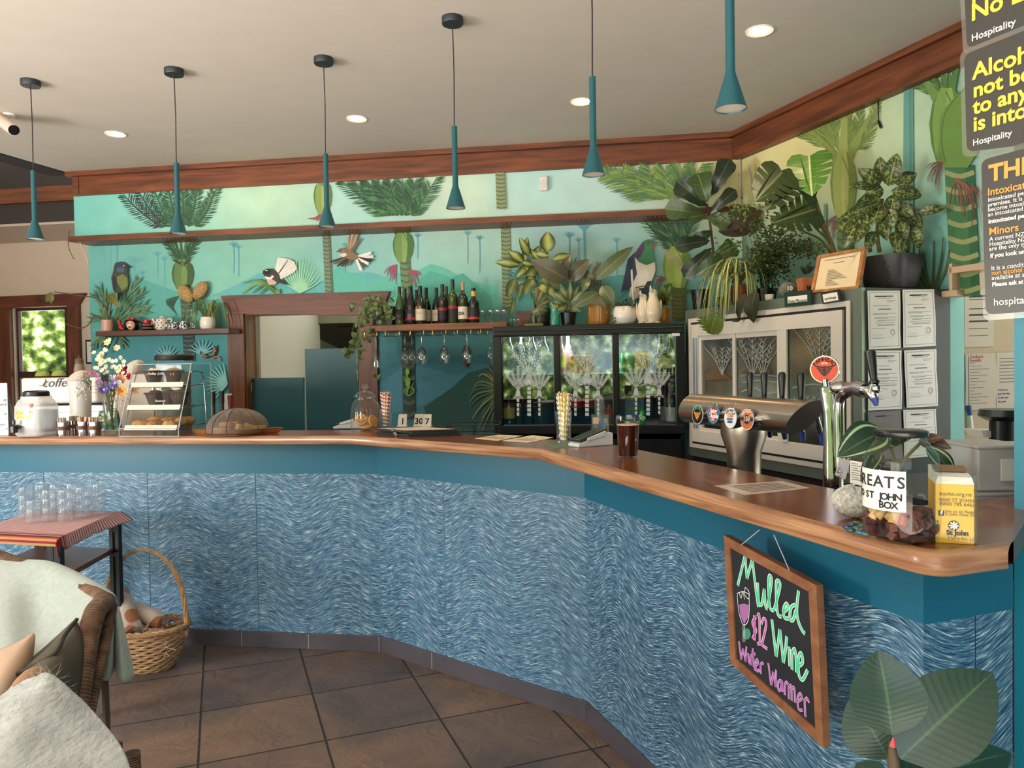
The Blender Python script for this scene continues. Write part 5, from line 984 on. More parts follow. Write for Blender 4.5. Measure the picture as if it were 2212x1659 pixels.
# rails and hanging wine glasses
r_=T('glass_rail','brass wire rack under the wine shelf for hanging stemware','rack',wsp(930,5.3)-V((0,0,.05)));b=B()
for px in(787,814,832,862,886,915,934,963,988,1017,1038):
 q=wsp(px,5.24)-r_.location;u_=-nB*.26;b.tube([q-V((0,0,.05)),q-V((0,0,.075)),q-V((0,0,.075))+u_,q-V((0,0,.05))+u_],.0028,5)
for px0,px1 in((832,862),(886,915),(934,963),(988,1017),(1038,1066)):b.tube([wsp(px0,5.24)-r_.location-V((0,0,.053)),wsp(px1,5.24)-r_.location-V((0,0,.053))],.0028,5)
b.obj('wire',mat('brass_wire','b8945a',.3,.9),r_)
WGP=[(0,0),(.034,0),(.034,-.003),(.006,-.008),(.0035,-.02),(.0035,-.085),(.008,-.095),(.032,-.12),(.041,-.155),(.036,-.2),(.032,-.215)]
WGF=[(0,0),(.032,0),(.032,-.003),(.006,-.008),(.0035,-.02),(.0035,-.11),(.008,-.12),(.022,-.14),(.03,-.19),(.027,-.24)]
HG=[(811,4,WGF,'flute shaped wine glass hanging in the leftmost row under the wine shelf'),(874,2,WGP,'wine glass hanging in the second row, in front of the dark palm trunk'),(910,5,WGP,'wine glass hanging in the third row, below the gold medal bottle'),(959,4,WGP,'wine glass hanging in the fourth row, below the tallest bottle'),(1008,4,WGP,'wine glass hanging in the fifth row, below the stout bottle'),(1060,1,WGP,'wine glass hanging beside the top left corner of the black fridge')]
ORD=['front ','second ','third ','fourth ','rear ']
for px,k,pr,lab in HG:
 for j in range(k):
  q=wsp(px,5.26+j*.065)if k>2 else wsp(px+j*15,5.28+.02*j);stemware('wine_glass',(ORD[j]if k>1 else '')+lab,'glass',q-V((0,0,.068)),pr,'wine glasses hanging under the shelf')
s_cap=True
# ================================================================= things on the left stretch of the bar top
def on(px,py,back=.0):q=atz(px,py,ZC);return V((q.x,q.y,ZC))+V((q.x,q.y,0)).normalized()*back
def mpx(q):return q.y/FPX
# upright handwritten sheet at the left frame edge
q=on(10,941,.02);r_=T('handwritten_sign','white spiral bound sheet with handwriting standing at the far left of the bar','sign',q,radians(-6));k=mpx(q)
b=B();b.box((-.02,0,.135),(.085,.004,.268));b.obj('sheet',mat('cool_paper','e8e8f0',.7),r_,sm=0);b=B();b.box((-.02,.035,.12),(.08,.003,.235),mx=M.Rotation(.28,3,'X'));b.obj('backing',mat('grey_board','8a8a90',.7),r_,sm=0)
b=B()
for i in range(44):b.box((.024,0,.006+i*.006),(.004,.007,.002))
b.obj('spiral_binding',mat('spiral_grey','8a8a92',.4,.5),r_,sm=0)
for tx,z in(('up',.178),('with',.152),('ut',.105),('l',.082),('mmm...',.05),('...!!',.025)):text(tx,.022,(.02,-.0025,z),(1,0,0),(.2,0,1),INK,r_,align='RIGHT',name='handwriting')
# water dispenser
q=on(81,943,.075);r_=T('water_dispenser','frosted glass water dispenser jar with black lid, tap and yellow lettering','dispenser',q,radians(-4));k=mpx(q);S=34*k
b=B();sq=lambda a,z:(abs(cos(a))**5+abs(sin(a))**5)**(-.2)
b.lathe([(0,.002),(S*.86,0),(S*.96,.01),(S,.05),(S*.97,.15),(S*.8,.18),(S*.7,.19),(S*.7,.2),(0,.2)],40,wob=sq);b.obj('jar',glassm('frosted_jar',(.95,.95,.95),.25,.2,.45,(.85,.84,.84)),r_)
b=B();b.lathe([(0,.018),(S*.84,.018),(S*.93,.05),(S*.93,.13),(0,.13)],32,wob=sq);b.obj('water',glassm('cloudy_water',(.8,.84,.86),.2,.1,.35,(.7,.72,.74)),r_)
b=B();b.lathe([(0,.2),(S*.74,.2),(S*.76,.204),(S*.74,.222),(S*.6,.228),(0,.23)],32,wob=None);b.obj('lid',BLACK,r_)
b=B();b.tube([(-.045,-S*.9,.05),(-.045,-S*1.3,.05)],.012,12);b.box((-.045,-S*1.3,.04),(.02,.03,.035));b.box((-.045,-S*1.3,.075),(.012,.012,.025));b.tube([(-.02,-S*1.12,.05),(-.068,-S*1.12,.05)],.008,8);b.obj('tap',BLACK,r_,bev=.003)
YL=mat('yellow_vinyl','e0b424',.5)
for tx,x,z in(('GM',-.058,.122),('M',-.05,.103),('IEW',-.028,.098)):text(tx,.03,(x,-S*.985,z-.012),(1,0,0),(0,0,1),YL,r_,bold=.001)
b=B();b.ell((.022,-S*.985,.125),(.006,.002,.006));
for j in range(8):a=2*pi*j/8;b.box((.022+.014*cos(a),-S*.98,.125+.014*sin(a)),(.008,.001,.002),mx=M.Rotation(-a,3,'Y'))
b.obj('sun_motif',YL,r_);b=B();b.box((.028,-S*.965,.155),(.014,.002,.018));b.obj('red_tag',mat('red_tag','c0343c',.5),r_,sm=0)
# sugar stick tins
TAN=mat('leather_band','6a4232',.6)
for i,(px,py,bk,lab)in enumerate(((137,941,.03,'chrome tin of sugar sticks, leftmost at the front beside the dispenser'),(161,938,.085,'chrome tin of sugar sticks at the back left of the group'),(180,940,.06,'chrome tin of brown sugar sticks, in the middle of the group'),(205,940,.03,'chrome tin of sugar sticks, rightmost at the front beside the flower vase'))):
 q=on(px,py,bk);r_=T('sugar_tin',lab,'tin',q,i*.4,'tins of sugar sticks');b=B();b.lathe([(0,0),(.029,0),(.033,.066),(.031,.066),(.028,.01),(0,.01)],28);b.obj('tin',CHROME,r_)
 b=B();b.lathe([(.0312,.026),(.0325,.046)],28);b.obj('leather_band',TAN,r_)
 b=B()
 for j in range(16):
  a=rnd.uniform(0,6.28);rr=.022*sqrt(rnd.random());b.cur=lin(rnd.choice(['d8d0c4','c8beb0','b89a7a']if i!=2 else['b08a64','c8a888','9a7454']));b.box((rr*cos(a),rr*sin(a),.052),(.011,.004,.075),mx=M.Rotation(a,3,'Z')@M.Rotation(rnd.uniform(-.2,.2),3,'X'))
 b.obj('sugar_sticks',ATTR,r_,sm=0)['kind']='stuff'
 # vase of flowers
q=on(240,938,.05);r_=T('flower_vase','tall clear glass vase of purple, cream and orange flowers on the left of the bar','vase',q);k=mpx(q)
b=B();b.lathe([(0,.004),(.03,0),(.034,.01),(.027,.04),(.028,.08),(.036,.16),(.041,.19),(.039,.19),(.034,.16),(.026,.08),(.025,.04),(.03,.016),(0,.016)],28,wob=lambda a,z:1+.02*cos(a*12));b.obj('vase',GLASS,r_)
b=B();b.lathe([(0,.018),(.024,.02),(.024,.08),(.03,.13),(0,.13)],20);b.obj('water',glassm('vase_water',(.8,.86,.74),.1,.05),r_)
b=B()
for i in range(16):a=rnd.uniform(0,6.28);b.tube([(.018*cos(a),.018*sin(a),.02),(.012*cos(a+2),.012*sin(a+2),.12),(.05*cos(a),.03*sin(a),.24+rnd.random()*.1)],.0022,5)
b.obj('stems',STEMG,r_)['kind']='stuff'
def fpt(px,py,dy=0):
 w_=aty(px,py,q.y+dy);return w_-q
def bloom(b,c,R_,n,cols,cup=.4,lay=2,cc=None):
 ax=V((rnd.uniform(-.4,.4),-1,rnd.uniform(0,.6))).normalized();u_=ax.orthogonal().normalized();v_=ax.cross(u_)
 for l_ in range(lay):
  for j in range(n):
   a=2*pi*(j+.5*l_)/n;e_=u_*cos(a)+v_*sin(a);s_=e_.cross(ax);R2=R_*(1-.28*l_);b.cur=lin(rnd.choice(cols));w_=R2*2.4/n;up_=ax*R2*(cup+.3*l_)
   b.add([c,c+e_*R2*.55+s_*w_+up_*.5,c+e_*R2+s_*w_*.35+up_,c+e_*R2-s_*w_*.35+up_,c+e_*R2*.55-s_*w_+up_*.5],[(0,1,2,3,4)])
 if cc:b.cur=lin(cc);b.ell(c+ax*R_*.12,(R_*.2,R_*.2,R_*.2),8,6)
FL=mat('petal',attr=True,rough=.6,spec=.3)
for px,py,dy,R_,n,cols,cup,cc in((226,842,-.05,.03,18,['5a4a94','6a58a8','473a80'],.25,'e0d8b0'),(250,828,-.06,.034,20,['6450a0','54439a','7a68b4'],.25,'d8d0a8'),(228,818,-.01,.024,16,['3f3366','4a3c78'],.2,None),(265,846,-.06,.03,9,['e2a862','d89a50','ecbc7c'],.7,'c07a30'),(262,820,-.04,.026,9,['e2a058','eab070'],.7,None),(296,842,-.03,.024,9,['dca87c','e8bc94'],.6,None),(270,806,.0,.022,8,['a8283c','8c2034'],.7,None),(283,814,-.02,.02,8,['9a2436','b03448'],.7,None),(272,797,.03,.02,8,['92243a','7a1c30'],.7,None),
(204,806,-.02,.016,8,['b8708c','9a5876'],.5,None),(212,812,-.04,.016,8,['c88aa4','a8647e'],.5,None),(192,808,.0,.014,8,['b0607c','c07c94'],.5,None),(214,826,-.05,.018,10,['7a5a8c','9a7aa4'],.4,None),(232,740,.0,.018,6,['ece0b4','f2eacc'],.3,'c8a848'),(253,752,-.01,.018,6,['ecdca4','f4ecd0'],.3,'d0a040'),(258,826,-.07,.014,10,['d8d4c8'],.4,None)):
 b=B();bloom(b,fpt(px,py,dy),R_,n,cols,cup,2,cc);b.obj('flower',FL,r_,sm=0)
b=B()
for i in range(46):px,py=rnd.gauss(226,12),rnd.gauss(776,16);px,py=(px,py)if i<34 else(rnd.gauss(256,10),rnd.gauss(790,8));bloom(b,fpt(px,py,rnd.uniform(-.05,.03)),.012,6,['ece2bc','f4eed8','ded2a0'],.3,1,'d8c070' if i%3==0 else None)
b.obj('cream_flower_cluster',FL,r_,sm=0)['kind']='stuff'
b=B()
for i in range(90):c=fpt(rnd.gauss(178,9),rnd.gauss(842,10),rnd.uniform(-.06,-.02))if i<60 else fpt(rnd.gauss(268,10),rnd.gauss(866,9),-.05);b.cur=lin(rnd.choice(['e8e4dc','d0c8ba','a89a84']));b.ell(c,(.0035,.0035,.0035),6,4)
for x0,y0 in((178,842),(170,850),(186,836),(268,868)):b.cur=lin('6a6a48');b.tube([fpt(232,850,-.02),fpt((x0+232)/2,y0-2,-.04),fpt(x0,y0,-.05)],.0012,4)
b.obj('small_white_sprays',FL,r_)['kind']='stuff'
b=B()
for i in range(16):x,y=rnd.gauss(232,20),rnd.gauss(838,12);leaf(b,fpt(x,y,-.02),fpt(x+rnd.uniform(-24,24),y-rnd.uniform(-6,26),-.03),.012,(0,-1,.3),'lance')
b.obj('greenery',leafmat('vase_leaf','4a5a34','6a7a48'),r_)['kind']='stuff'
# cake display cabinet
q=on(258,944,.015);q2=on(384,944,.015);r_=T('cake_display','clear acrylic cake display cabinet with slanted front and three shelves','cabinet',q,radians(-8.5));ca=radians(-8.5);ex,ey=dv(-8.5),dv(81.5);CW=(q2-q).length;k=mpx(q);CH=.352;CD=.3
ACR=glassm('acrylic',(.97,.98,.98),.02,.02);ACE=glassm('acrylic_edge',(.9,.93,.94),.3,.05,.35,(.85,.88,.9));sl=.105
b=B();th=.003
sideP=[(0,0),(CD,0),(CD,CH),(sl+.02,CH),(0,.04)]
for x in(0,CW):b.prism(sideP,x-th/2,x+th/2,lambda y,z,x_:(x_,y,z))
b.hexa([(0,0,.04),(CW,0,.04),(CW,.003,.04),(0,.003,.04),(0,sl+.02,CH),(CW,sl+.02,CH),(CW,sl+.023,CH),(0,sl+.023,CH)])
b.box((CW/2,(sl+.02+CD)/2,CH),(CW,CD-sl-.02,th));b.box((CW/2,CD,CH/2),(CW,th,CH));b.box((CW/2,0,.02),(CW,th,.04));b.obj('acrylic_panels',ACR,r_,sm=0)
b=B()
for x in(0,CW):
 b.tube([(x,0,0),(x,0,.04),(x,sl+.02,CH),(x,CD,CH),(x,CD,0)],.0026,6)
for y,z in((0,.002),(0,.04),(sl+.02,CH),(CD,CH)):b.tube([(0,y,z),(CW,y,z)],.0022,6)
b.obj('polished_edges',ACE,r_);b=B()
for z,y0 in((.03,.012),(.128,.05),(.238,.085)):
 for j in range(9):b.tube([(.012+j*(CW-.024)/8,y0,z),(.012+j*(CW-.024)/8,CD-.02,z+.012)],.0016,5)
 for y in(y0,CD-.02):b.tube([(.01,y,z+.0),(CW-.01,y,z+(.012 if y>.2 else 0))],.0022,5)
for x in(.012,CW-.012):b.tube(smooth([(x,.02,.01),(x,.07,.17),(x,.11,.27),(x,.14,.31),(x,.22,.31),(x,.25,.27),(x,.27,.02)],4),.0026,6)
b.obj('wire_shelves',CHROME,r_);b=B()
for z,y0,x0,x1 in((.043,.006,.025,CW-.012),(.14,.038,.02,CW-.012),(.25,.072,.02,CW-.014)):b.box(((x0+x1)/2,y0,z),(x1-x0,.004,.026),mx=M.Rotation(-.5,3,'X'))
b.obj('price_rails',mat('price_rail','dcd4c6',.4),r_,sm=0)
for tx,u,z,s_ in(('Blueberry',.32,.322,.018),('Muffins  5.50',.3,.3,.016),('Savoury',.5,.166,.017)):text(tx,s_,(CW*u,sl*(z/CH)+.004,z),(1,0,0),(0,.12,.35),mat('white_marker','e8e4dc',.6),r_,shear=.3,name='marker_writing')
qc=lambda x,y,z:q+ex*x+ey*y+V((0,0,z))
SCN=mat('scone_crust',attr=True,rough=.8,var=.35,vs=60,bump=.5,bs=70)
lb=['first scone from the left on the bottom shelf of the cake display','second scone from the left at the front of the bottom display shelf','third scone at the front right of the bottom display shelf','scone at the back left of the bottom display shelf','scone in the middle back of the bottom display shelf','scone at the back right of the bottom display shelf','scone seen through the right side of the cake display','rearmost scone seen through the right side of the cake display']
for i,(x,y,z,R_)in enumerate(((.07,.07,.05,.042),(.15,.065,.05,.04),(.222,.07,.05,.038),(.1,.15,.062,.044),(.175,.145,.062,.042),(.235,.15,.06,.036),(.232,.215,.06,.036),(.17,.225,.06,.04))):
 b=B();b.cur=lin(['b8864e','a8743e','c09258'][i%3]);n0_=rnd.random()*9
 b.grid(lambda u,v:V((R_*1.05*sin(pi*v)*cos(2*pi*u)*(1+.1*sin(5*u*6.28+n0_)),R_*.9*sin(pi*v)*sin(2*pi*u),-R_*.62*cos(pi*v)*(1+.1*sin(7*u*6.28+v*9+n0_)))),22,12);o=b.obj('scone',SCN,loc=qc(x,y,z+.002),rz=i,weld=True);tag(o,lb[i],'scone','scones in the cake display')
lb=['left blueberry muffin in a dark paper cup on the top display shelf','right blueberry muffin in a dark paper cup on the top display shelf','left muffin in a dark paper cup on the middle display shelf','middle muffin in a dark paper cup on the middle display shelf','right muffin in a dark paper cup on the middle display shelf']
for i,(x,y,z)in enumerate(((.09,.15,.25),(.2,.15,.25),(.11,.13,.14),(.175,.155,.14),(.235,.14,.14))):
 r2=T('muffin',lb[i],'muffin',qc(x,y,z),i,'muffins in the cake display');b=B();b.lathe([(0,.004),(.028,.004),(.042,.058),(.05,.07)],32,wob=lambda a,z_:1+.05*cos(a*16)*(z_/.07)+.06*cos(a*4)*(z_/.07));b.obj('paper_cup',mat('dark_cup','3f322c',.7),r2)
 b=B();b.cur=lin('b89462' if i<2 else '6a4a34');b.ell((0,0,.056),(.04,.04,.028));b.obj('cake',SCN,r2)
 # black-lidded jar and pump bottles behind the display, mesh dome on its tray
q=on(381,936,.36);q.z=.9;r_=T('lidded_canister','wide glass canister with a black lid behind the cake display','canister',q);h=aty(381,766,q.y).z-.9
b=B();b.lathe([(0,0),(.085,0),(.09,.01),(.09,h-.03),(.085,h-.02)],32);b.obj('jar',GLASS,r_);b=B();b.lathe([(0,h-.03),(.1,h-.03),(.102,h-.024),(.1,h-.006),(.09,h),(0,h)],36);b.obj('lid',mat('lid_black','1b1816',.5),r_)
b=B();b.lathe([(0,.005),(.08,.006),(.083,h-.1),(0,h-.08)],24);b.obj('contents',mat('coffee_cups_grey','6a6a68',.6,var=.3,vs=30),r_)
for px,c,yt,lab in((462,'141416',846,'black pump top bottle, left one behind the cake display'),(481,'161618',845,'black pump top bottle, right one behind the cake display'),(499,'7a1f24',854,'small dark bottle with red cap behind the mesh dome')):
 q=on(px,936,.3);q.z=.9;h=aty(px,yt,q.y).z-.9;r_=T('pump_bottle',lab,'bottle',q);b=B();b.lathe([(0,0),(.028,0),(.03,.01),(.03,h*.5),(.012,h*.62),(.01,h*.9),(0,h*.9)],18);b.obj('body',mat('pump_body','2a2a2e',.25),r_);b=B();b.lathe([(0,h*.84),(.012,h*.84),(.014,h),(0,h)],14);b.obj('cap',mat('pcap_'+c,c,.4),r_)
q=on(493,868,0);q=on(493,935,.32);q.z=aty(493,868,q.y).z;b=B();b.box((0,0,0),(.05,.01,.09));b.box((0,0,-.23),(.008,.008,.38));tag(b.obj('card_holder',mat('pale_card','c9c4bc',.6),loc=q,sm=0),'small pale card on a stick behind the mesh dome','sign')
q0,q1,q2=on(412,941,.012),on(512,944,.015),on(573,916,.02);r_=T('wooden_tray','angular wooden serving tray under the mesh food dome','tray',q0);a,c=q1-q0,q2-q1;a.z=c.z=0;c=c.normalized()*.2 if c.length>.3 else c;TW=woodm('tray_wood','7a4424','a4683a',(3,3,20),.4)
n_=a.cross(c).z
ux_,uy_=a,dv(degrees(atan2(a.y,a.x))+62)*.23
b=B();o_=.02;e_=ux_.normalized()*o_;g_=uy_.normalized()*o_;c4=[V((0,0,0)),ux_,ux_+uy_,uy_];ctr=(c4[0]+c4[2])/2
lowr=[x+(ctr-x).normalized()*.03 for x in c4];b.hexa([V((x.x,x.y,.001))for x in lowr]+[V((x.x,x.y,.01))for x in lowr]);b.obj('base',TW,r_,sm=0)
b=B()
for i in range(4):
 p,s_=c4[i],c4[(i+1)%4];pl,sl_=lowr[i],lowr[(i+1)%4];b.hexa([V((pl.x,pl.y,.002)),V((sl_.x,sl_.y,.002)),V((sl_.x,sl_.y,.002))+(ctr-sl_)*.06,V((pl.x,pl.y,.002))+(ctr-pl)*.06,V((p.x,p.y,.03)),V((s_.x,s_.y,.03)),V((s_.x,s_.y,.03))+(ctr-s_)*.05,V((p.x,p.y,.03))+(ctr-p)*.05])
b.obj('rim',TW,r_,sm=0)
dc=q0+ctr;du,dv_=ux_.normalized(),uy_.normalized();DR=.148
r2=T('mesh_food_dome','brown mesh food cover with thin ribs over cake slices','cover',dc+V((0,0,.012)));b=B();b.lathe([(DR*cos(t)*(1 if t else 1),.118*sin(t)**.8)for t in[pi/2*i/8 for i in range(9)]],32);b.obj('mesh',glassm('brown_mesh',(.8,.74,.68),.1,.5,.22,(.36,.26,.2)),r2)
b=B()
for j in range(6):a_=pi*j/6;b.tube([V((DR*1.004*cos(t)*cos(a_),DR*1.004*cos(t)*sin(a_),.118*abs(sin(t))**.8))for t in[pi*i/18 for i in range(19)]],.0018,5)
b.tube([V((DR*cos(t),DR*sin(t),.002))for t in[2*pi*i/36 for i in range(36)]],.003,6,closed=True);b.obj('ribs',mat('dome_rib','4a3020',.6),r2)
for i,(dx,dy,z,rz,c,s_,lab)in enumerate(((-.07,-.03,.026,.3,'c08a74',(.085,.035,.02),'pink brown cake slice at the left under the mesh dome'),(-.05,.02,.05,.2,'c8957a',(.085,.04,.022),'tan cake slice stacked at the back left under the mesh dome'),(.0,-.03,.04,.9,'7a5444',(.08,.03,.03),'chocolate brown slice leaning in the middle of the mesh dome'),(.05,-.04,.03,.8,'d0ae62',(.085,.035,.03),'yellow slice, front one under the mesh dome'),(.075,.0,.03,.5,'d8b86e',(.08,.035,.03),'yellow slice behind the front yellow slice under the dome'),(.09,.05,.026,.3,'cfa858',(.07,.035,.026),'rearmost yellow slice at the right under the mesh dome'))):
 b=B();b.box((0,0,0),s_,mx=M.Rotation(rz,3,'Z')@M.Rotation(.35 if i in(2,3,4)else 0,3,'Y'));tag(b.obj('cake_slice',mat('slice_'+c,c,.8,var=.15,vs=40,bump=.3),loc=dc+V((dx,dy,z)),bev=.004),lab,'cake slice','cake slices under the mesh dome')
 # coffee corner behind the left bar
q=on(165,930,.5);Yc=q.y;CZ=.9
def cb(px0,px1,py0,py1,dY,dep,z0=None):
 a,c=aty(px0,py1,Yc+dY),aty(px1,py0,Yc+dY);z_=a.z if z0 is None else z0;return((a.x+c.x)/2,a.y+dep/2,(z_+c.z)/2),(c.x-a.x,dep,c.z-z_)
r_=T('coffee_machine','large white coffee machine behind the flowers with brushed script on its back','coffee machine',(0,0,0));b=B();c_,d_=cb(46,300,813,873,0,.4);b.box(c_,d_);b.obj('back_panel',mat('machine_white','e2d6cc',.35),r_,sm=0,bev=.012)
b=B();c_,d_=cb(52,330,872,960,.03,.36,.901);b.box(c_,d_);b.obj('lower_body',mat('machine_grey','b4aeb4',.35,.3),r_,sm=0,bev=.006);b=B();c_,d_=cb(110,235,888,891,.025,.01);b.box(c_,d_);b.obj('trim_line',mat('machine_seam','6a666c',.4),r_,sm=0)
text('coffee',.075,aty(90,836,Yc-.004),(1,0,0),(.05,0,1),mat('brush_ink','5a5250',.7),r_,shear=.35,name='script');b=B();ribbon(b,[aty(x,y,Yc-.005)for x,y in smooth([(84,834),(96,830),(98,820),(99,836),(92,834)],4)and[(p.x,p.y)for p in smooth([(84,834),(96,830),(98,818),(99,838)],4)]],.003,V((0,1,0)));b.obj('script_stroke',mat('brush_ink','5a5250',.7),r_,sm=0)
GB=mat('green_bowl','8f9a4a',.3)
zt_=aty(100,813,Yc).z
for px,lab in((92,'green cup upside down on the coffee machine, left one below the window'),(127,'green cup with pale rim on the coffee machine, right one below the window')):
 w_=aty(px,812,Yc+.12);b=B();b.lathe([(0,.035),(.02,.034),(.036,.02),(.042,0),(.039,0),(.03,.018),(0,.03)],24);tag(b.obj('green_cup',GB,loc=V((w_.x,w_.y,zt_+.001))),lab,'cup')
w_=aty(172,812,Yc+.15);r_=T('pepper_mill','two-tone wooden pepper mill standing on the coffee machine','mill',V((w_.x,w_.y,zt_)));b=B();b.lathe([(0,0),(.034,0),(.03,.05),(.024,.075),(0,.075)],20);b.obj('base',mat('mill_wood','8a7460',.5),r_);b=B();b.lathe([(.025,.075),(.024,.1),(.016,.11),(0,.11)],20);b.ell((0,0,.117),(.006,.006,.008));b.obj('head',mat('mill_head','5a4a40',.5),r_)
m,t,p,N,L=nodes('striped_linen',.8);tc=N('ShaderNodeTexCoord');s_=N('ShaderNodeSeparateXYZ');L(tc.outputs['UV'],s_.inputs[0]);wv_=N('ShaderNodeMath');wv_.operation='MULTIPLY';L(s_.outputs[1],wv_.inputs[0]);wv_.inputs[1].default_value=14;fr_n=N('ShaderNodeMath');fr_n.operation='FRACT';L(wv_.outputs[0],fr_n.inputs[0]);r=ramp(N,[(.0,'e0d6cc'),(.55,'dcd0c4'),(.6,'4a4468'),(.72,'4a4468'),(.76,'c8a06a'),(.9,'e0d6cc')]);L(fr_n.outputs[0],r.inputs[0]);L(r.outputs[0],p.inputs['Base Color'])
for px,py,dY,rx,lab in((170,818,-.14,.06,'striped cloth pouch over the white bucket left of the flowers'),(290,795,-.05,.055,'striped cloth bundle on the white box behind the cake display')):
 w_=aty(px,py,Yc+dY);b=B();b.grid(lambda u,v:V((rx*sin(pi*v)*cos(2*pi*u)*(1+.1*sin(u*25)),.045*sin(pi*v)*sin(2*pi*u),-.045*cos(pi*v)+.02*cos(2*pi*u)*sin(pi*v))),28,14);tag(b.obj('striped_pouch',m,loc=w_,weld=True),lab,'cloth')
w_=aty(176,935,Yc-.14);r_=T('white_bucket','white plastic bucket behind the sugar tins','bucket',V((w_.x,w_.y,.9)));h=aty(176,822,Yc-.14).z-.9;b=B();b.lathe([(0,0),(.045,0),(.062,h),(.065,h),(.058,h-.004),(0,h*.9)],28);b.obj('body',mat('bucket_white','d8d4d0',.4),r_)
b=B();c_,d_=cb(236,330,808,870,-.13,.12);b.box((c_[0],c_[1]+.0,(c_[2]+d_[2]/2+.9)/2),(d_[0],.11,c_[2]+d_[2]/2-.9));o=b.obj('white_box',mat('box_pink','d2bcae',.5),sm=0,bev=.006);tag(o,'pale box behind the flowers and the cake display','box')
w_=aty(275,797,Yc-.1);b=B();b.box((0,0,0),(.05,.03,.03));
r_=T('patterned_bag','teal paper bag with pale spots standing behind the flower vase','bag',on(236,930,.2));b=B();b.hexa([(-.065,-.02,0),(.065,-.02,0),(.065,.02,0),(-.065,.02,0),(-.045,-.015,.1),(.045,-.015,.1),(.045,.015,.1),(-.045,.015,.1)]);b.obj('paper',mat('bag_teal','2a7a70',.6),r_,sm=0);b=B()
for i in range(22):x,z=rnd.uniform(-.045,.045),rnd.uniform(.01,.09);b.cur=lin(rnd.choice(['d8c89a','e6dcc4','c8a86a']));b.poly([(x+.007*cos(a),-.0205+.005*z/.1,z+.007*sin(a))for a in[2*pi*j/10 for j in range(10)]])
b.obj('spots',ATTR,r_,sm=0)['kind']='stuff'
q=VP(AB,6.736)(194,760);b=B();b.box((0,0,0),(.14,.02,.235));r_=T('picture_frame','narrow black framed picture on the cream wall at the mural edge','picture',q+V((.03,0,0)),radians(AB));b.obj('frame',BLACK,r_,sm=0);b=B();b.box((0,-.011,0),(.11,.002,.2));b.obj('print',PAPER,r_,sm=0)
# ================================================================= middle of the bar top
def onb(px,py,a=A2,back=0):return on(px,py,back)
TW_=mat('terminal_white','d8d6de',.35)
def terminal(lab,q,rz,s=1):
 r_=T('card_terminal',lab,'card terminal',q,rz);b=B();pr=[(0,0),(.17,0),(.17,.05),(.15,.055),(.03,.022),(0,.012)];b.prism([(x*s,z*s)for x,z in pr],-.04*s,.04*s,lambda x,y,z:(x,z,y));b.obj('base',TW_,r_,sm=0,bev=.004)
 b=B();b.hexa([V(p)*s for p in((.012,-.037,.018),(.145,-.037,.056),(.145,.037,.056),(.012,.037,.018),(.008,-.037,.03),(.14,-.037,.07),(.14,.037,.07),(.008,.037,.03))]);b.obj('handset',mat('terminal_black','24302e',.25),r_,sm=0,bev=.003)
 b=B();b.hexa([V(p)*s for p in((.04,-.046,.022),(.13,-.046,.04),(.13,-.04,.04),(.04,-.04,.022),(.04,-.046,.036),(.13,-.046,.062),(.13,-.04,.062),(.04,-.04,.036))]);b.obj('side_cover',TW_,r_,sm=0,bev=.004);return r_
terminal('white and black card terminal left of the cookie jar',onb(722,927,A1,.055),radians(2),.85)
q=onb(790,931,A2,.055);r_=T('cookie_jar','ribbed glass cookie jar with knob lid holding big round cookies','jar',q);k=mpx(q);R_=32*k;h=(932-860)*k
b=B();b.lathe([(0,.004),(R_*.85,0),(R_*.97,.01),(R_,.05),(R_*.98,h*.62),(R_*.85,h*.82),(R_*.62,h*.93),(R_*.62,h*1.0),(R_*.6,h)],64,wob=lambda a,z:1+.022*cos(a*26));b.obj('jar',GLASS,r_)
b=B();b.lathe([(R_*.75,h*.99),(R_*.78,h*1.01),(R_*.7,h*1.05),(R_*.5,h*1.14),(R_*.12,h*1.2),(R_*.1,h*1.22)],36);b.ell((0,0,h*1.3),(R_*.26,R_*.26,h*.085),20,12);b.obj('lid',GLASS,r_)
for i,(dx,dy,z,R2,tilt,lab)in enumerate(((-.02,-.015,.055,.032,(1.25,0,.2),'smiling round cookie facing out of the cookie jar'),(.005,0,.018,.034,(.1,.1,0),'cookie lying flat at the bottom of the cookie jar'),(.037,.005,.045,.033,(1.3,0,1.1),'cookie standing on edge at the right of the cookie jar'),(-.01,.025,.04,.033,(1.,0,.1),'cookie leaning behind the smiling one in the jar'))):
 r2=T('cookie',lab,'cookie',q+V((dx,dy,z)),0,'cookies in the jar');mx=(M.Rotation(tilt[2],3,'Z')@M.Rotation(tilt[0],3,'X'));b=B();b.lathe([(0,-.006),(R2*.9,-.006),(R2,0),(R2*.92,.006),(0,.008)],28,mx=mx);b.obj('biscuit',mat('cookie_dough','c08c4c',.8,var=.2,vs=60,bump=.4),r2)
 if i==0:b=B();[b.ell(mx@V((x_,y_,.0085)),(.003,.003,.003),8,6)for x_,y_ in((-.009,.009),(.009,.009))];b.tube([mx@V((.016*cos(t),.016*sin(t),.0085))for t in[pi+pi*j/8 for j in range(9)]],.0018,5);b.obj('iced_face',mat('chocolate','3a2416',.5),r2)
def straws(lab,q,h,R_,L_,cols,n,grp,vase):
 r_=T('straw_jar',lab,'jar',q);b=B();b.lathe(vase,28);b.obj('glass',GLASS,r_)
 for i in range(n):
  a=2*pi*i*.618;rr=R_*.75*sqrt((i+.5)/n);p0=V((rr*.6*cos(a),rr*.6*sin(a),.016));p1=V((rr*1.9*cos(a)+.004,rr*1.9*sin(a),L_+rnd.uniform(-.008,.008)));r2=0;b=B();c_=cols[i%len(cols)];m_=strawmat(c_);b.tube([p0.lerp(p1,j/6)for j in range(7)],.0042,8);o=b.obj('paper_straw',m_,r_)
 return r_
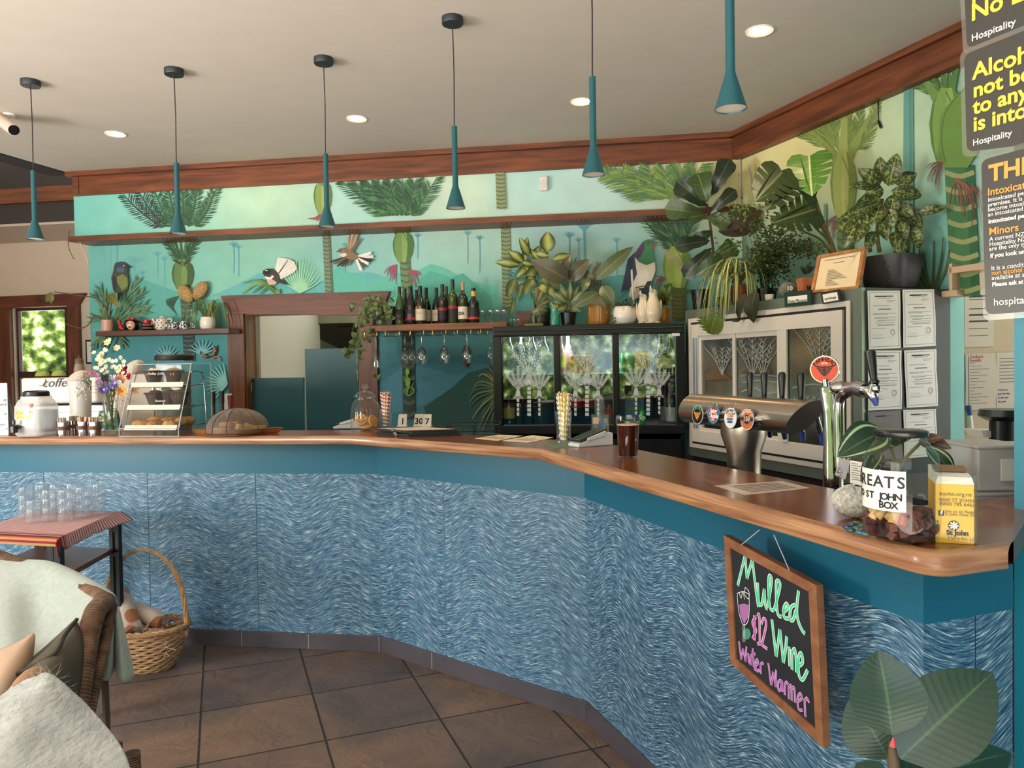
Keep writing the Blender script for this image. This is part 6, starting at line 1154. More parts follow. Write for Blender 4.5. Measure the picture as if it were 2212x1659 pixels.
def strawmat(c):
 nm='straw_'+c
 if nm in MC:return MC[nm]
 m,t,p,N,L=nodes(nm,.6);tc=N('ShaderNodeTexCoord');s=N('ShaderNodeSeparateXYZ');L(tc.outputs['UV'],s.inputs[0]);a=N('ShaderNodeMath');a.operation='MULTIPLY_ADD';L(s.outputs[1],a.inputs[0]);a.inputs[1].default_value=9;L(s.outputs[0],a.inputs[2]);f=N('ShaderNodeMath');f.operation='FRACT';L(a.outputs[0],f.inputs[0]);g=N('ShaderNodeMath');g.operation='GREATER_THAN';L(f.outputs[0],g.inputs[0]);g.inputs[1].default_value=.5
 x=N('ShaderNodeMixRGB');L(g.outputs[0],x.inputs[0]);x.inputs[1].default_value=(*lin(c),1);x.inputs[2].default_value=(*lin('f0ece6'),1);L(x.outputs[0],p.inputs['Base Color']);return m
s_cap=False
straws('glass of red and white striped paper straws behind the menu stack',onb(833,928,A2,.05),.1,.02,.185,['c02c40','c02c40','c02c40','2c5a9a','c8783a'],26,None,[(0,.004),(.026,0),(.03,.006),(.034,.1),(.032,.1),(.027,.012),(0,.012)])
straws('tall glass of yellow, blue and red striped paper straws on a coaster',onb(1218,960,A3,.03),.12,.022,.2,['e0b820','2a5a90','e0b820','e0b820','b82c38','2a5a90','e0b820','3a8a4a'],26,None,[(0,.016),(.035,0),(.036,.006),(.031,.02),(.028,.05),(.036,.13),(.034,.13),(.026,.05),(.027,.024),(0,.022)])
s_cap=True
# table numbers, menus
for px,tx,bk,lab in((868,'1',.13,'tilted table number card at the left of the number stands'),(903,'30',.14,'middle table number card, reading 30, behind the menu stack'),(921,'7',.12,'rightmost table number card, reading 7, behind the menu stack')):
 q=onb(px,926,A2,bk);r_=T('table_number',lab,'table number',q,radians(-8));b=B();b.prism([(-.022,0),(.026,0),(.026,.066),(-.018,.066),(-.022,.04)],-.002,.002,lambda x,y,z:(x,z+(.015*(y/.066)),y));b.obj('card',mat('cream_card','d8cec0',.6),r_,sm=0);b=B();b.box((0,.012,.003),(.05,.04,.006));b.obj('foot',mat('cream_card','d8cec0',.6),r_,sm=0);text(tx,.045,(.004,-.0026+.004,.014),(1,0,0),(0,.015,.066),INK,r_,align='CENTER',bold=.0012)
lb=['bottom black menu clipboard of the stack','second black menu clipboard from the bottom of the stack','third black menu clipboard from the bottom of the stack','top black menu clipboard with a cream printed page']
c0_=onb(808,940,A2,.004);c1_=onb(912,948,A2,.0);c2_=onb(985,921,A2,0);e1_=(c1_-c0_).normalized()*.235;e2_=dv(degrees(atan2(e1_.y,e1_.x))+52)*.24
for i in range(4):
 r_=T('menu_clipboard',lb[i],'menu',c0_+V((.006*i*(-1)**i+.012,.006*i+.006,.0005+.0075*i)),0,'stack of menu clipboards');b=B();p4=[V((0,0,0)),e1_,e1_+e2_,e2_];b.hexa([p for p in p4]+[p+V((0,0,.006))for p in p4]);b.obj('board',mat('menu_black','15161a',.45),r_,sm=0)
 b=B();cc=e1_*.62;b.box(cc+V((0,-.0,.006)),(.022,.012,.012),atan2(e1_.y,e1_.x));b.obj('clip',CHROME,r_,sm=0,bev=.002)
 if i==3:b=B();p4=[x+(p-x)*.93+V((0,0,.0068))for x in[(e1_+e2_)/2]for p in p4];b.poly(p4);b.obj('page',mat('menu_page','d8c0a4',.7),r_,sm=0);b=B();x0=e1_*.25+e2_*.35+V((0,0,.0075));ribbon(b,[x0+e1_*.05*j+e2_*(.02 if j%2 else-.01)for j in range(9)],.003,V((0,0,1)));b.obj('script',mat('script_brown','5a4a3c',.7),r_,sm=0)
def flat(name,lab,cat,pts,m,mk=None,z=.0006,group=None):
 p=[atz(x,y,ZC+z)for x,y in pts];c=sum(p,V((0,0,0)))/4;r_=T(name,lab,cat,c,0,group);b=B();b.add([x-c for x in p]+[x-c-V((0,0,.0005))for x in p],[(0,1,2,3),(7,6,5,4)]+[(i,(i+1)%4,4+(i+1)%4,4+i)for i in range(4)]);b.obj('card',m,r_,sm=0)
 if mk:
  b=B();S=lambda u,v:(p[0]*(1-u)+p[1]*u)*(1-v)+(p[3]*(1-u)+p[2]*u)*v-c+V((0,0,.0006))
  for u0,v0,u1,v1 in mk[0]:b.add([S(u0,v0),S(u1,v0),S(u1,v1),S(u0,v1)],[(0,1,2,3)])
  b.obj('print',mk[1],r_,sm=0)
 return r_
LNS=[(.2,.12+.1*i,.2+.25+.35*((i*37)%10)/10,.15+.1*i)for i in range(8)];BR=mat('menu_print','a8885c',.7)
flat('paper_menu','cream paper menu lying on the bar, left one of two','menu',[(1025,947),(1077,939),(1130,941),(1074,952)],mat('menu_cream','d9c29a',.7),(LNS,BR))
flat('paper_menu','cream paper menu with pale lower half, right one of two by the straws','menu',[(1085,952),(1150,940),(1196,945),(1140,956)],mat('menu_cream2','dcd0ba',.7),(LNS,BR),.0012)
flat('coaster','green and cream coaster under the tall straw glass','coaster',[(1173,962),(1232,956),(1262,966),(1195,969)],mat('coaster_green','5a7a5c',.6,var=.4,vs=20))
flat('drinks_card','white printed card lying on the right stretch of the bar','menu',[(1544,1049),(1690,1039),(1750,1054),(1610,1069)],mat('card_white','c8b8ac',.35),([(.15,.15+.13*i,.85,.2+.13*i)for i in range(6)],mat('card_print','8a6a5c',.6)))
terminal('white card terminal lying beside the beer glass',onb(1238,966,A3,.012),radians(28),.95)
q=onb(1297,962,A3,.15);r_=T('cutlery_jar','clear glass jar with a pale tag and folded blue papers behind the card terminal','jar',q);k=mpx(q);b=B();b.lathe([(0,.004),(.034,0),(.036,.006),(.037,.11),(.035,.11),(.034,.01),(0,.01)],28);b.obj('jar',GLASS,r_)
b=B();b.box((0,.002,.05),(.045,.02,.08),.3);b.box((.012,-.008,.045),(.02,.012,.075),-.3);b.obj('blue_paper',mat('blue_paper','6a8aa8',.6,var=.3,vs=30),r_,sm=0);b=B();b.box((-.022,-.032,.088),(.024,.002,.026),-.3);b.obj('tag',mat('tag_cream','d0b48a',.6),r_,sm=0)
q=onb(1357,991,A3,.03);r_=T('beer_glass','pint glass of dark amber ale on the bar','glass',q);k=mpx(q);h=91*k;R_=26*k
BP=[(.76,0),(.8,.1),(.86,.45),(.93,.78),(1.0,.84),(1.,.9),(.97,1.0)]
b=B();b.lathe([(0,.004)]+[(R_*a,h*z)for a,z in BP]+[(R_*.94,h),(R_*.96,h*.88)],36)if 0 else b.lathe([(R_*a,h*z)for a,z in BP],36);s_cap=False;b=B();b.lathe([(0,.0)]+[(R_*a,h*z)for a,z in BP],36);b.obj('glass',glassm('beer_glass',(1,1,1),.1),r_);s_cap=True
m,t,p,N,L=nodes('amber_ale',.08);p.inputs['Base Color'].default_value=(*lin('4a1a08'),1);p.inputs['Transmission Weight'].default_value=.35;p.inputs['IOR'].default_value=1.1
b=B();b.lathe([(0,h*.05),(R_*.74,h*.05),(R_*.78,h*.1),(R_*.84,h*.45),(R_*.91,h*.76),(R_*.93,h*.78),(0,h*.78)],36);b.obj('ale',m,r_);b=B();b.lathe([(R_*.6,h*.782),(R_*.93,h*.782),(R_*.93,h*.795),(R_*.8,h*.79)],32);b.obj('foam',mat('foam','d8b48a',.7),r_)
# wire rack and power board glimpsed behind the bar
q=on(1025,934,.55);r_=T('wire_rack','low black wire rack behind the bar, left of the black fridge','rack',V((q.x,q.y,.9)));z1=aty(1025,915,q.y).z-.9;b=B()
for z in(z1,z1-.05,.02):b.tube([(-.14,-.1,z),(.14,-.1,z),(.14,.1,z),(-.14,.1,z)],.003,5,closed=True)
for x in(-.14,0,.14):
 for y in(-.1,.1):b.tube([(x,y,0),(x,y,z1)],.003,5)
b.obj('wire',BLACK,r_);b=B();b.box((0,.3,.45),(1.7,.5,.9));o=b.obj('back_bench',mat('bench_grey','55565c',.5),sm=0,loc=V((fl.x-.89,fl.y+.08,-.0)),rz=radians(AB));tag(o,'low grey bench along the mural wall left of the black fridge','bench')
b=B();b.box((0,0,.38),(FW,.47,.755));tag(b.obj('fridge_base',mat('dark_stand','14171d',.6),sm=0,loc=V((fl.x,fl.y,0))+ux*FW/2-nB*.27,rz=radians(AB)),'dark base cabinet under the black three door fridge','cabinet')
# ================================================================= ornaments and plants on the black fridge
def ft(px,d=5.12):q=VP(AB,d)(px,700);return V((q.x,q.y,FZ))
DIEF=leafmat('dieffenbachia_leaf','34481f','b8bf7a','2a3a1c','centre','9aa552');DIED=leafmat('dieffenbachia_dark','2f3c20','8a9458','3c4a26','centre','5f6e34')
ANTH=leafmat('anthurium_leaf','55523f','7a7458','4a4a38');ANTG=leafmat('anthurium_green','4c5a3a','8a8f60','566644');AGLA=leafmat('aglaonema_leaf','3c4c2c','9aa068','6a7448','stripe','7a8452')
s_cap=False
for i,(px,d_)in enumerate(((1104,5.1),(1112,5.16),(1120,5.1))):stemware('liqueur_glass',['left','middle','right'][i]+' tiny stemmed glass on the top left corner of the black fridge','glass',ft(px,d_),[(0,.001),(.015,0),(.015,.003),(.004,.01),(.004,.022),(.013,.04),(.014,.058)],'tiny glasses on the black fridge')
s_cap=True
b=B();b.box((0,0,.06),(.1,.04,.12),radians(AB));b.box((.0,-.022,.06),(.07,.004,.08),radians(AB));tag(b.obj('wooden_box',woodm('box_wood','4a2a1c','6e4028',(4,4,4),.5),loc=ft(1132,5.25),sm=0),'small brown wooden box behind the shell ornament','box')
q=ft(1154,5.08);k=(q.y)/FPX;r_=T('shell_ornament','ribbed nautilus shell ornament on a pole with a square base','ornament',q);OLV=mat('olive_gilt','7a7a48',.45,.2)
b=B();b.box((0,0,.011),(.125,.05,.022),radians(AB));b.obj('base',OLV,r_,sm=0,bev=.004);b=B();b.tube([(0,0,.02),(0,0,.1)],.007,10);b.obj('pole',OLV,r_)
b=B()
for j in range(26):
 t0,t1=[1.5*pi*(j+o)/26-.2 for o in(0,1.15)]
 for t,s_ in((t0,1),):
  R0,R1=.012+.013*t,.012+.013*t1;w0,w1=.016+.007*t,.016+.007*t1;b.cur=lin(['8a7240','35706a','a8884a','4a6a58'][j%4]);A=[V((.006+R0*cos(t+3.5),0,.13+R0*sin(t+3.5)))+V((w0*1.3*cos(a)*cos(t+3.5),w0*sin(a),w0*1.3*cos(a)*sin(t+3.5)))for a in[2*pi*i/10 for i in range(10)]];C=[V((.006+R1*cos(t1+3.5),0,.13+R1*sin(t1+3.5)))+V((w1*1.4*cos(a)*cos(t1+3.5),w1*1.05*sin(a),w1*1.4*cos(a)*sin(t1+3.5)))for a in[2*pi*i/10 for i in range(10)]]
  b.add(A+C,[(i,(i+1)%10,10+(i+1)%10,10+i)for i in range(10)]+[tuple(range(19,9,-1))])
b.obj('shell',mat('shell_paint',attr=True,rough=.35),r_)
def plant(name,lab,q):return T(name,lab,'plant',q)
def leaves(r_,rows,m,Y=None,shape='ovate',**k):
 for bx,by,tx,ty,w_ in rows:y_=(Y or r_.location.y)+rnd.uniform(-.04,.05);px_leaf(r_,(bx,by),(tx,ty),w_,m if not isinstance(m,list)else rnd.choice(m),y_,y_-rnd.uniform(-.02,.08),shape=shape,**k)
r_=plant('dieffenbachia','variegated green dieffenbachia in a dark tall vase behind the shell ornament',ft(1172,5.24));pot(r_,[(0,0),(.05,0),(.062,.04),(.058,.12),(.04,.17),(.036,.17),(.035,.16),(0,.16)],mat('dark_vase','1e1a1a',.45))
leaves(r_,((1183,545,1183,500,34),(1133,565,1139,511,17),(1143,552,1122,513,20),(1130,566,1098,542,23),(1124,572,1069,566,20),(1158,548,1188,553,17),(1166,564,1146,538,17),(1142,574,1116,598,20),(1194,560,1233,551,18),(1150,572,1124,566,15),(1152,560,1168,530,18)),DIEF)
leaves(r_,((1114,602,1096,644,26),(1131,610,1117,647,16),(1152,604,1131,637,28),(1172,612,1174,646,24),(1188,608,1210,628,24),(1136,580,1166,592,20),(1172,596,1180,616,20),(1150,590,1140,614,22),(1113,640,1101,690,10),(1160,580,1136,596,24),(1190,590,1160,580,22),(1180,620,1200,644,22),(1160,620,1150,648,20)),[DIED,DIEF],Y=r_.location.y-.05)
for pts in([(1172,650),(1160,610),(1134,566)],[(1172,650),(1178,600),(1183,545)],[(1170,650),(1150,600),(1126,572)],[(1174,650),(1185,600),(1196,560)],[(1166,640),(1140,604),(1114,602)]):stem(r_,pts,.005,STEMG,r_.location.y)
TQ=mat('turquoise_glaze','2f8f80',.25,var=.15,vs=20);GD=mat('gold_glaze','c0a24c',.35,.4)
r_=T('owl_figurine','turquoise glazed owl figurine with gold brows on the black fridge','figurine',ft(1199,5.05));b=B();b.lathe([(0,0),(.03,0),(.033,.02),(.031,.06),(.026,.09),(.029,.11),(.031,.13),(.026,.148),(.012,.152),(0,.15)],24);b.obj('body',TQ,r_)
b=B();[b.lathe([(.0,.03),(.01,0)],8,c=(sx_,0,.142))for sx_ in(-.022,.022)];b.obj('ear_tufts',TQ,r_);b=B();b.tube([(-.028,-.018,.15),(0,-.034,.125),(.028,-.018,.15)],.004,6);b.tube([(0,-.034,.125),(0,-.034,.108)],.004,6);b.tube([(.03,-.012,.1),(0,-.03,.06),(-.02,-.028,.02)],.003,6);b.obj('gilding',GD,r_)
b=B();[b.ell((sx_,-.029,.126),(.008,.004,.007),12,8)for sx_ in(-.013,.013)];b.obj('eyes',GD,r_)
r_=plant('aglaonema','silver striped aglaonema in a small black plastic pot on a grey saucer',ft(1228,5.1));pot(r_,[(0,.004),(.042,.004),(.054,.09),(.056,.09),(.05,.085),(0,.085)],BLACK,soil=(.05,.082));b=B();b.lathe([(0,.001),(.07,0),(.074,.006)],28);b.obj('saucer',mat('grey_saucer','6a6a66',.5),r_)
leaves(r_,((1228,660,1186,650,16),(1226,655,1190,630,14),(1230,650,1232,606,12),(1232,655,1262,626,14),(1230,658,1270,642,15),(1224,662,1198,672,15),(1232,664,1256,674,14),(1226,650,1208,614,12),(1234,650,1250,618,12),(1230,660,1222,680,14),(1236,660,1280,655,13)),AGLA,shape='lance')
r_=plant('anthurium','large leaved brownish anthurium in a mustard ribbed pot on the black fridge',ft(1294,5.14));MUS=mat('mustard_glaze','a8742a',.35);pot(r_,[(0,0),(.068,0),(.072,.01),(.078,.14),(.072,.14),(.068,.12),(0,.12)],MUS,64,wob=lambda a,z:1+.025*cos(a*26),soil=(.066,.122));b=B();b.lathe([(0,.001),(.08,0),(.086,.01)],32);b.obj('saucer',MUS,r_)
Ya=r_.location.y
leaves(r_,((1228,606,1148,562,46),(1228,606,1272,560,34),(1212,586,1232,552,18)),ANTH,Y=Ya-.08);leaves(r_,((1284,606,1368,532,30),(1283,622,1262,582,24),(1292,632,1237,664,28),(1300,618,1326,660,32),(1282,606,1300,566,22),(1270,600,1258,632,18),(1276,640,1310,664,20)),[ANTH,ANTG],Y=Ya-.06)
for pts in([(1292,655),(1290,630),(1256,580)],[(1293,655),(1292,610),(1290,565)],[(1294,655),(1300,600),(1340,550)],[(1292,650),(1270,620),(1228,602)],[(1296,650),(1310,625),(1304,616)]):stem(r_,pts,.004,mat('reddish_stem','5c4a30',.5),Ya)
r_=plant('potted_succulent','bushy grey green succulent in a rounded glossy white pot',ft(1349,5.08));pot(r_,[(0,0),(.055,0),(.078,.03),(.082,.06),(.074,.1),(.066,.118),(.06,.115),(.05,.1),(0,.1)],WG)
SUC=leafmat('succulent_leaf','3f4a34','6a7450','4c583c');b=B()
for i in range(110):a=rnd.uniform(0,6.28);l=rnd.uniform(.02,.075);z=.11+rnd.uniform(0,.065)*(1-l/.1);p_=V((l*cos(a),l*sin(a),z));leaf(b,p_*1.0,p_+V((cos(a)*.02,sin(a)*.02,rnd.uniform(-.012,.02))),.016,(cos(a)*.3,-.6,1),'ovate',nu=5)
for i in range(24):p_=V((-.07+rnd.gauss(0,.012),-.02+rnd.gauss(0,.02),.09-rnd.random()*.07));leaf(b,p_,p_+V((-.012,-.008,-.012)),.014,(0,-1,.5),'ovate',nu=5)
b.obj('foliage',SUC,r_)['kind']='stuff'
q=ft(1371,5.16);b=B();b.tube([(0,0,0),(-.004,0,.1),(-.016,0,.37)],.007,10);b.lathe([(0,0),(.04,0),(.042,.13),(0,.13)],16,c=(.01,.03,0));tag(b.obj('plant_stake',glassm('white_tube',(.9,.9,.9),.2,.1,.6,(.8,.8,.8)),loc=q),'thin white tube with a frosted foot beside the penguin figurine','stake')
PEN=mat('cream_glaze','d8ccb8',.22);r_=T('penguin_figurine','pair of cream glazed penguins with raised beaks on the black fridge','figurine',ft(1403,5.06))
def penguin(x,y,h,nm):
 b=B();s_=h/.24;b.lathe([(0,.0),(.03*s_,.004),(.05*s_,.05*s_),(.053*s_,.085*s_),(.043*s_,.13*s_),(.029*s_,.165*s_),(.026*s_,.18*s_),(.028*s_,.195*s_),(.02*s_,.215*s_),(0,.222*s_)],24,c=(x,y,0));b.tube([(x-.008,y-.015,.2*s_),(x-.022,y-.03,.222*s_),(x-.024,y-.032,.245*s_)],[.014*s_,.009*s_,.001],10)
 for sd in(-1,1):b.ell((x+sd*.049*s_,y,.1*s_),(.008,.022,.055*s_),12,10);b.ell((x+sd*.022,y-.03,.006),(.02,.026,.008),12,8)
 b.obj(nm,PEN,r_)
penguin(-.038,.01,.215,'left_penguin');penguin(.024,-.012,.245,'right_penguin')
r_=plant('small_fern','small green plant in a little mustard pot behind the penguin figurine',ft(1434,5.2));pot(r_,[(0,0),(.04,0),(.046,.11),(.042,.11),(0,.1)],MUS,48,wob=lambda a,z:1+.03*cos(a*20));Yf=r_.location.y
leaves(r_,[(1434+rnd.uniform(-4,4),654,1434+rnd.uniform(-22,20),640+rnd.uniform(-26,22),13)for i in range(16)],leafmat('small_leaf','4a5a26','7a8a44','5d6e2e'),shape='ovate')
# ================================================================= on the sliding fridge
def wt(px,off=.12):q=VP(AR,dR-wd+off)(px,645);return V((q.x,q.y,wz1))
FIG=leafmat('fig_leaf','3a4f2c','7f8f58','44582f',rough=.35,veins=6);FIGD=leafmat('fig_leaf_dark','26332a','5c6a4a','2f3d2c',rough=.3,veins=6);BRN=leafmat('brown_leaf','4a3026','7a5c40','3f3a26',veins=7)
q=wt(1514,.2);r_=plant('fiddle_leaf_fig','tall fiddle leaf fig in a black pot at the left end of the sliding fridge',q);pot(r_,[(0,0),(.05,0),(.062,.13),(.066,.13),(.066,.15),(.06,.15),(.055,.13),(0,.13)],BLACK);Yg=q.y
stem(r_,[(1520,610),(1540,560),(1536,500),(1527,440)],.008,STEMB,Yg)
leaves(r_,((1528,438,1507,374,62),),FIG,Y=Yg-.12,shape='fiddle');leaves(r_,((1535,425,1577,343,48),(1526,446,1462,390,56),(1532,462,1590,410,36),(1534,520,1458,532,40),(1538,535,1478,600,44),(1540,500,1500,520,34)),FIGD,Y=Yg-.08,shape='fiddle');leaves(r_,((1524,464,1436,450,52),(1528,468,1578,482,46),(1526,466,1488,470,30),(1500,596,1566,560,60),(1540,560,1590,530,50),(1540,580,1516,570,50)),FIG,Y=Yg-.12,shape='fiddle');leaves(r_,((1556,486,1648,456,46),(1552,500,1650,480,44)),BRN,Y=Yg-.05,shape='ovate')
MON=leafmat('monstera_leaf','3c4a2a','6a7848','324024',rough=.35,veins=5);MONL=leafmat('monstera_bright','5d8a34','b8cc8a','4f7a2e',rough=.3,veins=5)
q=wt(1800,.36);r_=plant('monstera','split leaved monstera with a thick tan stem behind the framed notice',q);Ym=q.y+.05;pot(r_,[(0,0),(.05,0),(.06,.1),(.055,.1),(0,.09)],BLACK)
stem(r_,[(1802,590),(1800,545),(1775,480),(1758,425)],(.02,.012),mat('tan_stem','8a6a4a',.7),Ym)
for pts in([(1758,430),(1765,400),(1752,350)],[(1762,450),(1735,415),(1700,390)],[(1765,455),(1725,410),(1690,385)],[(1790,520),(1760,490),(1745,468)],[(1800,540),(1770,480),(1760,425)],[(1800,560),(1775,520),(1735,500)]):stem(r_,pts,.006,STEMG,[Ym,Ym-.05,Ym-.12])
def mon_leaf(b_,t_,w_,m_,Y,tilt):
 B0,T0=aty(*b_,Y)-q,aty(*t_,Y-.05)-q;d=T0-B0;s=d.cross(EYE-q).normalized();n=s.cross(d).normalized();W=w_*Y/FPX
 half=[(0,0),(-.12,.2),(-.08,.38),(.06,.49),(.19,.51),(.27,.16),(.27,.5),(.38,.49),(.43,.14),(.45,.46),(.55,.42),(.58,.12),(.62,.37),(.74,.3),(.76,.1),(.8,.23),(.9,.12),(1,0)];b=B()
 for sd in(-1,1):b.add([B0+d*(t-.12*abs(v)*(v>.3))+s*sd*v*W+n*(.05*W*sin(3*t)-abs(v)*W*tilt)for t,v in half],[tuple(range(len(half)))],[(t,.5+sd*v*.95)for t,v in half])
 b.obj('leaf',m_,r_,sm=0,solid=.0015)
for b_,t_,w_,m_ in(((1748,338),(1754,424),92,MONL),((1690,372),(1630,436),92,MON),((1718,384),(1652,456),66,MON),((1762,452),(1668,482),84,MON)):mon_leaf(b_,t_,w_,m_,Ym-.15,.12)
# maidenhair fern mass
q=wt(1655,.26);r_=plant('maidenhair_fern','bushy dark maidenhair fern spreading over the middle of the sliding fridge',q);pot(r_,[(0,0),(.05,0),(.065,.1),(.06,.1),(0,.09)],BLACK);Yh=q.y;b=B();b2=B()
for i in range(46):
 tx,ty=rnd.gauss(1668,52),rnd.gauss(545,42);ty=min(ty,640);d_=rnd.uniform(-.26,.0);q4=smooth([aty(1655+rnd.uniform(-15,15),625,Yh)-q,aty((1660+tx)/2,min(560,ty-10),Yh+d_*.5)-q,aty(tx,ty,Yh+d_)-q],6);b2.tube(q4,.0014,4)
 for p_ in q4[3:]:
  for j in range(6):o_=V((rnd.gauss(0,.026),rnd.gauss(0,.03),rnd.gauss(0,.02)));a=rnd.uniform(0,6.28);leaf(b,p_+o_,p_+o_+V((cos(a),sin(a)*.5,rnd.uniform(-.8,.3)))*.022,.014,(0,-1,.7),'ovate',nu=3)
b2.obj('stems',mat('dark_stem','2a2620',.6),r_)['kind']='stuff';b.obj('fronds',leafmat('fern_leaf','3a4a26','5f6e3a','4a5a2e'),r_)['kind']='stuff'
b=B()
for x,y in((1586,455),(1600,462),(1612,452),(1700,405),(1640,440),(1765,530),(1772,545),(1690,470)):
 for j in range(9):a=rnd.uniform(0,6.28);p_=aty(x+rnd.gauss(0,7),y+rnd.gauss(0,6),Yh-.15)-q;leaf(b,p_,p_+V((cos(a),0,sin(a)))*.022,.012,(0,-1,.7),'ovate',nu=3)
b.obj('sprigs',leafmat('fern_tip','5f7a34','7f9a4a','6a8440'),r_)['kind']='stuff'
q=wt(1598,.1);r_=plant('striped_spider_plant','yellow green striped spider plant in a terracotta pot trailing over the sliding fridge',q);pot(r_,[(0,0),(.045,0),(.058,.1),(.062,.1),(.062,.12),(.056,.12),(.05,.1),(0,.1)],mat('terracotta','8a4c30',.8));Ys=q.y;b=B()
for i in range(60):
 a=rnd.gauss(pi*1.15,1.1);L_=rnd.uniform(.14,.3);e_=V((cos(a),sin(a)*.7-.15,0)).normalized();hh=rnd.uniform(.04,.16);q4=smooth([V((0,0,.11)),V((0,0,.11+hh))+e_*L_*.4,V((0,0,.11+hh*.5))+e_*L_*.8,V((0,0,.0-rnd.random()*.12))+e_*L_*(1.0)],4);q4=[V((x.x,x.y,max(x.z,.004)))if WF.n.dot(q+x)>WF.d-.02 else x for x in q4];n=len(q4);s_=e_.cross(V((0,0,1)))
 c_=rnd.choice(['6f8038','5a6c30','808c44']);vs=[]
 for j,x in enumerate(q4):ww=.006*(1-(j/(n-1))**3)+.0006;vs+=[x+s_*ww,x+s_*ww*.35,x-s_*ww*.35,x-s_*ww]
 for k_ in range(3):b.cur=lin('b8b878' if k_==1 else c_);b.add(vs,[(4*j+k_,4*j+k_+1,4*j+5+k_,4*j+4+k_)for j in range(n-1)])
b.obj('foliage',ATTR,r_)['kind']='stuff'
q=wt(1560,.06);r_=plant('philodendron','philodendron with one deeply lobed light green leaf hanging over the sliding fridge',q);pot(r_,[(0,0),(.03,0),(.04,.06),(.036,.06),(0,.05)],BLACK);Yp=q.y
PHI=leafmat('philodendron_leaf','5f7030','8a9a50','6c7c34',veins=6);px_leaf(r_,(1552,664),(1534,722),92,PHI,WF(1552,664,.05).y,WF(1534,722,.05).y,shape='lobed',sweep=.35,fold=.1);px_leaf(r_,(1558,672),(1572,640),44,PHI,Yp-.11,Yp-.1,shape='lobed',sweep=.3)
DRK=leafmat('dark_hanging_leaf','262a1e','4a5032','30301f',veins=10);YW=lambda x,y,o_=.05:WF(x,y,o_).y
px_leaf(r_,(1634,628),(1627,698),46,DRK,YW(1634,628),YW(1627,698),shape='ovate',face=(-1,-.6,.4));px_leaf(r_,(1612,634),(1596,694),26,DRK,YW(1612,634),YW(1596,694),shape='ovate',face=(-1,-.6,.4));px_leaf(r_,(1600,690),(1580,694),9,DRK,YW(1600,690),shape='ovate')
for pts in([(1560,640),(1556,655),(1552,668)],[(1575,640),(1600,625),(1622,628)],[(1570,640),(1590,625),(1610,634)]):stem(r_,pts,.003,STEMB,[Yp,Yp-.08,Yp-.15])
b=B();b.lathe([(0,0),(.022,0),(.026,.035),(.024,.035),(0,.03)],20);tag(b.obj('small_white_pot',WG,loc=wt(1662,.05)),'tiny white pot on the front edge of the sliding fridge','pot')
q=wt(1702,.12);r_=T('painted_stone','rounded grey stone with a white patch on the sliding fridge','stone',q);b=B();b.grid(lambda u,v:V((.05*sin(pi*v)*cos(6.283*u),.035*sin(pi*v)*sin(6.283*u),.05-.05*cos(pi*v)*(1+.1*sin(6.283*u)))),20,12);b.obj('stone',mat('stone_grey','6a6660',.8,var=.3,vs=25),r_)
text('10',.032,(-.02,-.036,.05),(1,-.3,0),(0,.3,1),mat('stone_paint','d8d2c8',.7),r_,bold=.001)
q=wt(1742,.1);r_=plant('herb_pot','square terracotta pot with cut-out leaf marks and a few green sprigs',q);b=B();b.hexa([(-.032,-.032,0),(.032,-.032,0),(.032,.032,0),(-.032,.032,0),(-.04,-.04,.1),(.04,-.04,.1),(.04,.04,.1),(-.04,.04,.1)]);b.obj('pot',mat('orange_clay','b06440',.7),r_,sm=0,bev=.003)
b=B();[leaf(b,V((.0,-.0365,.02)),V((dx,-.04,.06)),.012,(0,-1,0),'ovate',nu=5)for dx in(-.014,.002,.016)];b.obj('leaf_marks',mat('dark_mark','3a2418',.8),r_);leaves(r_,[(1742,592,1742+rnd.uniform(-14,20),574+rnd.uniform(-12,8),9)for i in range(12)],FIGD)
# framed notice
q0=[VP(AR,dR-wd+o_)(x,y)for(x,y),o_ in(((1768,553),.14),((1870,535),.14),((1856,624),.05),((1752,634),.05))];cen=sum(q0,V((0,0,0)))/4;r_=T('framed_notice','light wood framed notice with a cream page leaning on the plants','picture',cen);nn=(q0[1]-q0[0]).cross(q0[3]-q0[0]).normalized();nn=nn if nn.dot(EYE-cen)>0 else-nn
b=B();inn=[p+(cen-p)*.13 for p in q0]
for i in range(4):j=(i+1)%4;fq=[q0[i]-cen,q0[j]-cen,inn[j]-cen,inn[i]-cen];b.hexa([p-nn*.012 for p in fq]+[p+nn*.006 for p in fq])
b.obj('frame',woodm('light_oak','8f5a34','b98250',(8,8,8),.5),r_,sm=0);b=B();b.hexa([p-cen-nn*.006 for p in inn]+[p-cen-nn*.001 for p in inn]);b.obj('page',mat('notice_page','dac9a8',.7),r_,sm=0)
SN=lambda u,v:(inn[0]*(1-u)+inn[1]*u)*(1-v)+(inn[3]*(1-u)+inn[2]*u)*v-cen;b=B()
for u0,v0,u1 in[(.1,.1,.85),(.35,.22,.62)]+[(.25,.42+.045*i,.4+.4*((i*29)%7)/7)for i in range(11)]:b.add([SN(u0,v0),SN(u1,v0),SN(u1,v0+.016),SN(u0,v0+.016)],[(0,1,2,3)])
b.v=[tuple(V(p)+nn*.0005)for p in b.v];b.obj('print',mat('notice_ink','7a6a58',.7),r_,sm=0)
